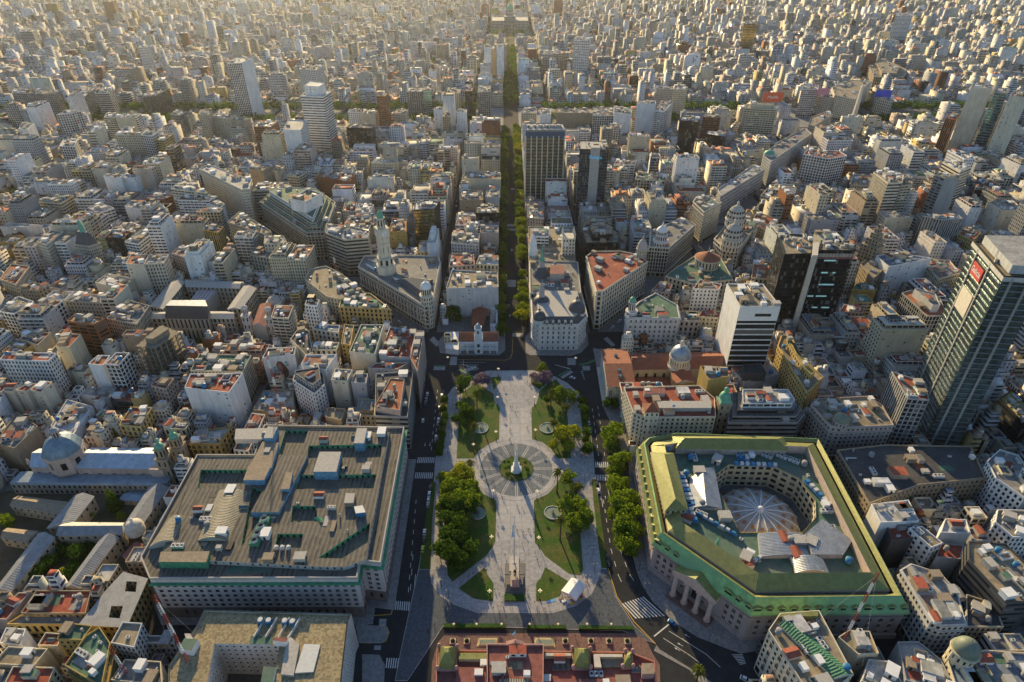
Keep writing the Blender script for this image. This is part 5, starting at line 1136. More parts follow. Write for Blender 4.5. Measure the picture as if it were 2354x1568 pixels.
vault(r,poly('B1',[-250,1866,45,1866,215,1440,-65,1432],31),31,3.2,'vault',base=4);vault(r,poly('B1',[-655,1916,-405,1866,-325,1668,-485,1666],30.5),30.5,2.6,'vault',base=2)
for q,z,w3,r3,nm in(([765,1290,965,1290,1005,1118,820,1118],33,'bluewall','cement','machine_room'),([1112,1045,1200,1045,1228,915,1140,915],33,'bluewall','cement','machine_room'),([165,1362,345,1362,400,1250,210,1240],33,'bluewall','rust','machine_room'),([340,1000,420,1000,460,905,375,900],34,'bluewall','cement','machine_room'),([215,1250,410,1255,470,1040,330,1030],31.5,'bluewall','rust','raised_spine'),([490,1440,560,1440,590,1300,530,1290],33,'bluewall','rust','raised_spine'),([230,1640,470,1640,720,1150,500,1150],31,'bluewall','rows','raised_spine'),([1030,1560,1110,1560,1125,1475,1045,1475],32,'rust','cement','machine_room'),([1130,1650,1215,1640,1190,1580,1115,1590],32,'tankblue','acw','cooling_unit'),([-560,2066,-150,2070,-120,1975,-540,1980],31.5,'greenwall','rust','green_hut'),([100,920,440,912,400,1010,90,1010],30,'cement','cement','machine_room')):
 G=poly('B1',q,z);part(r,nm,lambda b:b.prism(G,29,z+2.3,0,rmi=1),w3,r3)
G=poly('B1',[0,2130,380,2132,410,2080,60,2075],29.3);part(r,'green_terrace',lambda b:b.prism(G,29,29.15,0),'terr')
for i in range(4):c=at('B1',265+i*28,1890-i*62,31);part(r,'cooling_fan',lambda b:(b.box(*c,31.6,4.6,3.6,2.0,0,0),b.cyl(*c,33.6,35.3,1.6,1.5,14,1,cap=False),b.cyl(*c,33.7,33.8,1.2,None,10,2)),'greenwall','acw','dark')
for i in range(3):c=at('B1',450+i*52,1945,30);part(r,'cooling_fan',lambda b:(b.box(*c,31.6,1.8,1.8,1.4,0,0),b.cyl(*c,33,33.7,.8,.7,12,0)),'acw')
c=at('B1',815,1660,31);part(r,'curved_canopy',lambda b:[b.face([(c[0]-3+8*math.sin(t*.25),c[1]+6*math.cos(t*.25)-6,29+3.5*math.sin(min(3.14,t*.5+.6))),(c[0]-3+8*math.sin((t+1)*.25),c[1]+6*math.cos((t+1)*.25)-6,29+3.5*math.sin(min(3.14,(t+1)*.5+.6))),(c[0]+4*math.sin((t+1)*.25),c[1]+3*math.cos((t+1)*.25)-6,29+3.5*math.sin(min(3.14,(t+1)*.5+.6))),(c[0]+4*math.sin(t*.25),c[1]+3*math.cos(t*.25)-6,29+3.5*math.sin(min(3.14,t*.5+.6)))],0) for t in range(5)],'greenwall')
clutter(r,MI,31.5,30,rt,avoid=HM)
for k in range(46):
 u,v=rnd.uniform(.06,.94),rnd.uniform(.06,.94);c=quad([MI[0],MI[3],MI[4],MI[-1]],u,v)
 if in_poly(*c,MI) and not any(in_poly(*c,inset(h,-4)) for h in HM):
  w,d=rnd.uniform(1.5,7),rnd.uniform(.8,3);mk=rnd.choice(('rust','cement','rows','dark','greywall','acw'));part(r,'roof_patch' if k%3 else 'parapet_wall',lambda b:b.box(*c,31.4,w,d,.12+.01*k/3 if k%3 else 1.1,rt+(1.57 if k%2 else 0),0),mk)
# --- national bank: green mansard, pediment, glass dome
E_=[235,378,460,540,830,806,1085,990,2452,975,1675,-491,415,-541,155,-496,95,-426]
BP=poly('C3',E_,20.5);r=lab('bank',BP,'great stone bank with green copper mansard, dormers, columned pediment and inner dome','bank');PO=ccw(BP)
part(r,'wall',lambda b:(b.ring(inset(PO,1.0),0,20,0,(.42,.37,.34)),b.ring(inset(PO,.2),16.4,17.2,0,(.45,.4,.36)),b.ring(inset(PO,.1),0,3.2,0,(.36,.32,.3)),b.flat(inset(PO,.1),3.2,0,(.4,.36,.33))),'fac')
part(r,'cornice',lambda b:(b.ring(PO,19.4,20.5,0),b.frus(inset(PO,1),PO,19.4,19.41,0,top=False)),'copper')
I1=inset(PO,3.6);I2=inset(PO,6.2);I3=inset(PO,7.6);I4=inset(PO,14.5)
part(r,'mansard_roof',lambda b:([b.face([(*PO[i],20.5),(*PO[(i+1)%len(PO)],20.5),(*I1[(i+1)%len(PO)],27),(*I1[i],27)],0 if facing(PO[i],PO[(i+1)%len(PO)]) and PO[i][1]<235 else 1,[(0,0),(math.dist(PO[i],PO[(i+1)%len(PO)]),0),(math.dist(PO[i],PO[(i+1)%len(PO)]),7),(0,7)]) for i in range(len(PO))],b.frus(I1,inset(PO,4.2),27,27.4,0,top=False),b.frus(inset(PO,4.2),I2,27.4,26,1,top=False)),'copper','olive')  # olive on the outer rim's other sides paints sunlight onto the green copper
part(r,'shaded_well_floor',lambda b:b.frus(I2,I3,24,24.05,0,top=False),'dark')  # near-black floor stands in for shade down in the narrow light well
part(r,'ring_roof',lambda b:(b.ring(I3,24,26.6,1),b.frus(I3,I4,26.6,30.2,0,top=False),[b.wall(I4[i],I4[(i+1)%len(I4)],24,30.2,1,flip=True) for i in range(len(I4))]),'olive','rosecream')
HC=ccw(poly('C3',[990,278,1530,278,1645,150,1640,0,1500,-186,1275,-296,895,-306,750,-196,850,0],25))
part(r,'terrace',lambda b:holed(b,I4,[HC],24.4,0),'terr')
b=MB();n=len(HC)
for i in range(n):b.wall(HC[i],HC[(i+1)%n],8,24.4,0,(.58,.50,.32),(.62,.5,4.4,4.1,1.),flip=True);b.wall(HC[i],HC[(i+1)%n],24.4,25.2,0,(.5,.44,.3));b.wall(HC[i],HC[(i+1)%n],24.4,25.2,0,(.5,.44,.3),flip=True)
b.flat(HC,8,1,(.16,.17,.17));b.build('court',[M['fac'],M['roof']],r)
c=at('C3',1170,60,20);rad=21.5;dz=10.;hh=7.5
part(r,'court_dome',lambda b:b.dome(*c,dz,rad,hh,32,8,0),'greywall')
for k in range(16):
 def f(b):
  a=6.2832*k/16;pv= None
  for i in range(9):
   q=i/8*1.52;p=(c[0]+math.cos(a)*rad*math.cos(q),c[1]+math.sin(a)*rad*math.cos(q),dz+hh*math.sin(q)+.15)
   if pv:b.bar(pv,p,.35,0)
   pv=p
 part(r,'dome_rib',f,'white2')
 for q in(.3,.62,.95):
  a3=6.2832*k/16+.196;e=Vector((math.cos(a3),math.sin(a3)));t3=Vector((-e.y,e.x));h=1.5*(1.2-q*.6);p=[]
  for du,dv in((-h,-.055),(h,-.055),(h,.055),(-h,.055)):qq=q+dv;v=e*rad*math.cos(qq)+t3*du*.8;p.append((c[0]+v.x,c[1]+v.y,dz+hh*math.sin(qq)+.35))
  part(r,'orange_skylight',lambda b:b.face(p,0),'orange')
part(r,'dome_lantern',lambda b:(b.cyl(*c,dz+hh-.2,dz+hh+1.2,2.2,1.8,16,0),b.dome(*c,dz+hh+1.2,1.8,1.3,12,4,0)),'white2')
q=poly('C3',[350,90,530,80,410,-396,230,-401],31);part(r,'attic_hall',lambda b:(b.ring(ccw(q),24,31,1,(.5,.4,.25),ST['p']),b.gable(inset(q,-.8),31,34.5,1,0,hip=.12)),'olive','fac')
q=poly('C3',[440,-446,1395,-431,1360,-536,415,-541],29);part(r,'attic_hall',lambda b:(b.ring(ccw(q),24,29,1,(.42,.36,.3)),b.gable(inset(q,-.6),29,32.5,0,0,hip=.09)),'olive','fac')
for q,z,h,nm,m4 in(([1165,490,1590,480,1528,288,1145,290],26,1.2,'metal_roof','zinc'),([1470,630,1760,630,1700,500,1440,492],26.5,2.2,'barrel_roof','zinc')):vault(r,poly('C3',q,z),z,h,m4,nm,end='cement',base=1.6)
q=poly('C3',[1610,468,1880,470,1958,345,1700,165,1550,292],27.5);part(r,'metal_roof',lambda b:b.prism(q,24.4,27.5,1,rmi=0),'zinc','cement')
q=poly('C3',[555,60,840,60,770,-300,560,-200],27);part(r,'metal_roof',lambda b:(b.prism(q,24.4,26,1,rmi=0),b.gable(inset(q,0),26,28,1,0)),'zinc','cement')
n=len(PO);segs=[(i,math.hypot(PO[(i+1)%n][0]-PO[i][0],PO[(i+1)%n][1]-PO[i][1])) for i in range(n)]
def dormer(p,q,t,w,h,wide=False):
 L=math.hypot(q[0]-p[0],q[1]-p[1]);d=((q[0]-p[0])/L,(q[1]-p[1])/L);a=math.atan2(d[1],d[0]);nx,ny=-d[1],d[0];x,y=lerp(p,q,t);x+=nx*2.2;y+=ny*2.2
 def f(b):
  c0,s0=math.cos(a),math.sin(a);Q=[(x+u*c0-v*s0,y+u*s0+v*c0) for u,v in((-w/2,-1.3),(w/2,-1.3),(w/2,1.3),(-w/2,1.3))]
  b.prism(Q,20.6,20.6+h,0);b.gable(inset(Q,-.25),20.6+h,21.5+h,1,1,emi=0);b.box(x-nx*1.36,y-ny*1.36,21,w*.7,.1,h-.7,a,2)
 part(r,'dormer',f,'copper','olive','glass')
rows=[];e0=poly('C3',[235,378,1085,990,2452,975,95,-426],20.5)
for i,L in segs:
 p,q=PO[i],PO[(i+1)%n]
 if not facing(p,q):continue
 ip,iq=inset(PO,1.0)[i],inset(PO,1.0)[(i+1)%n]
 k=max(1,int(L/(4.6 if L<60 else 5.4)))
 rows+=[(ip,iq,z,1.7,h,k,2.0) for z,h in((4.0,2.0),(8.2,2.6),(12.6,3.2))]
 if not(abs(p[0]-BP[1][0])<1 and abs(q[0]-BP[2][0])<1 or abs(q[0]-BP[1][0])<1 and abs(p[0]-BP[2][0])<1):
  for j in range(k if L<100 else k):
   if k>1 or L>5:dormer(p,q,(j+.5)/k,3.3 if j%9 else 5.0,3.0)
put_windows(r,rows,'rosecream')
p,q=BP[1],BP[2];L=math.hypot(q[0]-p[0],q[1]-p[1]);d=Vector(((q[0]-p[0])/L,(q[1]-p[1])/L));nn=Vector((d.y,-d.x))
a_,b_=Vector(p),Vector(q);Fq=[tuple(a_+nn*4.2),tuple(b_+nn*4.2),tuple(b_-nn*2),tuple(a_-nn*2)]
part(r,'entablature',lambda b:b.prism(Fq,15.8,18.6,0,bottom=True),'rosecream');part(r,'pediment',lambda b:(b.gable([Fq[0],Fq[1],Fq[2],Fq[3]],18.6,23.4,1,0,emi=1),b.gable(inset(Fq,.5),18.5,22.9,1,0,emi=2)),'olive','rosecream','greywall')
for k in range(4):
 v=a_+d*(L*(.09+.273*k))+nn*3.1;part(r,'column',lambda b:(b.cyl(v.x,v.y,0,1.4,1.9,1.7,12,0),b.cyl(v.x,v.y,1.4,15,1.25,1.05,14,0),b.box(v.x,v.y,15,2.8,2.8,.8,math.atan2(d.y,d.x),0)),'rosecream')
part(r,'entrance_steps',lambda b:[b.prism([tuple(a_+nn*(5+.5*s)),tuple(b_+nn*(5+.5*s)),tuple(b_-nn*0),tuple(a_-nn*0)],0,.9-.2*s,0) for s in range(4)],'brickpave')
part(r,'entrance_arch',lambda b:(b.box(*((a_+b_)/2+nn*-.9),.2,4.2,.6,8.2,math.atan2(d.y,d.x),0)),'dark')
for k in range(90):
 x=rnd.uniform(min(p[0] for p in I4),max(p[0] for p in I4));y=rnd.uniform(min(p[1] for p in I4),max(p[1] for p in I4))
 if in_poly(x,y,inset(I4,3)) and not in_poly(x,y,inset(HC,-3)):place(r,*[PROT[j] for j in(4,3,6,4,0,5,4,3,7,12)][k%10][:2],x,y,24.4,rnd.choice((0,1.57,-.62)),1.25)
M['rackblue']=solid('blue_steel',(.05,.22,.42),.5,.2,var=.2)
for t,x0,y0,x1,y1,w in(('C3',540,20,610,190,3.0),('C3',620,110,960,300,1.6),('B3',700,1300,790,1560,5.0),('B3',1150,1190,1530,1205,2.2),('B3',1770,1330,1990,1560,3.2),('C3',1060,560,1180,480,2.0),('B3',1180,1130,1290,1140,5.0)):
 p,q=at(t,x0,y0,26),at(t,x1,y1,26);L=math.dist(p,q);a=math.atan2(q[1]-p[1],q[0]-p[0])
 part(r,'plant_rack',lambda b:(b.box(*lerp(p,q,.5),25.2,L,w,.25,a,0,bottom=True),[b.box(*lerp(p,q,(k+.5)/max(2,int(L/3))),25.45,1.9,w*.75,1.5,a,1 if k%3 else 0) for k in range(max(2,int(L/3)))],[b.bar((*lerp(p,q,k/4),24.4),(*lerp(p,q,k/4),25.2),.12,0) for k in range(5)]),'rackblue','acw')
c=at('C3',800,360,28);part(r,'finial',lambda b:(b.cyl(*c,26,30,1.1,.4,8,0),b.cyl(*c,30,32.5,.2,.05,5,0)),'verd')
# --- pink presidential palace at the bottom edge
P=poly('C2',[85,1950,2000,1950,1975,1400,1800,1335,1690,1318,100,1300],17);r=lab('presidential_palace',P,'pink palace with red roofs and green pavilion roofs at the bottom edge','palace')
part(r,'wall',lambda b:(b.ring(ccw(P),0,17,0,(.42,.17,.135),ST['c']),b.ring(inset(P,-.5),16.2,17,0,(.45,.2,.15)),b.ring(ccw(P),17,18.2,0,(.42,.17,.13)),[b.wall(inset(P,.5)[i],inset(P,.5)[(i+1)%6],17,18.2,0,(.42,.17,.13),flip=True) for i in range(6)],[b.face([(*ccw(P)[i],18.2),(*ccw(P)[(i+1)%6],18.2),(*inset(P,.5)[(i+1)%6],18.2),(*inset(P,.5)[i],18.2)],0,None,(.45,.2,.16)) for i in range(6)]),'fac')
part(r,'roof',lambda b:b.flat(inset(P,.5),17,0),'redroof')
CB=poly('C2',[535,1950,1015,1950,1022,1250,530,1245],20.5)
part(r,'central_block',lambda b:(b.prism(CB,17,20.5,0,rmi=1),[b.prism([CB[i],CB[(i+1)%4],lerp(CB[(i+1)%4],centroid(CB),.035),lerp(CB[i],centroid(CB),.035)],20.5,21.6,0) for i in range(4)]),'pink','redroof')
x,y=lerp(CB[3],CB[2],.5);part(r,'pediment',lambda b:(b.gable([(x-4,y-.6),(x+4,y-.6),(x+4,y+1),(x-4,y+1)],21.4,23.4,1,0),b.cyl(x,y,23,24,.5,.3,8,0)),'pink')
part(r,'flag',lambda b:(b.cyl(x,y,23.4,31,.09,.05,6,0),b.face([(x,y,30.8),(x-1.2,y-1,30.2),(x-1.3,y-1,28.9),(x,y,29.4)],1),b.face([(x,y-.02,30.35),(x-1.2,y-1.02,29.8),(x-1.25,y-1.02,29.35),(x,y-.02,29.9)],2)),'acw','signblue','white2')
def pav(q,z,h,m5='olive'):
 Q0=poly('C2',q,z);cc=centroid(Q0)
 part(r,'pavilion_wall',lambda b:b.prism(inset(Q0,-.3),16,z,0),'pink')
 def f(b):
  lv=[(0,0),(.22,.42),(.42,.68),(.62,.86),(.8,1)]
  for(a0,h0),(a1,h1) in zip(lv,lv[1:]):b.frus(ccw([lerp(p,cc,a0) for p in Q0]),ccw([lerp(p,cc,a1) for p in Q0]),z+h*h0,z+h*h1,0,top=(a1==.8))
 part(r,'pavilion_roof',f,m5)
 for p in inset(Q0,-.1):part(r,'corner_urn',lambda b:(b.cyl(*p,z,z+1.2,.7,.5,8,0),b.dome(*p,z+1.2,.9,1.2,8,4,0)),'pink')
pav([112,1455,268,1455,276,1272,125,1268],18.5,6);pav([1278,1448,1424,1448,1420,1292,1270,1288],18.5,6);pav([1702,1440,1788,1438,1785,1312,1725,1310],18.5,2.5)
for q,z,m6,m7 in(([1870,1500,1975,1495,1965,1405,1868,1405],21,'pink','rust'),([1090,1470,1255,1470,1250,1350,1120,1345],17.5,'redroof','rows'),([950,1560,1080,1560,1085,1500,955,1500],19,'pink','acw'),([640,1600,900,1600,900,1540,640,1540],21.8,'cement','vault'),([290,1370,528,1370,530,1318,292,1316],19.4,'yellowwall','olive'),([1030,1342,1262,1342,1258,1320,1032,1318],19.4,'yellowwall','ivory'),([1450,1352,1700,1352,1700,1328,1445,1326],19.4,'yellowwall','ivory'),([1460,1440,1520,1440,1500,1335,1450,1335],20,'pink','ivory'),([1530,1440,1700,1440,1705,1352,1520,1352],17.6,'olive','rust'),([260,1600,525,1600,525,1440,270,1440],18.6,'pink','redroof'),([1110,1620,1720,1620,1720,1540,1110,1540],18.9,'pink','redroof'),([560,1420,620,1420,620,1390,560,1390],22,'olive','zinc'),([660,1620,690,1440,700,1410,655,1410],22,'pink','redroof')):  # yellow plaster strips along the front carry the cornice's sunlight in their colour
 G=poly('C2',q,z);part(r,'roof_block',lambda b:b.prism(G,17,z,0,rmi=1),m6,m7)
clutter(r,P,17,9,0,avoid=[CB]);clutter(r,CB,20.5,5,0)
fc=slab('palace_forecourt',poly('C2',[180,1150,1780,1150,1900,1200,1960,1330,2020,1420,2040,2000,40,2000,60,1400,110,1230],0),.1,.162,M['brickpave'])
# --- church with blue roof, drum dome and twin towers (lower left)
P=poly('B0',[90,1378,1440,1385,1560,1230,1480,1060,790,1060,330,1060,190,1280],10)
r=lab('church',P,'baroque church with a pale blue roof, blue octagonal dome and twin green-capped towers','church')
pk=(.50,.38,.31)
N1=poly('B0',[655,1232,1392,1240,1485,1062,790,1058],14);N2=poly('B0',[258,1222,460,1225,560,1070,340,1068],14);AI=poly('B0',[88,1372,1440,1384,1520,1230,190,1275],8)
part(r,'aisle_wall',lambda b:b.ring(ccw(AI),0,8,0,(.42,.36,.28),ST['p']),'fac');part(r,'aisle_roof',lambda b:(b.frus(ccw(AI),ccw([lerp(AI[0],AI[3],.05),lerp(AI[1],AI[2],.05),AI[2],AI[3]]),8,9.2,0)),'bluezinc')
part(r,'nave_wall',lambda b:(b.ring(ccw(N1),0,14,0,pk,(.3,.3,8,14,1.)),b.ring(ccw(N2),0,14,0,pk,(.3,.3,8,14,1.)),b.ring(inset(N1,-.4),13.4,14,0,pk)),'fac')
M['bluezinc2']=stripes('pale_blue_sheet',(.42,.50,.58),(.45,.53,.61),1.0,.4,.2,.5,.03)
part(r,'nave_roof',lambda b:(b.gable(inset(N1,-.3),14,18,0,0,emi=1),b.gable(inset(N2,-.3),14,18,0,0,emi=1)),'bluezinc2','rosecream')
c=at('B0',575,1130,17);mr=mpp('B0',560,1050,20)*152
def f(b):A=circ(c,mr,8);b.ring(A,10,22.5,0,(.52,.40,.33),(.36,.4,mr*.78,12.5,1.));B2=circ(c,mr*1.05,8);b.ring(B2,22.5,23.3,0,(.5,.4,.33));b.flat(B2,23.3,0,(.5,.4,.33))
part(r,'dome_drum',f,'fac')
def f(b):
 lv=[(1.02,0),(.97,2.2),(.86,4.6),(.68,6.9),(.46,8.5),(.26,9.4)]
 for(a0,h0),(a1,h1) in zip(lv,lv[1:]):b.frus(circ(c,mr*a0,8),circ(c,mr*a1,8),23.3+h0,23.3+h1,0)
part(r,'dome',f,'churchdome');DM_=[h for h in r.children if h.name.startswith('dome') and 'drum' not in h.name][-1];LN_=part(r,'lantern',lambda b:(b.cyl(*c,32,36.5,2.1,1.9,8,0,(.5,.4,.33),st=(.5,.7,1.6,4.5,1.)),b.cyl(*c,36.5,37,2.6,None,8,0,(.5,.42,.35)),b.dome(*c,37,2.2,1.8,12,4,0,(.3,.34,.38)),b.cyl(*c,38.7,41,.12,None,4,0)),'fac');under(LN_,DM_)
for k,(x,y) in enumerate(((1440,1220),(1560,1130))):
 c=at('B0',x,y,14);rt2=0
 part(r,'bell_tower',lambda b:(b.box(*c,0,6.6,6.6,22,0,0,COL['T'],st=(.3,.45,3.3,7.3,1.)),b.box(*c,22,7.4,7.4,.8,0,0,COL['T']),b.box(*c,22.8,5.0,5.0,6,0,0,COL['T'],st=(.45,.7,2.5,6,1.)),b.box(*c,28.8,5.8,5.8,.6,0,0,COL['T'])),'fac')
 part(r,'tower_cap',lambda b:(b.dome(*c,29.4,2.6,3,10,5,0),b.cyl(*c,32.2,34.4,.9,.8,8,0),b.dome(*c,34.4,1.1,1.3,8,4,0),b.cyl(*c,35.6,38.5,.12,.04,5,0)),'verd')
q=poly('B0',[1280,1245,1395,1250,1410,1195,1310,1190],15);part(r,'stair_block',lambda b:b.prism(q,0,15,0),'rosecream')
for(x,y) in((240,1180),(420,1165),(740,1040),(1090,1055),(900,1055)):c=at('B0',x,y,15);part(r,'roof_urn',lambda b:(b.cyl(*c,13.5,16,.9,.6,8,0),b.cyl(*c,16,18,.7,.1,8,0)),'rosecream')
# --- convent wings with grey pitched roofs
CV=[]
def wing(t,q,z,h,ax,label,mat='tankgrey'):
 G=poly(t,q,z);c=centroid(G);rr=empty('convent_wing',(c[0],c[1],0),label,'building',None);occ_poly(G,1,1)
 part(rr,'wall',lambda b:b.ring(ccw(inset(G,.4)),0,z,0,(.50,.42,.30),(.28,.35,4.5,z/2,1.)),'fac');part(rr,'roof',lambda b:b.gable(G,z,z+h,ax,0,emi=1),mat,'ivory');HERO.append((*c,z,label,'convent_wing')); return rr
M['greysheet']=stripes('grey_roof_sheet',(.27,.28,.29),(.29,.30,.31),1.2,.55,.2,.5,.03)
wing('C0',[-60,790,95,795,478,322,330,285],10,2.6,1,'long grey roofed convent wing nearest the left edge','greysheet')
wing('C0',[395,250,625,212,815,-30,640,-40],10,2.6,1,'grey roofed convent wing climbing towards the blue roofed church','greysheet')
wing('C0',[480,312,1060,300,1072,196,560,190],10.4,2.4,0,'grey roofed convent wing running across to the little white dome','greysheet')
wing('C0',[552,758,695,770,1030,325,885,305],10,2.6,1,'grey roofed convent wing beside the small red roofed annex','greysheet')
wing('C0',[1075,198,1240,196,1450,-110,1300,-135],10,2.6,1,'grey roofed convent wing right of the pointed dark cypress','greysheet')
wing('C0',[1045,480,1150,560,1240,380,1160,362],9,.8,1,'small red roofed annex of the convent','redroof')
wing('B0',[1010,1390+120,1350,1530,1440,1440,1120,1430],4,1.2,0,'low blue canopy beside the pointed cypress','bluezinc')
wing('B0',[80,1560,560,1640,640,1530,160,1470],8,1.8,0,'dark red and brown low roof at the left edge beneath the church','rust')
wing('C0',[0,330,230,370,330,270,60,240],7,1.5,0,'dark tiled low roof above the blue ribbed awning','rust')
c=at('C0',1155,232,12);rr=empty('small_dome',(c[0],c[1],0),'little white dome with a lantern over the convent crossing','dome');part(rr,'drum',lambda b:b.cyl(*c,8,13,4.6,None,18,0),'ivory');part(rr,'dome',lambda b:(b.dome(*c,13,4.3,3,20,6,0),b.cyl(*c,15.8,17.6,.8,None,8,1),b.dome(*c,17.6,.9,.8,8,3,1)),'ivory','white2')
# --- yellow palazzo with two courts
G=poly('C0',[690,1072,1085,1090,1262,685,1060,632,905,800,830,900],15);rr=lab('palazzo',G,'yellow stone palace with two square roof courts, lower left','palace')
HH=[ccw(poly('C0',q,15)) for q in([935,1015,1030,1022,1060,915,960,915],[1075,790,1170,795,1180,705,1090,702])]
part(rr,'wall',lambda b:(b.ring(ccw(G),0,15,0,(.48,.36,.15),(.5,.6,3.2,5,1.)),b.ring(inset(G,-.6),14.4,15.2,0,(.5,.38,.17))),'fac');part(rr,'roof',lambda b:holed(b,inset(G,-.6),HH,15.2,0),'greysheet');wells(rr,HH,15.2,9,wc=(.4,.33,.22))
# --- big ivory building with a court, bottom left
G=ccw(poly('C1',[-480,1440,-246,1108,-176,958,1090,992,1060,1060,1010,1500,985,1800,-480,1900],24));rr=lab('ministry',G,'white walled office block with a tan tiled roof round a deep court, bottom left','office building')
hq=[ccw(poly('C1',q,24)) for q in([-190,1800,300,1800,440,1440,470,1250,-90,1238],)]
part(rr,'wall',lambda b:(b.ring(G,0,24,0,(.52,.50,.46)),b.ring(G,24,25.1,0,(.46,.45,.42)),[b.wall(inset(G,.5)[i],inset(G,.5)[(i+1)%len(G)],24,25.1,0,(.4,.4,.35),flip=True) for i in range(len(G))]),'fac')
M['tantile']=paving('tan_roof_tiles',(.33,.27,.16),.9,.35);part(rr,'roof',lambda b:holed(b,inset(G,.3),hq,24.2,0),'tantile')
b=MB();h=hq[0]
for i in range(len(h)):b.wall(h[i],h[(i+1)%len(h)],0,24.2,0,(.62,.60,.56),flip=True)
b.flat(h,.3,1,(.1,.1,.1));b.build('court_wall',[M['fac'],M['roof']],rr)
rows=[]
for P9,flip in((G,0),(h[::-1],1)):
 for i in range(len(P9)):
  p,q=P9[i],P9[(i+1)%len(P9)];L=math.hypot(q[0]-p[0],q[1]-p[1])
  if L>8 and facing(p,q):rows+=[(p,q,z,1.1,1.1,int(L/2.9),.6) for z in(3,6.2,9.4,12.6,15.8,19,21.8)]
put_windows(rr,rows,'white2')
for q,z,m6,m7 in(([410,1210,525,1225,540,1190,420,1185],28,'white','redroof'),([300,1610,400,1600,440,1440,330,1430],26,'white','terr'),([480,1500,590,1510,640,1240,540,1160],25.5,'cement','cement'),([600,1490,760,1480,820,1245,680,1240],25,'cement','acw'),([-400,1280,-290,1300,-230,1200,-350,1190],28,'white','terr'),([205,1240,400,1240,415,1180,225,1165],24.6,'cement','terr'),([-330,1215,-260,1215,-300,1150,-350,1150],27,'cement','cement')):
 G2=poly('C1',q,z);part(rr,'roof_block',lambda b:b.prism(G2,24,z,0,rmi=1),m6,m7)
for x,y in((305,1035),(375,1038),(515,1042),(580,1048)):c=at('C1',x,y,26);part(rr,'cooling_fan',lambda b:(b.box(*c,24.2,2.4,2.4,2,0,0),b.cyl(*c,26.2,26.8,1.1,None,12,1)),'tankblue','acw')
for x in(300,400,510,600):c=at('C1',x,1100,25);part(rr,'steel_rail',lambda b:b.box(*c,24.2,.4,9,1.6,-.25,0),'acw')
# --- great glass tower details
M['darkstone0']=solid('dark_fin',(.10,.11,.12),.5,.4)
cpl=ccw(poly('A4',[2030,992,2390,1012,2330,700,1770,690],124))
def f(b):
 for i in range(4):
  p,q=cpl[i],cpl[(i+1)%4]
  if not facing(p,q):continue
  L=math.hypot(q[0]-p[0],q[1]-p[1]);a=math.atan2(q[1]-p[1],q[0]-p[0]);s,c0=math.sin(a),math.cos(a)
  for z in range(32):
   for t0,t1 in((.03,.19),(.23,.60),(.64,.97)):m=lerp(p,q,(t0+t1)/2);b.box(m[0]+s*.3,m[1]-c0*.3,8+z*3.6,L*(t1-t0),.5,.28,a,0,bottom=True)
part(gal,'sunshade_bars',f,'zinc')
part(gal,'corner_fin',lambda b:[b.box(*lerp(cpl[i],cpl[(i+1)%4],t),0,1.3,1.3,124,math.atan2(cpl[(i+1)%4][1]-cpl[i][1],cpl[(i+1)%4][0]-cpl[i][0]),0) for i in range(4) for t in(.21,.62)],'tankgrey')
part(gal,'crown',lambda b:(b.ring(inset(cpl,3),125,130,0,(.45,.47,.47)),b.flat(inset(cpl,3),130,1,(.35,.35,.34)),b.ring(inset(cpl,-.6),122,124.6,0,(.5,.5,.48))),'fac','roof')
M['signred']=solid('red_sign',(.42,.06,.05),.5,var=.05);M['signred'].node_tree.nodes['Principled BSDF'].inputs['Emission Color'].default_value=(.8,.08,.08,1);M['signred'].node_tree.nodes['Principled BSDF'].inputs['Emission Strength'].default_value=.08
for i in range(4):
 p,q=cpl[i],cpl[(i+1)%4]
 if facing(p,q) and(q[1]<p[1]) and abs(q[1]-p[1])>abs(q[0]-p[0])*.3:
  L=math.hypot(q[0]-p[0],q[1]-p[1]);a=math.atan2(q[1]-p[1],q[0]-p[0]);s,c0=math.sin(a),math.cos(a)
  m=lerp(p,q,.42);o=part(gal,'sign',lambda b:b.box(m[0]+s*.9,m[1]-c0*.9,110.5,L*.30,.4,7.5,a,0,bottom=True),'signred');letters('Galicia',(m[0]+s*1.25,m[1]-c0*1.25,114.2),4.6,(R(90),0,a),M['white2'],gal,'lettering');under(gal.children[-1],o) if gal.children[-1].name.startswith('lettering') else None
  m=lerp(p,q,.42);part(gal,'pale_panel',lambda b:b.box(m[0]+s*.8,m[1]-c0*.8,88,L*.34,.3,14,a,0,bottom=True),'ivory')  # plain ivory panel below the sign
q=ccw(poly('A3',[1205,1250,1550,1250,1400,1055,1090,1052],62));part(wb,'blank_top_storey',lambda b:(b.ring(inset(q,-.15),51.5,62.2,0),b.box(*lerp(q[0],q[1],.62),55,11,.5,2.2,math.atan2(q[1][1]-q[0][1],q[1][0]-q[0][0]),1,bottom=True)),'white','dark')
# --- twin black towers: concrete joint and sign
q=poly('A3',[1826,800,1876,800,1885,690,1838,690],76);part(t1,'concrete_joint',lambda b:b.prism(q,0,76,0),'ivory')
M['signgreen']=solid('green_sign',(.03,.5,.05),.5,var=.05);M['signgreen'].node_tree.nodes['Principled BSDF'].inputs['Emission Color'].default_value=(.05,.9,.1,1);M['signgreen'].node_tree.nodes['Principled BSDF'].inputs['Emission Strength'].default_value=.6
c=at('A3',1755,800,70);part(t1,'sign',lambda b:(b.cyl(c[0],c[1],0,0,0,0,3,0) if 0 else b.box(c[0],c[1]-.2,69.4,1.8,.3,1.6,0,0,bottom=True),b.box(c[0]-.6,c[1]-.25,68.6,.7,.3,1.2,0,0,bottom=True)),'signgreen')
q=ccw(poly('A3',[1880,767,2196,769,2205,690,1900,680],75));M['litpink']=solid('pink_spandrel',(.25,.09,.10),.5)
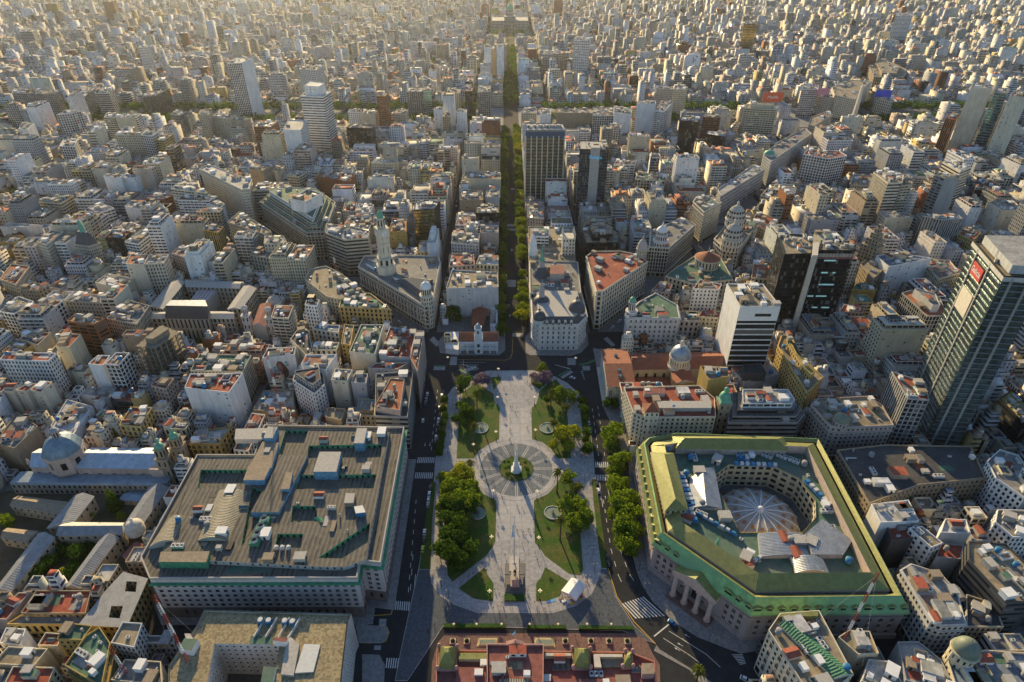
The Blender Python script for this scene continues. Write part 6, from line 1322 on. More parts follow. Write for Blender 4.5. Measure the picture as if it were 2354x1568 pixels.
part(t2,'pink_band',lambda b:b.ring(inset(q,-.12),69,70.2,0),'litpink');part(t2,'pale_top_floor',lambda b:b.ring(inset(q,-.1),70.4,73.4,0,(.42,.38,.32),(.12,1,2.4,3.2,1.)),'fac')
M['litblue']=solid('lit_office_glass',(.2,.4,.42),.3,var=.4,sc=.7);e=M['litblue'].node_tree.nodes['Principled BSDF'];e.inputs['Emission Color'].default_value=(.45,.85,.9,1);e.inputs['Emission Strength'].default_value=.16
p,q2=q[0],q[1]
part(t2,'lit_window',lambda b:[b.box(*lerp(q[i],q[(i+1)%4],rnd.uniform(.1,.9)),z,rnd.uniform(2,7),.2,1.1,math.atan2(q[(i+1)%4][1]-q[i][1],q[(i+1)%4][0]-q[i][0]),0,bottom=True) for i in range(4) if facing(q[i],q[(i+1)%4]) for z in[16+10.2*k for k in range(6)] for _ in range(3)],'litblue')['kind']='stuff'
# --- portrait mural (plain generic portrait), hotel tower, church towers, college, pointed tower
wl=ccw(poly('B1',[322,294,600,264,610,198,370,208],24));fi=max((i for i in range(4) if facing(wl[i],wl[(i+1)%4])),key=lambda i:math.hypot(wl[(i+1)%4][0]-wl[i][0],wl[(i+1)%4][1]-wl[i][1])*(1 if wl[i][1]<centroid(wl)[1]+3 else .3))
p,q=wl[fi],wl[(fi+1)%4];L=math.hypot(q[0]-p[0],q[1]-p[1]);a=math.atan2(q[1]-p[1],q[0]-p[0])
M['m1']=solid('mural_brown',(.14,.07,.05),.8);M['m2']=solid('mural_skin',(.42,.22,.16),.8);M['m3']=solid('mural_teal',(.08,.35,.36),.8)
def blob(b,pts,mi,off):
 v=[(p[0]+math.cos(a)*L*(.5+u*.5)+math.sin(a)*off,p[1]+math.sin(a)*L*(.5+u*.5)-math.cos(a)*off,13.5+w*9) for u,w in pts];b.face(v,mi)
def f(b):
 blob(b,[(-.35,-.75),(.35,-.8),(.42,-.2),(.3,.3),(.1,.75),(-.15,.8),(-.28,.4),(-.2,0),(-.05,-.35)],0,.04);blob(b,[(-.25,-.78),(.12,-.8),(.05,-.3),(.08,.1),(.02,.5),(-.12,.6),(-.2,.3),(-.24,.05),(-.12,-.15),(-.12,-.45)],1,.06)
 for x,y in((-.4,.2),(.42,.35),(-.42,-.1),(.36,.6)):blob(b,[(x-.09,y-.1),(x+.1,y-.06),(x+.07,y+.12),(x-.06,y+.1)],2,.05)
part(mural_b,'mural',f,'m1','m2','m3')
P=poly('A1',[688,1232,792,1242,816,1190,712,1176],36);r=building('hotel_tower','square white hotel tower with a black rooftop sign cube',P,36,'W','l','q',cat='tower',cl=0)
c=centroid(P);part(r,'sign_frame',lambda b:[b.bar((c[0]+sx*2.6,c[1]+sy*2.6,36),(c[0]+sx*2.6,c[1]+sy*2.6,42),.25,0) for sx in(-1,1) for sy in(-1,1)]+[b.box(c[0],c[1],37,5,5,5.2,0,0)],'dark');letters('nh',(c[0],c[1]-2.6,39.6),4.4,(R(90),0,0),M['white2'],r,'sign')
P=poly('A1',[130,1480,430,1500,560,1180,340,1120,240,1260],11);r=lab('church',P,'white church with two domed bell towers and red roofs, left of the hotel tower','church')
G=poly('A1',[235,1400,355,1420,440,1240,300,1220],13);part(r,'nave',lambda b:(b.ring(ccw(G),0,13,0,(.5,.47,.4)),b.gable(G,13,16,1,1,emi=0)),'fac','redroof');G3=poly('A1',[440,1240,560,1240,600,1130,500,1110],9);part(r,'annex_roof',lambda b:b.prism(G3,0,9,0,rmi=1),'white','redroof')
for x,y in((185,1330),(388,1345)):
 c=at('A1',x,y,18);part(r,'bell_tower',lambda b:(b.box(*c,0,6,6,20,0,0,COL['Q'],st=(.35,.5,3,6.6,1.)),b.box(*c,20,6.8,6.8,.7,0,0,COL['Q']),b.cyl(*c,20.7,26,2.3,2.2,10,0,COL['Q'],st=(.5,.7,1.8,5,1.)),b.dome(*c,26,2.5,2.6,12,5,0,COL['Q']),b.cyl(*c,28.5,30,.3,.1,5,0,COL['Q'])),'fac')
c=at('A1',425,1180,14);part(r,'dome',lambda b:(b.box(*c,0,13,13,13,0,1),b.dome(*c,13,5.6,4,16,6,0),b.cyl(*c,16.6,18.6,.9,None,8,1)),'greywall','ivory')
P=poly('A0',[1215,1345,2010,1345,2210,1060,1600,1000,1490,1010],18);r=lab('college',P,'wide stone college with a tall dark slate mansard and red ribbed inner roof','college')
for q,z,st2 in(([1222,1345,1425,1345,1440,1290,1260,1285],17,'c'),([1790,1345,2010,1345,2010,1285,1800,1285],17,'c'),([1290,1240,1400,1262,1590,1030,1490,1010],18,'c'),([1960,1262,2075,1262,2205,1085,2100,1065],18,'c'),([1600,1070,2060,1085,2080,1030,1600,1010],17,'c')):
 G4=poly('A0',q,z);part(r,'wing',lambda b:(b.ring(ccw(G4),0,z,0,COL['S'],ST[st2]),b.gable(inset(G4,-.5),z,z+1.6,0 if math.dist(G4[0],G4[1])>math.dist(G4[0],G4[3]) else 1,1,emi=0)),'fac','cement')
G5=poly('A0',[1420,1345,1792,1352,1810,1290,1425,1280],20)
part(r,'central_pavilion',lambda b:b.ring(ccw(G5),0,20,0,COL['S'],(.4,.8,3.4,10,1.)),'fac');part(r,'slate_mansard',lambda b:b.frus(ccw(G5),ccw(poly('A0',[1428,1232,1786,1238,1765,1185,1470,1186],31)),20,31,0,tmi=1),'slateroof','zinc')
M['redrib']=stripes('red_ribbed_roof',(.20,.045,.035),(.42,.40,.40),3.2,.7,0,.8,.1);G6=poly('A0',[1640,1185,1788,1192,1915,1040,1765,1020],15);part(r,'inner_roof',lambda b:b.prism(G6,0,15,1,rmi=0),'redrib','cement')
P=poly('A4',[795,880,900,1010,1025,900,930,770],28);r=building('pointed_tower_building','ochre stone office building rising to a stepped pointed tower',P,28,'T','t','p',cat='office building',cl=2)
c=at('A4',880,790,30);part(r,'stepped_spire',lambda b:[b.box(*c,z0,w5,w5,h5,R(35),0,COL['T'],ST['p']) for z0,w5,h5 in((20,15,20),(40,11,6),(46,7.5,5),(51,4.5,4),(55,2.2,3.5))],'fac')
# --- dark palace with green spire (middle left), concrete frame
P=poly('A0',[640,712,768,728,862,700,745,640],30);r=building('palace','grey palace with a black mansard and a bright green copper spire',P,30,'S','d','d',cat='palace',cl=0,corn=.6)
part(r,'black_mansard',lambda b:b.frus(inset(P,.8),inset(P,4.5),31,42,0),'slateroof');c=centroid(P);part(r,'spire',lambda b:(b.cyl(*c,41,46,2.6,2.2,8,0),b.cyl(*c,46,54,2.6,.1,8,0)),'verd')
P=poly('B0',[1165,182,1335,202,1550,62,1390,0],33);r=lab('unfinished_building',P,'bare concrete frame of an unfinished block with open floors','building');PO=ccw(P)
M['rawconcrete']=solid('raw_concrete',(.22,.19,.14),.9,var=.3,sc=.4)
part(r,'floor_slab',lambda b:[b.prism(PO,z,z+.4,0,bottom=True) for z in[3.6*k for k in range(1,10)]],'rawconcrete')['kind']='stuff'
def f(b):
 for i in range(4):
  p,q=PO[i],PO[(i+1)%4];L=math.dist(p,q);n=max(2,round(L/4.2))
  for k in range(n):x,y=lerp(p,q,k/n);b.box(x,y,0,.6,.6,33.2,0,0)
part(r,'column',f,'rawconcrete')['kind']='stuff';part(r,'core',lambda b:b.prism(inset(PO,5),0,37,0),'rawconcrete')
# --- obelisk, congress, spire palace
X0,Y0=at('D',1984,193,67)
occ_poly(circ((X0,Y0),40,12),2)
o=MB();o.frus([(X0-3.4,Y0-3.4),(X0+3.4,Y0-3.4),(X0+3.4,Y0+3.4),(X0-3.4,Y0+3.4)],[(X0-1.8,Y0-1.8),(X0+1.8,Y0-1.8),(X0+1.8,Y0+1.8),(X0-1.8,Y0+1.8)],0,63,0,top=False);o.frus([(X0-1.8,Y0-1.8),(X0+1.8,Y0-1.8),(X0+1.8,Y0+1.8),(X0-1.8,Y0+1.8)],circ((X0,Y0),.05,4),63,67,0)
OBX=o.build('obelisk',M['ivory'],None,(X0,Y0,0));tag(OBX,'tall white obelisk standing on the great avenue at the end of the diagonal','obelisk');HERO.append((X0,Y0,67,OBX['label'],'obelisk'))
Yc=2110;r=empty('congress',(3,Yc,0),'far stone congress with a green dome closing the avenue','congress building');occ_poly([(-55,Yc-8),(60,Yc-8),(60,Yc+100),(-55,Yc+100)]);HERO.append((3,Yc,30,r['label'],'congress'))
part(r,'wall',lambda b:(b.prism([(-52,Yc),(58,Yc),(58,Yc+80),(-52,Yc+80)],0,30,0,(.36,.34,.30),(.4,.6,4,7,1.)),b.prism([(-14,Yc-8),(20,Yc-8),(20,Yc),(-14,Yc)],0,32,0,(.38,.36,.32),(.5,.8,4,12,1.)),b.prism([(-14,Yc+6),(20,Yc+6),(20,Yc+40),(-14,Yc+40)],30,40,0,(.36,.34,.30),ST['c'])),'fac')
part(r,'dome_drum',lambda b:b.cyl(3,Yc+24,40,58,12,11,20,0,(.36,.35,.31),st=(.4,.6,3.6,9,1.)),'fac');part(r,'dome',lambda b:(b.dome(3,Yc+24,58,10.5,15,20,7,0),b.cyl(3,Yc+24,72,78,2,1.2,8,0),b.cyl(3,Yc+24,78,84,.6,.1,6,0)),'verd')
c=at('F1',1100,305,60);r=building('palace','far pinkish tower palace with a tapering lighthouse top beside the white slabs',[(c[0]-14,c[1]-14),(c[0]+14,c[1]-14),(c[0]+14,c[1]+14),(c[0]-14,c[1]+14)],62,'P','t','p',cat='palace',cl=0)
part(r,'lighthouse_tower',lambda b:(b.box(*c,62,14,14,12,0,0,COL['P'],ST['p']),b.cyl(*c,74,84,5.5,3.5,8,0,COL['P']),b.dome(*c,84,3.4,5,10,5,0,COL['P'])),'fac')
# --- rooftop billboards, each on its own building
def board(t,x0,y0,x1,y1,z,w,h,mat,txt,tcol,label):
 c=at(t,(x0+x1)/2,(y0+y1)/2,z);r=empty('billboard',(c[0],c[1],z-h/2),label,'billboard');part(r,'panel',lambda b:b.box(*c,z-h/2,w,.5,h,0,0,bottom=True),mat)
 part(r,'frame',lambda b:[b.bar((c[0]+s*w*.4,c[1]+.5,z-h/2-4),(c[0]+s*w*.4,c[1]+.5,z+h/2),.25,0) for s in(-1,0,1)],'darkmetal')
 if txt:letters(txt,(c[0],c[1]-.5,z),h*.42,(R(90),0,0),M[tcol],r,'lettering')
M['boardblue']=solid('blue_board',(.02,.05,.55),.5);board('F2',1380,612,1440,650,37,27,11,'boardblue','','white2','bright blue rooftop billboard right of the obelisk')
M['orangered']=solid('orange_red_board',(.55,.10,.04),.6);board('F2',630,635,700,675,46,32,15,'orangered','Medife','white2','orange-red rooftop billboard reading Medife')
M['pinkboard']=solid('pink_board',(.50,.22,.28),.6);board('F2',982,602,1030,632,43,21,11,'pinkboard','','white2','pink rooftop billboard left of the obelisk')
# --- lattice masts
def mast(t,bx_,by_,z0,tx,ty,w,label,stays=True):
 c=at(t,bx_,by_,z0);z1=zfor(t,tx,ty,c[1]);r=empty('lattice_mast',(c[0],c[1],z0),label,'mast');M.setdefault('mred',solid('mast_red',(.35,.06,.04),.6));
 cs=[(c[0]+w/2*math.cos(a),c[1]+w/2*math.sin(a)) for a in(0,2.094,4.189)];n=max(6,int((z1-z0)/1.6))
 def f(b):
  for k in range(n):
   za,zb=z0+(z1-z0)*k/n,z0+(z1-z0)*(k+1)/n;mi=(k//4)%2
   for i in range(3):p,q=cs[i],cs[(i+1)%3];b.bar((*p,za),(*p,zb),.10,mi,n=3);b.bar((*p,za),(*q,zb),.06,mi,n=3);b.bar((*p,zb),(*q,zb),.06,mi,n=3)
 part(r,'lattice',f,'mred','white2')
 if stays:part(r,'stay_cable',lambda b:[b.bar((*c,z1-2),(c[0]+dx,c[1]+dy,z0),.025,0,n=3) for dx,dy in((11,3),(-9,8),(2,-12))],'acw')
 return r
mast('C0',1620,1395,26,1330,815,1.5,'tall red and white lattice mast leaning over the ministry facade, lower left')
mast('C0',1090,1500,20,960,1245,1.3,'short red and white lattice mast above the ochre wing at the bottom left',False)
mast('C3',1890,1195,24,2165,640,1.2,'thin red and white lattice mast in front of the green bank roof, lower right')
mast('B1',520,870,9,355,220,1.4,'tall lattice mast standing before the portrait mural')
mast('A1',955,930,26,935,815,1.6,'stubby red and white antenna mast between the bank and the clock tower',False)
mast('F0',555,900,40,505,755,2.0,'far red and white mast beside the white tower with a dark side, upper left',False)
# ------------------------------------------------------------------ keep the plaza roads free, near sidewalks, painted markings
def mp(*tr):return[at(tr[i],tr[i+1],tr[i+2]) for i in range(0,len(tr),3)]
occ_poly(mp('B1',1722,300,'B1',1652,900,'B1',1600,1120,'B1',1560,1568,'C1',1400,950,'C1',1160,1010,'C1',1130,1180,'C1',1180,1568,'C1',1150,2100,'C3',1150,2100,'C3',1060,1568,'C3',1120,1380,'C3',1200,1250,'C3',1030,1230,'C3',190,620,'C3',100,0,'B2',1690,1050,'B2',1650,640,'B2',1505,250,'B2',1690,180,'A3',200,1560,'A3',60,1440,'B2',1385,190,'B2',1280,240,'B2',925,215,'B2',850,60,'B2',630,60,'B2',640,250,'B2',170,210,'B2',100,180,'B1',1745,90),2)
occ_poly(poly('A0',[1200,1400,1240,1580,1800,1600,2060,1500,2010,1380]),2);occ_poly(poly('A2',[185,1440,560,1440,600,1240,190,1240]),2);occ_poly(BP,1,8);occ_poly(MP,1,7)
M['pave3']=paving('pale_sidewalk_paving',(.26,.255,.25),1.2,.2);sw_=MB()
def walk(P,z):sw_.prism(ccw(P),0,z,0)
for i,P in enumerate((inset(MP,-4),poly('C3',[62,470,110,640,150,740,240,880,420,1050,620,1180,900,1290,1010,1322,1190,1290,1085,990,235,378,95,-426,30,-420,40,100]),poly('B3',[-60,200,10,560,20,690,120,900,190,1100,300,1100,260,700,60,560,20,215]),poly('B2',[865,100,868,240,905,262,1260,266,1345,240,1405,170,1400,60,900,60]),poly('B2',[110,150,130,240,230,262,640,262,690,220,690,60,180,60]),poly('B3',[-60+0,210,230,200,1000,200,1060,400,830,540,60,560]),poly('C1',[1120,1060,1180,1010,1230,1080,1380,1090,1410,1130,1390,1200,1350,1235,1150,1230]),poly('C1',[1180,1330,1330,1335,1375,1420,1370,1568,1360,2000,1180,2000]),poly('C3',[270,1250,300,1290,560,1450,760,1580,1000,1900,900,1900,560,1470,250,1300]))):
 walk(P,.13+.004*i)
structure('near_sidewalk',sw_,M['pave3'])
wp=MB();yp=MB();gp=MB()
def cross(t,q,n,ax=0,b=wp):
 P=poly(t,q)
 for k in range(n):
  s0,s1=(k+.1)/n,(k+.55)/n
  Q=sub(P,s0,0,s1,1) if ax==0 else sub(P,0,s0,1,s1)
  b.flat(Q,.012,0)
def line(t,pts,w=.16,dash=0,b=wp,z=.016):
 P=poly(t,pts)
 for a,c in zip(P,P[1:]):
  L=math.dist(a,c);d=((c[0]-a[0])/L,(c[1]-a[1])/L);n=max(1,int(L/dash)) if dash else 1
  for k in range(n):
   s,e=k*L/n,(k+(.42 if dash else 1))*L/n;p=(a[0]+d[0]*s,a[1]+d[1]*s);q=(a[0]+d[0]*e,a[1]+d[1]*e);o=(-d[1]*w,d[0]*w)
   b.flat([(p[0]-o[0],p[1]-o[1]),(q[0]-o[0],q[1]-o[1]),(q[0]+o[0],q[1]+o[1]),(p[0]+o[0],p[1]+o[1])],z,0)
cross('C2',[1690,893,1890,830,2078,998,1808,1022],9);cross('C1',[1462,945,1645,960,1655,882,1467,870],10);cross('C1',[1380,1447,1570,1452,1590,1366,1390,1360],10)
cross('C1',[1325,1085,1385,1085,1390,1022,1328,1022],6,1);cross('C1',[1282,1290,1340,1290,1343,1252,1286,1252],4,1)
cross('B1',[1650,1188,1805,1188,1810,1140,1660,1140],10);cross('B1',[1630,1322,1790,1322,1796,1272,1640,1270],10);cross('B2',[1450,1228,1620,1228,1616,1180,1446,1180],10);cross('B2',[1465,1340,1592,1340,1590,1290,1462,1290],9)
cross('B2',[210,345,272,345,278,272,222,272],9,1);cross('B2',[72,390,176,390,176,362,78,360],10);cross('B2',[752,102,848,102,846,72,755,72],11);cross('B2',[1228,345,1300,345,1300,284,1225,284],8,1)
cross('B2',[1358,392,1426,392,1420,353,1355,353],7);cross('B2',[1165,450,1190,462,1280,405,1255,392],8,1);cross('B2',[40,130,100,190,135,165,75,100],8,0);cross('B2',[1535,120,1610,190,1640,175,1570,105],9)
cross('A2',[685,1072,780,1072,784,1012,690,1010],12);cross('A2',[708,552,788,552,790,530,710,530],11);cross('A2',[708,590,786,590,788,570,708,570],11);cross('A2',[738,236,772,236,772,224,738,224],8);cross('C3',[990,1420,1042,1410,1010,1325,915,1325],7,1)
cross('B2',[325,395,350,415,450,365,440,345],7,1)
for q in([1645,0,1572,860],[1618,470,1590,860]):line('C1',q,.14,7)
line('C1',[1640,640,1620,870]);line('C1',[1655,890,1640,980],.14)
for q in([1830,560,1770,1120],[1880,560,1810,960]):line('B1',q,.14,7)
for q in([1440,720,1500,1170],[1488,700,1552,1170]):line('B2',q,.14,7)
for q in([1503,1362,1530,1568],[1560,1362,1610,1568]):line('B2',q,.14,0)
for q in([1535,0,1600,420,1660,640,1735,800],[1590,0,1680,430,1760,640,1850,770]):line('C2',q,.14,6)
line('C3',[250,1175,382,1068],.3);line('C3',[380,1130,700,1330,820,1440],.12,0);line('C3',[330,1190,560,1340,640,1400],.12,0)
line('B2',[290,345,460,346],.15);line('B2',[300,322,520,325],.12);line('B2',[330,300,330,345],.12)
for a in range(5):line('B2',[340+22*a,345+5*a,375+22*a,362+3*a,340+22*a,385+2*a],.18)
for a in range(5):line('B2',[1120+26*a,345+6*a,1150+26*a,352+8*a],.25);line('B2',[1340+7*a,405+16*a,1360+3*a,398+16*a],.25)
line('B2',[280,299,690,304,735,288,752,240,753,120],.22,b=yp);line('B2',[866,120,870,238,905,262,1250,264],.2,b=yp);line('C3',[68,470,108,622,168,742,300,902,500,1082,700,1192,900,1268,1000,1322],.3,b=yp)
line('C1',[1460,880,1430,985,1240,1000],.22,b=yp);line('C1',[1230,1082,1390,1092,1412,1140,1385,1215,1340,1232,1160,1230],.22,b=yp);line('C1',[1680,620,1660,960,1600,1400],.2,b=yp);line('C2',[1575,590,1650,830,1800,1050,1985,1240],.22,b=yp)
line('B2',[1330,345,1400,330,1505,285],1.1,b=gp);line('B2',[75,352,180,356],.9,b=gp);line('B2',[290,385,390,425],1.1,b=gp);line('B2',[1150,440,1240,388],.9,b=gp)
def arrow(t,x,y,dx,dy):
 a=Vector(at(t,x,y));c=Vector(at(t,x+dx,y+dy));d=(c-a).normalized();n=Vector((-d.y,d.x));L=(c-a).length
 wp.flat([tuple(p) for p in(a-n*.1,a+d*L*.6-n*.1,a+d*L*.6+n*.1,a+n*.1)],.016,0);wp.flat([tuple(p) for p in(a+d*L*.6-n*.45,c,a+d*L*.6+n*.45)],.016,0)
for x,y in((560,1185),(530,1220),(500,1260),(475,1300)):arrow('C3',x,y,-50,-30)
arrow('B1',1723,1010,-2,36);arrow('B1',1765,1010,-2,36);arrow('B2',1510,1505,0,-30);arrow('B2',1552,1500,0,-30)
M['green_paint']=solid('green_lane_paint',(.03,.16,.08),.8)
structure('road_marking',wp,M['white_paint']);structure('yellow_kerb_line',yp,M['yellow_paint']);structure('cycle_lane',gp,M['green_paint'])
# ------------------------------------------------------------------ the street grid and the city that fills it
XS=[-63,69];x=-172
while x>-2600:XS.append(x);x-=117
x=187
while x<2600:XS.append(x);x+=113
XS=sorted(XS+[3]);YS=[112,165,281,430,533,652,768,885,1042,1180];y=1297
while y<3330:YS.append(y);y+=117
SW={3:28};
def sw(x):return 15.0 if abs(x-3)<1 else 5.5
occ_line([(3,420),(3,1805)],30,2)
occ_poly([(-2700,1056),(2700,1056),(2700,1172),(-2700,1172)],2)
occ_poly([(-52,1800),(58,1800),(58,2120),(-52,2120)],2)
dn=[(66,415),(101.7,472),(221.5,644),(331.8,805),(423,931),(512,1056)];occ_line([(a+7,b) for a,b in dn],38,2)
dsl=[(-60,422),(-94.5,463),(-183.5,563),(-255,627),(-372,760)];occ_line([(a+3,b-2) for a,b in dsl],34,2)
for yy in YS:occ_line([(-2700,yy),(-63,yy)],9.5,2);occ_line([(69,yy),(2700,yy)],9.5,2)
for yy in YS[3:]:occ_line([(-63,yy),(69,yy)],9.5,2)
for xx in XS:
 if abs(xx-3)>1:occ_line([(xx,60),(xx,3480)],9.5,2)
WALLS=[('W',20),('L',18),('C',15),('I',14),('S',8),('G',5),('E',5),('P',5),('Q',9),('Y',2.5),('B',2),('T',4),('N',.8),('O',1)]
ROOFS=[('g',16),('l',15),('t',15),('r',8),('w',8),('p',6),('d',3),('n',2),('o',2.5),('b',2.5),('e',.8)]
def pick(t):return rnd.choices([a for a,_ in t],[w for _,w in t])[0]
CNAME=dict(W='white',L='light grey',C='cream',I='ivory',S='sand-coloured',G='grey',E='blue-grey',P='pinkish beige',Q='pale pink',Y='yellow',B='brown brick',T='tan',N='dark grey',O='orange brick')
RNAME=dict(g='grey',l='pale',t='tan',r='red',w='white',p='dusty pink',d='black',n='green',o='orange',b='bluish',e='teal')
SNAME=dict(p='small square windows',q='close-set windows',b='long balcony bands',r='ribbon windows',h='broad balconies',k='dark glass',t='teal glass',g='a grid of openings',n='a blank side wall',d='rows of little windows',c='tall windows')
LOTS=[]
def lot(cx,cy,w,d,front,near,ht=None):
 x0,x1,y0,y1=cx-w/2,cx+w/2,cy-d/2,cy+d/2
 if not inview(cx,cy,15,90):return False
 if occ_frac(x0+1,y0+1,x1-1,y1-1)>.02:return False
 r=rnd.random()
 far=cy>900
 if ht is None:
  H=rnd.choice((9,12,15,18,21,21,24,24,27,27,30,30,33)) if r<.86 else rnd.uniform(34,48)
  if far:H=rnd.choice((4,5,7,8,10,12,14,17,19,22,25)) if r<.87 else rnd.uniform(26,44)
  if r>.992:H*=1.3
  if w*d>500 and H<14:H+=8
 else:H=ht
 sk=rnd.choices('pqbrhgkntd',(22,14,26,6,14,5,1.6,5,1.2,6))[0]
 wk,rk=pick(WALLS),pick(ROOFS)
 if H<13:rk=rnd.choice('rrptgoldr')
 LOTS.append(dict(x=cx,y=cy,w=w,d=d,H=H,wk=wk,rk=rk,sk=sk,front=front));occ_poly([(x0+.5,y0+.5),(x1-.5,y0+.5),(x1-.5,y1-.5),(x0+.5,y1-.5)],3); return True
def fill_block(x0,x1,y0,y1):
 if x1-x0<14 or y1-y0<14:return
 if not any(inview(a,b,z,120) for a in(x0,(x0+x1)/2,x1) for b in(y0,(y0+y1)/2,y1) for z in(0,30)):return
 W=x1-x0
 if W<75:
  y=y0
  while y<y1-7:
   w=min(rnd.uniform(10,22),y1-y)
   if y1-(y+w)<7:w=y1-y
   m=W*rnd.uniform(.42,.58);lot(x0+m/2,y+w/2,m-.3,w-.3,3,False);lot(x0+m+(W-m)/2,y+w/2,W-m-.3,w-.3,1,False);y+=w
  return
 dp=24
 for(yy,fr,dd) in((y0,0,rnd.uniform(18,30)),(y1,2,rnd.uniform(18,30))):
  x=x0
  while x<x1-7:
   w=min(rnd.uniform(8,20) if y0<1000 else rnd.uniform(7,17),x1-x)
   if x1-(x+w)<7:w=x1-x
   d=dd+rnd.uniform(-4,6);lot(x+w/2,yy+(d/2 if fr==0 else -d/2),w-.3,d,fr,False);x+=w
 for(xx,fr) in((x0,3),(x1,1)):
  y=y0+30
  while y<y1-32:
   w=min(rnd.uniform(9,20),y1-30-y)
   if w<7:break
   d=rnd.uniform(20,34);lot(xx+(d/2 if fr==3 else -d/2),y+w/2,d,w-.3,fr,False);y+=w
 y=y0+8
 while y<y1-10:
  x=x0+8
  while x<x1-10:
   if rnd.random()<.97:lot(x+5,y+5,rnd.uniform(8,10.2),rnd.uniform(8,10.2),rnd.randint(0,3),False,rnd.choice((4,5,7,9,12,15)))
   x+=10.5
  y+=10.5
occ_poly(poly('C0',[-100,-60,1480,-200,1500,-40,1215,640,700,800,-100,830]),2);occ_poly(poly('B0',[60,1370,1480,1380,1400,1568,-60,1700]),2)
bl=[]
for a,b2 in zip(XS,XS[1:]):
 for c,d in zip(YS,YS[1:]):
  fill_block(a+sw(a),b2-sw(b2),c+5.5,d-5.5);
  if inview((a+b2)/2,(c+d)/2,0,400):bl.append((a+sw(a)-2.2,b2-sw(b2)+2.2,c+3.3,d-3.3))
for(x0,x1,y0,y1) in bl:
 if y0>800:continue
 for s,hs in((13,(12,15,18,21,24)),(8,(8,11,14,18)),(5,(5,8,11,14))):
  y=y0+2
  while y<y1-s:
   x=x0+2
   while x<x1-s:
    if lot(x+s/2,y+s/2,s-.2,s-.2,rnd.randint(0,3),False,rnd.choice(hs)):x+=s
    else:x+=s/3
   y+=s*.6
pav=MB();pav2=MB()
for x0,x1,y0,y1 in bl:
 if not(y0<425 and(abs((x0+x1)/2)<140)):(pav if y0<700 else pav2).prism([(x0,y0),(x1,y0),(x1,y1),(x0,y1)],0,.12,0)
structure('sidewalk',pav,M['pave2']);structure('city_pavement',pav2,M['pave3'])
def mass_lot(L):
 wc=vary(COL[L['wk']],.16);rc=vary(RC[L['rk']],.22);st=ST[L['sk']]
 dens=[.12,.12,.12,.12];dens[L['front']]=1.;dens[(L['front']+2)%4]=1. if rnd.random()<.75 else .15
 if rnd.random()<.22:dens=[1]*4
 x,y,w,d,H=L['x'],L['y'],L['w'],L['d'],L['H'];nz=H
 if H>22 and w>9 and d>14 and rnd.random()<.45:
  h2=H*rnd.uniform(.35,.7);k=rnd.uniform(.45,.75)
  if rnd.random()<.5:bx(x,y,0,w,d,h2,0,wc,rc,st,dens);bx(x+rnd.uniform(-.1,.1)*w*(1-k),y,h2,w*k,d*rnd.uniform(.6,.96),H-h2,0,wc,rc,st,dens)
  else:
   bx(x,y,0,w,d,h2,0,wc,rc,st,dens);s=rnd.choice((-1,1));bx(x,y+s*d*(1-k)/2,h2,w,d*k,H-h2,0,wc,rc,st,dens)
 else:bx(x,y,0,w,d,H,0,wc,rc,st,dens)
 Z=ST['z']
 if H>12 and rnd.random()<.4:
  k=rnd.uniform(.55,.85);h2=rnd.choice((3,3,6));bx(x,y+rnd.uniform(-.08,.08)*d,nz,w*k,d*k,h2,0,vary(wc),rc,st,dens);nz+=h2;w*=k;d*=k
 for _ in range(rnd.randint(1,3) if y<1400 else rnd.randint(1,2)):
  a=rnd.uniform(2,4.5);b2=rnd.uniform(2,4.5)
  if a<w*.7 and b2<d*.7:bx(x+rnd.uniform(-.5,.5)*(w-a)*.9,y+rnd.uniform(-.5,.5)*(d-b2)*.9,nz,a,b2,rnd.uniform(1.5,4),0,vary(COL[rnd.choice('WCLIT')]),rc,Z)
 if y<1000:
  for e in((0,-1),(0,1),(-1,0),(1,0)):
   if e[0]:bx(L['x']+e[0]*(L['w']/2-.15),L['y'],H,.3,L['d'],.9,0,wc,wc,Z)
   else:bx(L['x'],L['y']+e[1]*(L['d']/2-.15),H,L['w']-.62,.3,.9,0,wc,wc,Z)
def on_screen(L):
 P=[project(L['x']+a*L['w']/2,L['y']+b2*L['d']/2,z) for a in(-1,1) for b2 in(-1,1) for z in(0,L['H'])]
 xs=[min(2353,max(0,p[0])) for p in P];ys=[min(1568,max(0,p[1])) for p in P]; return(max(xs)-min(xs))*(max(ys)-min(ys))
for L in LOTS:L['s']=on_screen(L)
LOTS.sort(key=lambda L:-L['s'])
near=[L for L in LOTS[:900] if L['H']>13][:135]+[L for L in LOTS[:1200] if L['H']<=13][:110];nid=set(id(L) for L in near)
for L in LOTS:
 if id(L) not in nid:mass_lot(L)
print('LOTS',len(LOTS),'near',len(near),'heroes',len(HERO),'boxes',len(BX))
build_mass('distant_city','pale dense city of thousands of small blocks reaching to the top of the photo','city')
USED={}
SIDE={(-1,0):'left of',(1,0):'right of',(0,1):'behind',(0,-1):'in front of'}
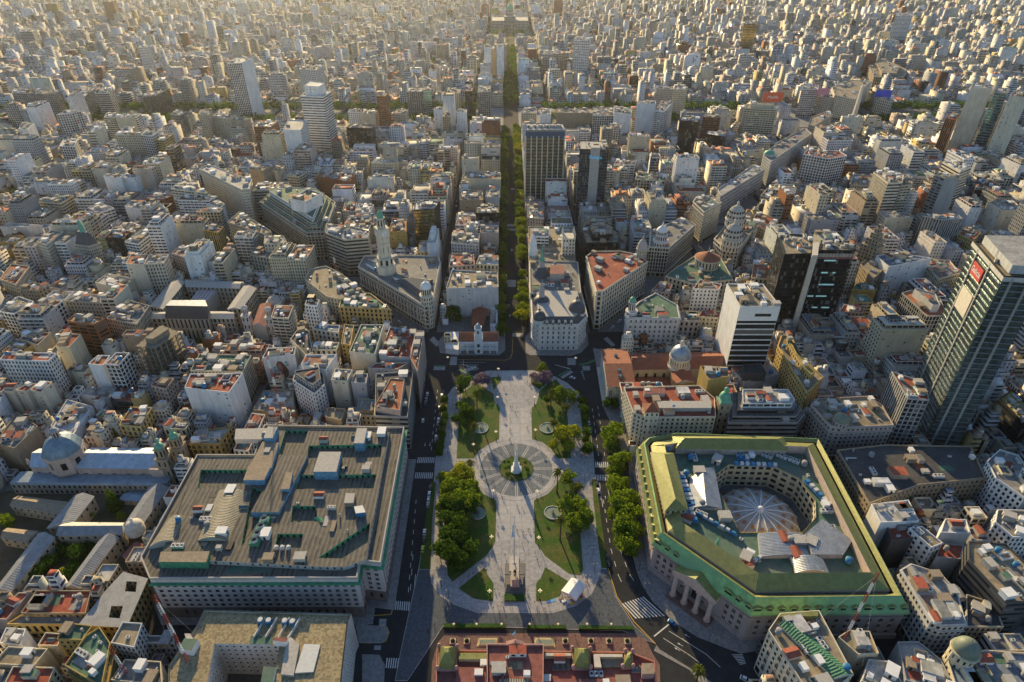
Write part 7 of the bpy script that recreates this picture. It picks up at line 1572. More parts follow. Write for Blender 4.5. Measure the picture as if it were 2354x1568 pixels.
def near_label(L,flo):
 px,py,_=project(L['x'],L['y'],L['H']/2)
 best=sorted(HERO,key=lambda h:math.hypot(h[0]-L['x'],h[1]-L['y']))[:14]
 a='%s %s building with %s roof'%(flo,CNAME[L['wk']],('a '+RNAME[L['rk']]))
 for k,extra in((0,''),(1,' and '+SNAME[L['sk']])):
  for h in best:
   dx,dy=L['x']-h[0],L['y']-h[1]
   s=SIDE[(int(math.copysign(1,dx)),0)] if abs(dx)>abs(dy) else SIDE[(0,int(math.copysign(1,dy)))]
   hl=h[3].split(',')[0].split(' with ')[0].split(' beside ')[0].split(' standing')[0].split(' behind')[0].split(' left of')[0].split(' right of')[0]
   hw_=hl.split()[:6]
   while hw_[-1] in('at','the','with','of','and','a','by','its','in','on','small','black','white','to','that','between','before','its','over','full'):hw_.pop()
   hl=' '.join(hw_);lab='%s%s, %s the %s'%(a,extra,s,hl)
   if len(lab.split())<=16 and lab not in USED:USED[lab]=1; return lab
 return '%s, %s part of the photo'%(a,'left' if px<1176 else 'right')
FW={2:'low',3:'three-storey',4:'four-storey',5:'five-storey',6:'six-storey',7:'seven-storey',8:'eight-storey',9:'nine-storey',10:'ten-storey',11:'eleven-storey',12:'twelve-storey'}
NM={'apartment_building':0}
for L in near:
 x,y,w,d,H=L['x'],L['y'],L['w'],L['d'],L['H'];P=[(x-w/2,y-d/2),(x+w/2,y-d/2),(x+w/2,y+d/2),(x-w/2,y+d/2)]
 fl=max(2,int(round(H/3.1)));s=L['sk'];f=L['front']
 sts=[s if(i==f or(i==(f+2)%4 and rnd.random()<.7) or s in 'ktgq') else 'n' for i in range(4)]
 ups=[]
 if H>15 and min(w,d)>9 and rnd.random()<.5:ups=[(rnd.uniform(1.4,2.4),3.1,'b' if s!='n' else 'n',None,None)]
 building('apartment_building' if H>13 else 'townhouse',near_label(L,FW.get(fl,'high')),P,H,vary(COL[L['wk']]),vary(RC[L['rk']],.2),s,sts=''.join(sts),cat='apartment block' if H>13 else 'house',ups=ups,corn=.35 if s in 'pqcd' and w>8 and d>8 and rnd.random()<.5 else 0,group='apartment blocks filling the city grid' if H>13 else 'low houses filling the city grid',occ=0,cl=int(min(6,1+w*d/75)),wins=None)
for o in COLL.objects:
 if o.get('label') and not 4<=len(o['label'].split())<=16:print('LONG',len(o['label'].split()),o.name,o['label'])
# ------------------------------------------------------------------ trees
def leaf_mat(name,c1,c2,tr=.45):
 b=NB(name);K=b.attr('Col');t=b.t;s=b.sep(K.outputs['Vector']);col=b.mix(s[0],c1,c2);col=b.scalecol(col,b.map(s[1],0,1,.55,1.45))
 df=t.nodes.new('ShaderNodeBsdfDiffuse');tl=t.nodes.new('ShaderNodeBsdfTranslucent');mx=t.nodes.new('ShaderNodeMixShader');t.links.new(col,df.inputs[0])
 c3=b.mix(1.0,col,(1.7,1.5,.7),'MULTIPLY');t.links.new(c3,tl.inputs[0]);mx.inputs[0].default_value=tr;t.links.new(df.outputs[0],mx.inputs[1]);t.links.new(tl.outputs[0],mx.inputs[2]);t.links.new(mx.outputs[0],b.out.inputs['Surface'])
 b.m['attr']=1; return b.m
M['leafd']=leaf_mat('dark_foliage',(.036,.09,.013),(.085,.15,.02));M['leafg']=leaf_mat('green_foliage',(.09,.17,.018),(.21,.28,.028));M['leafy']=leaf_mat('sunlit_yellow_foliage',(.16,.22,.02),(.32,.34,.04))  # the yellow-green leaves have the sun on lit crowns mixed into their colour
M['leafp']=leaf_mat('violet_blossom',(.13,.10,.19),(.20,.15,.22),.3);M['palm']=leaf_mat('palm_fronds',(.07,.10,.018),(.15,.15,.03),.35);M['bark']=solid('bark',(.09,.065,.045),.9,var=.3,sc=2)
def crown(leafm,r,h,n,ls,seed,cone=False):
 g=random.Random(seed);b=MB();bl=[]
 for k in range(15 if not cone else 7):
  if cone:z=h*(.15+.75*k/6);bl.append((g.uniform(-.1,.1)*r,g.uniform(-.1,.1)*r,z,r*(1.05-.9*k/6),h*.14))
  else:
   a=g.uniform(0,6.28);d=r*g.uniform(.2,.8);bl.append((math.cos(a)*d,math.sin(a)*d,h*g.uniform(.36,.86)*(1-.12*d/r),r*g.uniform(.22,.46),r*g.uniform(.2,.36)))
 if not cone:bl.append((0,0,h*.72,r*.6,r*.5))
 w=[q[3]**2 for q in bl]
 for _ in range(n):
  cx,cy,cz,rr,rz=g.choices(bl,w)[0];u=g.uniform(-.75,1);a=g.uniform(0,6.283);s=math.sqrt(max(0,1-u*u));k=g.uniform(.72,1.06)
  p=Vector((cx+s*math.cos(a)*rr*k,cy+s*math.sin(a)*rr*k,cz+u*rz*k));nn=Vector((s*math.cos(a)+g.uniform(-.6,.6),s*math.sin(a)+g.uniform(-.6,.6),u+g.uniform(-.3,.9))).normalized()
  t1=nn.orthogonal().normalized();t1=(t1*math.cos(a*3)+nn.cross(t1)*math.sin(a*3));t2=nn.cross(t1);sz=ls*g.uniform(.6,1.3)
  b.face([p-t1*sz*.5,p+t2*sz*.45,p+t1*sz*.55,p-t2*sz*.4],0,[(0,0)]*4,(g.random(),g.random(),0))
 return b
def trunkm(r,h,seed):
 g=random.Random(seed);b=MB();zt=h*.42;b.cyl(0,0,0,zt,.32*r/6,.22*r/6,7,0)
 for k in range(5):a=k*1.256+g.uniform(-.3,.3);b.bar((0,0,zt*.93),(math.cos(a)*r*.5,math.sin(a)*r*.5,h*g.uniform(.6,.78)),.09*r/6,0,n=4)
 b.bar((0,0,zt*.9),(0,0,h*.8),.13*r/6,0); return b
TP_={}
def tproto(key,name,leafm,r,h,n,ls,seed,cone=False):
 root=empty(name,(0,0,0),'x','tree');c=crown(leafm,r,h,n,ls,seed,cone).build('crown',M[leafm],root);t=trunkm(r,h,seed).build('trunk',M['bark'],root);TP_[key]=(root,r)
for i in range(3):
 tproto('d%d'%i,'broadleaf_tree','leafd',6,11,2100,.85,10+i);tproto('g%d'%i,'broadleaf_tree','leafg',6,11.5,2100,.85,20+i);tproto('y%d'%i,'broadleaf_tree','leafy',6,11.5,2000,.85,30+i)
 tproto('p%d'%i,'jacaranda_tree','leafp',6,9.5,1100,.9,40+i);tproto('f%d'%i,'broadleaf_tree','leafd',6,10,420,1.7,50+i)
tproto('c0','cypress_tree','leafd',4,17,1300,.9,60,True);tproto('c1','poplar_tree','leafg',3,15,1100,.8,61,True)
def palm_proto():
 root=empty('palm_tree',(0,0,0),'x','palm tree');g=random.Random(5);H=11;b=MB()
 b.lathe(0,0,[(.55,0),(.38,.8),(.33,H*.9),(.5,H)],9,0);b.build('trunk',M['bark'],root);b=MB()
 for k in range(46):
  a=k*2.4;el=g.uniform(-.35,1.25);L=g.uniform(3.0,3.9);d=Vector((math.cos(a),math.sin(a),0));s=Vector((-d.y,d.x,0));pv= None
  for i in range(6):
   t=i/5;p=Vector((0,0,H))+d*L*t*math.cos(el*.8)+Vector((0,0,L*(math.sin(el)*t-.75*t*t)));w=.42*(1-t*.8)*(.4 if i==0 else 1)
   if pv:q,w0=pv;c=(g.random(),g.random(),0);b.face([q-s*w0-Vector((0,0,.12)),q,p,p-s*w-Vector((0,0,.12))],0,[(0,0)]*4,c);b.face([q,q+s*w0-Vector((0,0,.12)),p+s*w-Vector((0,0,.12)),p],0,[(0,0)]*4,c)
   pv=(p,w)
 b.build('fronds',M['palm'],root);TP_['palm']=(root,3.5)
palm_proto();TN=[0]
def tree(key,x,y,r,label,group,cat=None,hs=1.0,z=.1):
 if key in 'dgypf':key+=str(rnd.randint(0,2))
 root,pr=TP_[key];o=copy_tree(root);s=r/pr;o.location=(x,y,z);o.scale=(s,s,s*hs*rnd.uniform(.92,1.08));o.rotation_euler=(0,0,rnd.uniform(0,6.28));tag(o,label,cat or('palm tree' if key=='palm' else 'tree'),group);TN[0]+=1; return o
TL=dict(d='dark green',g='green',y='yellow-green sunlit',p='violet blossoming',c='pointed dark')
def T(t,key,lst,where,grp):
 for k in range(0,len(lst),3):
  x,y,r=lst[k:k+3];r*=1.0;c=at(t,x,y,r*1.05);tree(key,*c,r,'%s tree %s'%(TL[key[0]],where),grp)
T('B2','d',[345,510,6.5,300,560,3.5],'at the upper left end of the plaza lawn','plaza trees, upper left');T('B2','p',[490,450,5.5,450,478,4.5,535,470,4],'at the upper left plaza corner','violet trees upper left')
T('B2','p',[990,445,5,1060,430,5.5,1025,470,4,940,435,3.5],'at the upper right plaza corner','violet trees upper right');T('B2','g',[1015,372,4.5],'behind the violet trees at the upper right plaza corner',None)
T('B2','g',[1155,600,6.5,1245,610,6],'between two palms in the upper right lawn','upper right lawn trees');T('B2','d',[1045,640,3.0],'small and round beside the upper right palm',None)
T('B2','d',[350,740,6,300,690,3.8,268,812,3.8,330,840,4,400,790,4],'clustered in the upper left lawn','upper left lawn cluster')
T('B2','d',[165,640,3.6,152,715,3.2,172,780,3.4,150,850,3.2,140,940,3.6,122,1030,3.6,118,1085,3],'in the kerb strip beside the left plaza road','left kerb strip trees')
T('B2','d',[1355,650,4,1370,720,4,1382,790,3.2,1385,930,4,1400,1060,4.6,1382,985,3.2,1330,640,3],'in the kerb strip beside the right plaza road','right kerb strip trees')
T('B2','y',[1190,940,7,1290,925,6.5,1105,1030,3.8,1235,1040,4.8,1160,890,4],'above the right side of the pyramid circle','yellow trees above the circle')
T('B2','g',[1610,930,7,1650,890,5.5,1600,1020,6],'on the sidewalk of the ivory corner building','upper sidewalk trees');T('B2','d',[1575,680,4,1640,680,4.6],'beside the cathedral wall','cathedral trees')
T('B2','g',[1670,1180,7,1720,1150,5,1640,1240,5.5,1650,1380,6.5,1710,1380,5.5,1640,1330,5,1760,1500,7,1660,1490,6.5],'along the bank side of the right road','bank sidewalk trees, upper')
T('C2','g',[1680,60,7,1760,130,7.5,1700,230,7.5,1790,270,7,1730,370,7,1790,410,5.5,1640,130,5],'before the left corner of the green roofed bank','bank sidewalk trees, lower')
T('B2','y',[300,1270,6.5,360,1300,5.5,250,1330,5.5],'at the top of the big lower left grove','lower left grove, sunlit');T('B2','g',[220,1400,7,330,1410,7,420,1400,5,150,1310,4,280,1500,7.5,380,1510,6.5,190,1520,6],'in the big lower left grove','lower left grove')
T('C2','d',[270,60,7,390,40,5.5,180,170,6.5,290,220,7,180,310,7,300,330,7,380,420,6,200,430,7,300,500,6.5,120,420,4.5,130,80,4.5],'in the shaded lower part of the left grove','lower left grove, shaded');T('C2','y',[240,120,4.5,210,240,4,260,330,3.6],'catching light inside the lower left grove','lower left grove, lit crowns')  # dark and yellow leaves hold this grove's shade and sun in their colour
T('B2','g',[1240,1310,4.6,1320,1390,3.0],'right of the pyramid circle beside the lower palm','trees right of the circle');T('C2','g',[1220,50,6,1320,60,6,1280,180,6,1380,140,6,1340,220,5],'in the lower right lawn behind the palm','lower right lawn trees')
T('A2','d',[250,1270,6.5,330,1255,6,210,1310,5.5,290,1330,4],'in the yard behind the white colonial hall','yard trees');T('A2','d',[678,1440,6.5,655,1400,5],'at the foot of the tree-lined avenue','avenue mouth trees')
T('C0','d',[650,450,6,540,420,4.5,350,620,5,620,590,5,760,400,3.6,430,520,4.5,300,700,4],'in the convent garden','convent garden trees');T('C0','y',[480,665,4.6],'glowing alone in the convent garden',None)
T('C0','g',[760,130,2.8,1040,130,2.8,70,190,4,20,170,3.5],'in a small convent yard','convent yard trees')
c=at('B0',960,1500,8);tree('c0',*c,4.4,'pointed dark cypress in the convent yard below the blue roofed church',None);c=at('B0',1005,960,8);tree('c1',*c,3,'slim sunlit poplar beside the yellow apartment house',None);T('B0','d',[940,1000,4,890,960,3],'around the green garden pool','pool garden trees')
T('A0','y',[140,265,8],'large at the left edge of the middle distance',None);T('A0','d',[50,250,6,215,262,6,60,110,6,1420,510,6,1455,545,5,290,500,5],'among roofs on the left side','left side roof trees');T('A0','d',[1560,1530,5,1620,1545,5,1700,1540,5,1480,1530,4.5],'in the dark yard before the college','college yard trees');T('A1','d',[590,720,5,620,750,4,1150,160,7,1210,140,6],'beside the wedge-shaped bank','bank corner trees')
T('B3','d',[1250,1340-0,3],'small by the bank wall',None) if False else None
PALMS=[('B2',450,750,450,560),('B2',1080,735,1080,548),('B2',1215,800,1215,700),('B2',430,1030,425,828),('B2',1105,1000,1105,838),('B2',392,1262,390,1180),('B2',1135,1440,1145,1190),('C2',380,215,380,140),('C2',1162,345,1165,125),('C3',600,1600,620,1470),('B2',1300,1450,1310,1385)]
PN=['tall palm in the upper left lawn','tall palm in the upper right lawn beside the small round tree','short palm near the upper right path','tall palm beside the upper left fountain','palm beside the upper right fountain','palm left of the pyramid circle','tall leaning palm right of the pyramid circle','palm beside the lower left fountain','tall palm beside the lower right fountain','palm on the verge at the bottom edge','small palm among trees right of the pyramid circle']
for(t,bx0,by0,tx,ty),nm in zip(PALMS,PN):
 c=at(t,bx0,by0);z=max(6,min(17,zfor(t,tx,ty,c[1])));o=tree('palm',*c,3.5,nm,None);o.scale=(1.05,1.05,z/11.)
NI=[0]
def far_tree(x,y,r,key,label,grp):
 if inview(x,y,5,20):tree(key,x,y,r,label,grp);NI[0]+=1
y=447
while y<1016:
 for xx,k in((-7.,'d' if rnd.random()<.6 else 'g'),(12.,'g' if rnd.random()<.8 else 'y')):  # darker leaves left, brighter right: the sunlit row is put into leaf colour
  if any(abs(y-s)<6 for s in YS):continue
  if rnd.random()<.9:far_tree(xx+rnd.uniform(-1,1),y+rnd.uniform(-1.5,1.5),rnd.uniform(4.8,7.4)+max(0,(y-640)/300),k,'%s plane tree on the %s side of the central avenue'%(TL[k],'left' if xx<0 else 'right'),'central avenue trees, %s row'%('left' if xx<0 else 'right'))
 y+=rnd.uniform(9.5,13)
FT=[]
y=1195
while y<1790:FT+=[(-5,y,8.5),(10,y,8.5)];y+=10
for k in range(9):FT.append((rnd.uniform(-50,-16) if k%2 else rnd.uniform(20,56),rnd.uniform(1990,2050),11))
x=-1000
while x<1100:
 if abs(x-3)>62 and not 430<x<560:FT+=[(x+rnd.uniform(-4,4),yy+rnd.uniform(-4,4),rnd.uniform(8,10)) for yy in(1066,1080,1148,1162)]
 x+=rnd.uniform(13,19)
for k_,(r0,_) in TP_.items():
 for ch in list(r0.children):bpy.data.objects.remove(ch)
 bpy.data.objects.remove(r0)
wd_=MB();g=random.Random(9)
for k in range(2600):
 x,y=g.uniform(-2200,2200),g.uniform(1210,3150)
 if not inview(x,y,5,10):continue
 gx=min(XS,key=lambda v:abs(v-x));x=gx+g.choice((-5.5,5.5)) if g.random()<.75 else x
 b0=crown('leafd',g.uniform(3.5,6),11,26,3.2,k);
 for f0 in range(len(b0.f)):q=b0.v[f0*4:f0*4+4];wd_.face([(p[0]+x,p[1]+y,p[2]+2) for p in q],0,[(0,0)]*4,b0.col[f0][1])
for k,(x,y,r) in enumerate(FT):
 if not inview(x,y,5,20):continue
 b0=crown('leafd',r,r*1.7,170,2.4,k)
 for f0 in range(len(b0.f)):q=b0.v[f0*4:f0*4+4];wd_.face([(p[0]+x,p[1]+y,p[2]) for p in q],0,[(0,0)]*4,b0.col[f0][1])
o=wd_.build('street_woodland',M['leafd']);tag(o,'dark street trees of the great avenue and the far city','trees',None,'stuff')
print('TREES',TN[0])
# ------------------------------------------------------------------ monuments and plaza furniture
c=at('B2',785,1255);zt=zfor('B2',785,1068,c[1]);r=empty('may_pyramid',(*c,0),'white obelisk-like pyramid monument with a statue on top, centre of the plaza circle','monument');r.name='pyramid_monument'
part(r,'plinth',lambda b:(b.box(*c,0,6.4,6.4,.9,0,0),b.box(*c,.9,4.6,4.6,1.4,0,0),b.box(*c,2.3,3.4,3.4,2.6,0,0),b.box(*c,4.9,3.9,3.9,.4,0,0)),'white')
part(r,'shaft',lambda b:b.frus([(c[0]-1.35,c[1]-1.35),(c[0]+1.35,c[1]-1.35),(c[0]+1.35,c[1]+1.35),(c[0]-1.35,c[1]+1.35)],[(c[0]-.6,c[1]-.6),(c[0]+.6,c[1]-.6),(c[0]+.6,c[1]+.6),(c[0]-.6,c[1]+.6)],5.3,zt-3.6,0),'white')
part(r,'crowning_figure',lambda b:(b.lathe(*c,[(.5,zt-3.6),(.45,zt-3.1),(.55,zt-3.0),(.42,zt-2),(.3,zt-1.2),(.42,zt-.9),(.12,zt-.6),(.2,zt-.35),(.02,zt)],10,0),b.bar((c[0]+.3,c[1],zt-1),(c[0]+.7,c[1]-.1,zt-.1),.07,0)),'white')
part(r,'fence',lambda b:[b.bar((pc[0]+10.4*math.cos(i/60*6.2832),pc[1]+10.4*math.sin(i/60*6.2832),z),(pc[0]+10.4*math.cos((i+1)/60*6.2832),pc[1]+10.4*math.sin((i+1)/60*6.2832),z),.035,0) for i in range(60) for z in(.6,1.25)]+[b.cyl(pc[0]+10.4*math.cos(i/60*6.2832),pc[1]+10.4*math.sin(i/60*6.2832),.2,1.35,.04,None,4,0) for i in range(60)],'darkmetal')
for k in range(7):
 a=.6+k*.9;s=empty('shrub',(pc[0]+6.6*math.cos(a),pc[1]+6.6*math.sin(a),.45),'dark shrub inside the ring of the pyramid monument','shrub','shrubs round the pyramid');crown('leafd',rnd.uniform(1.2,1.9),2.2,160,.55,k).build('foliage',M['leafd'],None).parent=s
PLQ=poly('C2',[685,815,862,815,860,548,688,548]);r=empty('statue',(*centroid(PLQ),0),'bronze horse and rider statue on a tall pedestal over dark stone steps','statue')
M['darkstone']=solid('dark_grey_stone',(.14,.135,.13),.7,var=.25,sc=.8);M['bronze']=solid('bronze',(.06,.085,.07),.45,.6,var=.25,sc=2)
part(r,'steps',lambda b:[b.prism(sub(PLQ,.02*k,.0+.05*k,1-.02*k,.62-.03*k),0,.3+.28*k,0) for k in range(6)],'darkstone');part(r,'terrace',lambda b:b.prism(sub(PLQ,0,.62,1,1),0,.45,0),'darkstone')
px_,py_=quad(PLQ,.5,.34);part(r,'pedestal',lambda b:(b.box(px_,py_,1.5,4.4,6.4,1.0,0,0),b.box(px_,py_,2.5,3.2,5.2,4.2,0,0),b.box(px_,py_,6.7,3.8,5.8,.5,0,0)),'rosecream')
def skin_mesh(name,pts,edges,root_i=0,sub_=1):
 "connected joints with radii grown into one continuous surface"
 me=bpy.data.meshes.new(name);me.from_pydata([p[:3] for p in pts],edges,[]);o=bpy.data.objects.new(name,me);COLL.objects.link(o);m=o.modifiers.new('s','SKIN')
 for i,p in enumerate(pts):v=me.skin_vertices[0].data[i];v.radius=(p[3],p[3] if len(p)<5 else p[4]);v.use_root=(i==root_i)
 m2=o.modifiers.new('u','SUBSURF');m2.levels=sub_;dg=bpy.context.evaluated_depsgraph_get();r2=bpy.data.meshes.new_from_object(o.evaluated_get(dg));bpy.data.objects.remove(o); return r2
hp=[(0,0,1.5,.42,.45),(0,.8,1.5,.38,.42),(0,-.8,1.45,.4,.42),(0,1.15,1.95,.24),(0,1.45,2.4,.17),(0,1.8,2.25,.13),(0,2.05,2.05,.09),(.22,.85,1.0,.14),(.24,1.25,.75,.08),(.24,1.15,.35,.06),(-.22,.85,1.0,.14),(-.24,.9,.55,.08),(-.24,.95,0,.07),(.24,-.85,.95,.2),(.25,-1.15,.6,.09),(.25,-1.0,0,.07),(-.24,-.85,.95,.2),(-.25,-1.15,.6,.09),(-.25,-1.0,0,.07),(0,-1.2,1.55,.1),(0,-1.5,.8,.06),(0,-.05,2.05,.24),(0,-.02,2.5,.27,.2),(0,0,2.78,.1),(0,.02,3.0,.15),(.42,.15,2.35,.08),(.6,.6,2.75,.06),(-.4,.2,2.2,.08),(-.25,.55,2.05,.06),(.45,.1,1.6,.12),(.48,.15,1.1,.08),(-.45,.1,1.6,.12),(-.48,.15,1.1,.08)]
he=[(0,1),(0,2),(1,3),(3,4),(4,5),(5,6),(1,7),(7,8),(8,9),(1,10),(10,11),(11,12),(2,13),(13,14),(14,15),(2,16),(16,17),(17,18),(2,19),(19,20),(0,21),(21,22),(22,23),(23,24),(22,25),(25,26),(22,27),(27,28),(21,29),(29,30),(21,31),(31,32)]
hm=skin_mesh('horse_and_rider',hp,he);hm.materials.append(M['bronze']);place(r,'horse_and_rider',hm,px_,py_,7.15,R(180),1.5)
FP=at('C2',768,545);zt=min(45,zfor('C2',765,140,FP[1]));r=empty('flagpole',(*FP,0),'tall white flagpole with a hanging pale blue and white flag on the plaza axis','flagpole')
part(r,'pole',lambda b:(b.cyl(*FP,0,.9,1.2,1.0,12,0),b.cyl(*FP,.9,zt,.34,.14,10,0),b.dome(*FP,zt,.35,.4,8,3,0)),'acw')
M['skyblue']=solid('pale_blue_cloth',(.10,.38,.62),.8,var=.1)
def f(b):
 zz=zt*.82;n=8
 for i in range(n):
  for j,mi in((0,0),(1,1),(2,0)):
   def P_(u,v):return(FP[0]-.25-v*.9-.25*math.sin(u*5+v*3),FP[1]-.4*math.sin(u*4+v*2),zz-u*9.5-v*.4)
   b.face([P_(i/n,j/3),P_((i+1)/n,j/3),P_((i+1)/n,(j+1)/3),P_(i/n,(j+1)/3)],mi)
part(r,'flag',f,'skyblue','white2');q=poly('C2',[725,620,810,620,808,492,727,492]);slab('stone_base',q,.1,.7,M['stone'],None,'pale stone base around the foot of the tall flagpole','stone base')
q=poly('C2',[682,876,860,876,860,820,682,820]);slab('hedge',q,.1,1.0,M['hedge'],None,'clipped hedge in front of the horse and rider statue','hedge')
for t,x,y,rp,l in(('B2',480,893,67,'round stone fountain in the upper left lawn'),('B2',1055,893,68,'round stone fountain in the upper right lawn'),('C2',455,122,66,'round stone fountain in the lower left lawn'),('C2',1100,116,75,'round stone fountain in the lower right lawn')):
 c=at(t,x,y);rd=mpp(t,x,y)*rp;r=empty('fountain',(*c,0),l,'fountain')
 part(r,'basin',lambda b:b.lathe(*c,[(rd,.1),(rd,.75),(rd-.35,.75),(rd-.4,.4),(rd*.98-.5,.4)],36,0),'stone');part(r,'water',lambda b:b.cyl(*c,.2,.46,rd-.3,None,36,0),'water');part(r,'centre_piece',lambda b:(b.cyl(*c,.4,1.3,.8,.5,12,0),b.cyl(*c,1.3,1.45,1.2,1.2,14,0),b.cyl(*c,1.45,2.4,.25,.2,8,0)),'darkstone')
TQ=[at('C2',1172,782,3),at('C2',1300,868,3),at('C2',1386,740,3),at('C2',1262,668,3)];r=empty('tent',(*centroid(TQ),0),'large white tent with flags and stalls round it at the lower right of the plaza','tent')
M['canvas']=solid('white_canvas',(.72,.72,.70),.8,var=.08,sc=.5,bump=.05);part(r,'canvas_roof',lambda b:(b.gable(TQ,3.0,4.6,1,0),b.ring(ccw(TQ),2.3,3.0,0)),'canvas');part(r,'pole',lambda b:[b.cyl(*p,0,3,.08,None,6,0) for p in inset(TQ,.2)],'acw')
M['bred']=solid('red_cloth',(.55,.05,.06),.8,var=.1);M['byel']=solid('yellow_cloth',(.65,.45,.05),.8,var=.1);M['bgrn']=solid('green_cloth',(.06,.35,.10),.8,var=.1);M['bblu']=solid('blue_cloth',(.04,.12,.45),.8,var=.1)
for x,y,m8,l in((1325,850,'byel','yellow and red banner lying against the tent'),(1335,830,'bred','red banner beside the tent'),(1065,880,'bblu','blue cloth spread on the paving left of the tent'),(1105,868,'skyblue','pale blue cloth spread on the paving left of the tent'),(1195,875,'white2','white stall table below the tent'),(1238,882,'white2','small white stall table below the tent'),(1265,892,'byel','little yellow stall board below the tent'),(1170,850,'rust','brown stall crate left of the tent')):
 c=at('C2',x,y);o=MB();o.box(*c,.16,2.2,1.4,.5 if m8 in('white2','rust') else .08,.3,0);o=o.build('banner' if 'banner' in l or 'cloth' in l else 'stall_table',M[m8]);tag(o,l,'banner' if 'banner' in l or 'cloth' in l else 'stall')
for q,l in(([160,1110,690,1112,688,1078,165,1076],'long clipped hedge before the pink palace, left stretch'),([872,1118,1215,1120,1212,1090,875,1088],'clipped hedge before the pink palace, middle stretch'),([1322,1122,1800,1128,1790,1098,1325,1092],'clipped hedge before the pink palace, right stretch')):
 slab('hedge',poly('C2',q),.1,1.3,M['hedge'],None,l,'hedge')
for x,l in((240,'first'),(360,'second'),(1207,'third'),(1427,'fourth'),(1583,'fifth'),(1740,'sixth')):
 c=at('C2',x,1222);r=empty('planter',(*c,0),'square pink planter with a clipped bush, %s from the left in the palace forecourt'%l,'planter','forecourt planters');part(r,'box',lambda b:b.box(*c,.16,2.8,2.8,.6,0,0),'rosecream');part(r,'bush',lambda b:b.dome(*c,.7,1.1,1.5,8,4,0),'hedge')
for q,l in(([445,1264,618,1264,625,1192,462,1192],'dry rectangular basin in the palace forecourt, left one'),([932,1272,1118,1272,1116,1192,945,1190],'rectangular fountain with jets in the palace forecourt, right one')):
 P=poly('C2',q);r=empty('basin',(*centroid(P),0),l,'fountain');part(r,'rim',lambda b:(b.prism(P,.1,.35,0),b.prism(inset(P,.7),.35,.6,0)),'yellowwall');part(r,'water',lambda b:b.flat(inset(P,1.0),.605,0),'water')
M['globe']=solid('lamp_globe',(.8,.7,.5),.4,var=.05);e=M['globe'].node_tree.nodes['Principled BSDF'];e.inputs['Emission Color'].default_value=(1,.78,.42,1);e.inputs['Emission Strength'].default_value=.3
M['lamppost']=solid('rusty_lamp_post',(.16,.08,.04),.6,.2)
def lampA(name):
 r=empty(name,(0,0,0),'x','street lamp');b=MB();b.lathe(0,0,[(.35,0),(.28,.8),(.13,1.1),(.10,6.2),(.14,6.4)],8,0)
 for a in range(4):b.bar((0,0,6.1),(.7*math.cos(a*1.57),.7*math.sin(a*1.57),6.3),.05,0)
 b.build('post',M['lamppost'],r)
 for a in range(4):b=MB();x,y=.7*math.cos(a*1.57),.7*math.sin(a*1.57);b.lathe(x,y,[(.02,6.35),(.26,6.5),(.32,6.7),(.26,6.9),(.02,7.0)],10,0);b.build('globe',M['globe'],r)
 b=MB();b.lathe(0,0,[(.02,6.5),(.28,6.7),(.34,6.95),(.28,7.2),(.02,7.3)],10,0);b.build('globe',M['globe'],r); return r
def lampB(name):
 r=empty(name,(0,0,0),'x','street lamp');b=MB();b.lathe(0,0,[(.2,0),(.09,.5),(.07,5.6)],7,0);b.bar((0,0,5.5),(.9,0,5.9),.05,0);b.bar((0,0,5.5),(-.9,0,5.9),.05,0);b.build('post',M['darkmetal'],r);b=MB();b.box(.95,0,5.85,.5,.22,.12,0,0,bottom=True);b.box(-.95,0,5.85,.5,.22,.12,0,0,bottom=True);b.build('lamp_head',M['acw'],r); return r
LA,LB=lampA('street_lamp'),lampB('street_lamp')
def putlamp(src,t,x,y,label,grp,s=1.0):c=at(t,x,y);o=copy_tree(src);o.location=(*c,.12);o.scale=(s,)*3;tag(o,label,'street lamp',grp)
for(t,x,y),l in zip((('B2',200,345),('B2',633,445),('B2',627,690),('B2',942,690),('B2',612,990),('B2',950,975),('B2',420,1100),('B2',590,1500),('B2',963,1505),('B2',1170,1335),('B2',1293,350),('C2',575,392),('C2',977,400),('C2',558,860),('C2',988,858)),('at the road junction by the white colonial hall','at the top left end of the central walk','on the left of the upper paving circle','on the right of the upper paving circle','left of the walk above the pyramid circle','right of the walk above the pyramid circle','left of the pyramid circle rim','at the lower left rim of the pyramid circle','at the lower right rim of the pyramid circle','right of the pyramid circle by the palm','at the junction left of the cathedral','at the upper left of the statue circle','at the upper right of the statue circle','in the small lawn left of the statue','in the small lawn right of the statue')):putlamp(LA,t,x,y,'lit globe street lamp '+l,None,1.05)
for i,x in enumerate((252,446,660,900,1142,1390,1597)):putlamp(LA,'C2',x,1112,'globe lamp over the palace hedge, number %d from the left'%(i+1) if False else('%s globe lamp from the left over the palace hedge'%('first','second','third','fourth','fifth','sixth','seventh')[i]),'palace hedge lamps',.6)
for t,L5,w in(('B2',[240,705,225,850,210,1005,200,1145],'left'),('B2',[1305,845,1345,1170,1370,1355],'right')):
 for k in range(0,len(L5),2):putlamp(LB,t,L5[k],L5[k+1],'slim dark twin-armed lamp along the %s promenade'%w,'%s promenade lamps'%w)
for x,y in((143,758),(205,842),(1445,475),(1458,612),(1395,712)):putlamp(LB,'C2',x,y,'slim dark twin-armed lamp on the curved lower promenade','curved promenade lamps')
for t,x,y in(('C3',180,780),('C3',715,1220),('C3',120,610),('C1',1860,755),('C1',1925,840)):putlamp(LB,t,x,y,'slim dark lamp on the pavement beside the plaza roads','roadside lamps')
for rr in(LA,LB):
 for ch in list(rr.children):bpy.data.objects.remove(ch)
 bpy.data.objects.remove(rr)
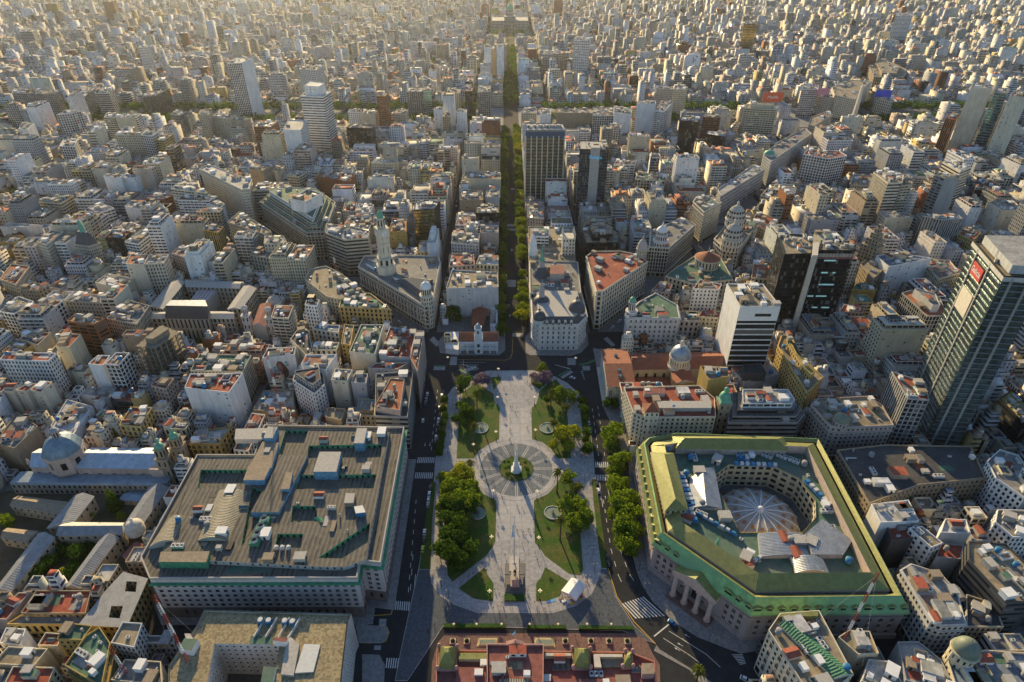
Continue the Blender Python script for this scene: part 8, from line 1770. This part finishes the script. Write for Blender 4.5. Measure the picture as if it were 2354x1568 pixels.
# ------------------------------------------------------------------ cars
M['tyre']=solid('tyre',(.02,.02,.02),.9,var=.1);M['carglass']=solid('car_glass',(.02,.025,.03),.08,var=.05,spec=.6)
CARM={k:solid('car_paint_'+k,c,.3,.1,var=.03,spec=.6) for k,c in dict(white=(.70,.70,.70),black=(.02,.02,.022),silver=(.35,.36,.37),blue=(.02,.16,.42),yellow=(.55,.60,.02),red=(.35,.03,.03),grey=(.12,.125,.13)).items()}
def carmesh():
 prof=[(-2.1,.35),(-2.15,.75),(-1.9,.92),(-1.3,.98),(1.0,.96),(1.9,.82),(2.15,.6),(2.1,.35)];b=MB();hw=.86
 for(x0,z0),(x1,z1) in zip(prof,prof[1:]):b.face([(x0,-hw,z0),(x0,hw,z0),(x1,hw,z1),(x1,-hw,z1)][::-1],0)
 for s in(-1,1):pts=[(x,s*hw,z) for x,z in prof];b.face(pts if s>0 else pts[::-1],0)
 b.face([(-2.1,-hw,.35),(2.1,-hw,.35),(2.1,hw,.35),(-2.1,hw,.35)][::-1],0)
 body=b;g=MB();c=[(-1.75,.95),(-1.25,1.42),(.35,1.45),(1.05,.96)];h2=.70
 for i in range(3):(x0,z0),(x1,z1)=c[i],c[i+1];y0,y1=(hw-.04 if i==0 else h2),(h2 if i<2 else hw-.04);g.face([(x0,-y0,z0),(x0,y0,z0),(x1,y1,z1),(x1,-y1,z1)][::-1],1 if i==1 else 0)
 for s in(-1,1):pts=[(-1.75,s*(hw-.04),.95),(-1.25,s*h2,1.42),(.35,s*h2,1.45),(1.05,s*(hw-.04),.96)];g.face(pts if s>0 else pts[::-1],0)
 w=MB();n=12
 for s in(-1,1):
  A=[(.32*math.cos(6.283*i/n),.32*math.sin(6.283*i/n)) for i in range(n)];y=s*.5
  w.face([(p[0],.1*s,p[1]) for p in(A if s<0 else A[::-1])],0)
  for i in range(n):j=(i+1)%n;w.face([(A[i][0],-.1,A[i][1]),(A[j][0],-.1,A[j][1]),(A[j][0],.1,A[j][1]),(A[i][0],.1,A[i][1])],0)
 return body,g,w
cb_,cg_,cw_=carmesh();CARP={}
wheel_me=pm('wheel',lambda q:q.__dict__.update(cw_.__dict__),[M['tyre']])
for k,m9 in CARM.items():CARP[k]=(pm('car_body',lambda q:q.__dict__.update(cb_.__dict__),[m9]),pm('car_cabin',lambda q:q.__dict__.update(cg_.__dict__),[M['carglass'],m9]))
def car(t,x,y,col,ang,label,s=1.0,grp='cars on the plaza roads'):
 c=at(t,x,y);r=empty('car',(*c,.01),label,'car' if s<1.25 else 'van',grp);place(r,'body',CARP[col][0],*c,.01);place(r,'cabin',CARP[col][1],*c,.01)
 for wx in(-1.3,1.3):
  for wy in(-.8,.8):place(r,'wheel',wheel_me,c[0]+wx,c[1]+wy,.33)
 r.rotation_euler=(0,0,ang);r.scale=(s,s*.97,s)
A9=R(92);CARS=[('C1',1747,50,'silver','parked silver car third above the yellow taxi'),('C1',1752,5,'white','parked white car beside the lower left plaza lawn strip'),('C1',1718,283,'white','white car by the kerb above the black one, left plaza road'),('C1',1713,350,'black','black car just above the yellow taxi'),('C1',1702,428,'yellow','yellow-green car at the left plaza kerb'),('B1',1742,600,'white','uppermost white car parked along the left buildings'),('B1',1733,645,'silver','silver car parked along the left buildings'),('B1',1725,682,'grey','grey car parked lowest along the left buildings'),('B1',1868,612,'white','white car at the plaza kerb beneath the first upper left trees'),('B1',1845,720,'silver','silver car at the upper left plaza kerb'),('B1',1838,820,'white','white car at the plaza kerb halfway down the upper left side'),('B1',1834,852,'silver','silver car right behind the white one at the left plaza kerb'),('B1',1818,970,'white','white car by the plaza kerb just above the left crosswalks'),('B1',1813,1000,'grey','grey car by the plaza kerb just above the left crosswalks'),('B1',1704,828,'white','white car driving down the upper left plaza road'),('B1',1767,1408,'black','black car first below the left crosswalks'),('B1',1759,1460,'white','white car second below the left crosswalks'),('B1',1752,1508,'silver','silver car third below the left crosswalks'),('B2',1402,800,'white','white car parked by the upper right kerb trees'),('B2',1410,848,'silver','silver car parked by the upper right kerb trees'),('B2',1418,915,'white','white car half hidden by the right kerb trees'),('B2',1480,1378,'black','black car below the right crosswalks'),('B2',1493,1432,'white','white car below the right crosswalks'),('C2',1571,502,'black','upper of two black cars parked by the right lawn strip'),('C2',1579,558,'black','lower of two black cars parked by the right lawn strip')]
for t,x,y,col,l in CARS:car(t,x,y,col,A9 if t!='C2' and not(t=='B2') else R(95),l)
car('B2',1268,460,'white',R(-25),'white car turning at the upper right corner of the plaza');car('C3',405,1062,'blue',R(-38),'bright blue car on the wide road before the bank');car('C3',1035,1550,'white',R(-30),'white car at the bottom edge beside the curved road',1.1);car('C3',1145,1290,'grey',R(60),'grey car in the side street behind the bank corner')
for x,y,c0,l in((170,1372,'white','white van at the mouth of the diagonal avenue'),(110,1420,'white','white car behind the white van at the diagonal mouth'),(85,1452,'silver','silver car lowest at the diagonal mouth'),(15,1330,'silver','silver car beside the wedge-shaped bank tip')):car('A3',x,y,c0,R(55),l,1.35 if 'van' in l and 'behind' not in l else 1.0)
for i,(x,y) in enumerate(((1500,1375),(1440,1330),(640,885),(600,862),(570,780),(580,870),(655,925),(625,900),(675,920))):car('A1',x,y,('white','black','white','yellow','silver','white','black','grey','white')[i],R(128),'small car driving on the left diagonal avenue',1.0,'cars on the left diagonal avenue')
for i,(x,y) in enumerate(((140,1190),(133,1235),(145,1140),(132,1260),(270,380),(272,340),(1655,860),(1935,800),(700,980),(745,760),(720,1240),(730,1330))):car('A2',x,y,('white','silver','grey','black')[i%4],A9,'small car seen down in a street behind the plaza',1.0,'cars in the streets behind the plaza')
# ------------------------------------------------------------------ people
BPTS=[(0,0,.93,.13,.10),(0,0,1.15,.14,.10),(0,0,1.38,.17,.11),(0,0,1.50,.06),(0,.01,1.62,.095,.11),(0,.01,1.72,.085),(-.2,0,1.40,.06),(-.25,.06,1.13,.045),(-.23,.14,.90,.035),(-.23,.18,.82,.03),(.2,0,1.40,.06),(.25,-.05,1.13,.045),(.24,-.10,.90,.035),(.24,-.10,.82,.03),(-.09,.02,.85,.09),(-.10,.14,.48,.065),(-.10,.12,.10,.045),(-.10,.24,.04,.04),(.09,-.02,.85,.09),(.10,-.10,.48,.065),(.10,-.26,.12,.045),(.10,-.16,.04,.04)]
BED=[(0,1),(1,2),(2,3),(3,4),(4,5),(2,6),(6,7),(7,8),(8,9),(2,10),(10,11),(11,12),(12,13),(0,14),(14,15),(15,16),(16,17),(0,18),(18,19),(19,20),(20,21)]
body=skin_mesh('person',BPTS,BED);CLO=dict(dark=((.02,.02,.03),(.02,.02,.03)),red=((.45,.04,.04),(.03,.03,.05)),white=((.6,.6,.6),(.04,.05,.10)),blue=((.05,.12,.35),(.05,.05,.05)),grey=((.2,.2,.2),(.08,.07,.06)))
SK=solid('skin',(.35,.19,.13),.7,var=.05);HR=solid('hair',(.03,.02,.015),.7,var=.1);PME={}
for k,(a,c) in CLO.items():
 m=body.copy();m.name='person'
 for mt in(SK,HR,solid('top_'+k,a,.85,var=.1),solid('trousers_'+k,c,.85,var=.1)):m.materials.append(mt)
 for p in m.polygons:
  x,y,z=p.center;p.material_index=1 if z>1.66 or(z>1.55 and y<-.04) else 0 if z>1.47 or(abs(x)>.2 and z<1.1 and z>.75) else 2 if z>.95 else 3
  p.use_smooth= True
 PME[k]=m
PC=[0]
def person(x,y,where,z=.16,col=None):
 k=col or rnd.choices(('dark','red','white','blue','grey'),(6,2,3,2,3))[0];o=bpy.data.objects.new('person',PME[k]);COLL.objects.link(o);o.location=(x,y,z);o.rotation_euler=(0,0,rnd.uniform(0,6.28));s=rnd.uniform(.95,1.06);o.scale=(s,s,s)
 tag(o,'person in %s clothes walking %s'%(dict(dark='dark',red='red',white='white',blue='blue',grey='grey')[k],where),'person','people in %s %s'%(k,where));PC[0]+=1
def crowd(t,lst,where,j=0.0,z=.2):
 for k in range(0,len(lst),2):c=at(t,lst[k]+rnd.uniform(-j,j),lst[k+1]+rnd.uniform(-j,j));person(*c,where,z)
crowd('B2',[690,460,705,465,720,462,725,485,765,440,797,450,823,440,857,482,848,550,880,500,900,520,905,530,912,528,762,600,690,635,610,590,645,600,655,605,885,655,750,712,735,710,788,730,680,705,735,820,775,755,780,765,905,740,908,765,912,840,875,893,882,895,727,915,737,915,665,980,725,992,732,992,860,405,570,430,660,420],'on the upper central walk')
crowd('B2',[468,1128,505,1125,590,1165,568,1175,555,1245,575,1350,590,1350,705,1115,720,1100,735,1108,768,1102,930,1145,958,1060,1050,1270,985,1310,1000,1312,860,1420,750,1400,983,1455,998,1465,865,1495,665,1495,680,1500,615,1470,430,1115,650,1450,440,1200],'on the round paving by the pyramid')
crowd('C2',[697,62,790,65,798,64,840,75,615,70,620,90,930,65,935,90,780,245,797,272,832,270,847,285,870,315,887,265,897,265,615,265,630,290,936,265,938,290,612,185,930,180],'on the lower central walk')
crowd('C2',[595,480,757,455,688,485,835,385,950,465,966,525,655,600,495,550,410,640,370,670,308,722,675,700,625,760,668,845,870,780,885,795,948,790,885,850,665,890,715,870,740,890,808,905,625,925,675,938,945,890,970,930,1025,945,1035,945,1065,925,1142,620,600,780],'round the statue and its paving')
crowd('C2',[1205,850,1220,860,1240,855,1250,870,1295,880,1270,885,1345,850,1380,720,1385,745,1390,690,1180,830,1410,745,1230,845,1340,780,1360,800],'beside the white tent')
crowd('C2',[637,990,665,1030,785,998,968,990,1045,990,1036,1040,938,1022,1420,990,1442,995,1498,1000,1577,1000,1605,1040,1687,1010,1505,735,1498,738,210,1000,185,1045,700,1090,832,1100,1710,1060,1770,1060,1290,1180,28,1130,30,1145,78,1078],'on the dark paved esplanade')
crowd('C3',[320,925,372,960,130,620,200,660,190,665,210,780,515,1060,770,1210,890,1200,530,1330,505,1340],'on the bank sidewalk')
crowd('B2',[195,830,200,900,190,1045,195,1100,240,690,1310,830,1280,1110,1300,1120,1220,510,1335,1140,1325,1360,1370,1200,500,740,475,955,530,680,545,630,975,740,1010,690,600,470],'on the side paths and upper lawns')
crowd('C1',[1690,860,1730,1040,1745,1120,1750,1150,1800,1075,1905,1040,1935,990,1700,1345,1692,1350,2090,660],'on the left esplanade pavement')
print('PEOPLE',PC[0])
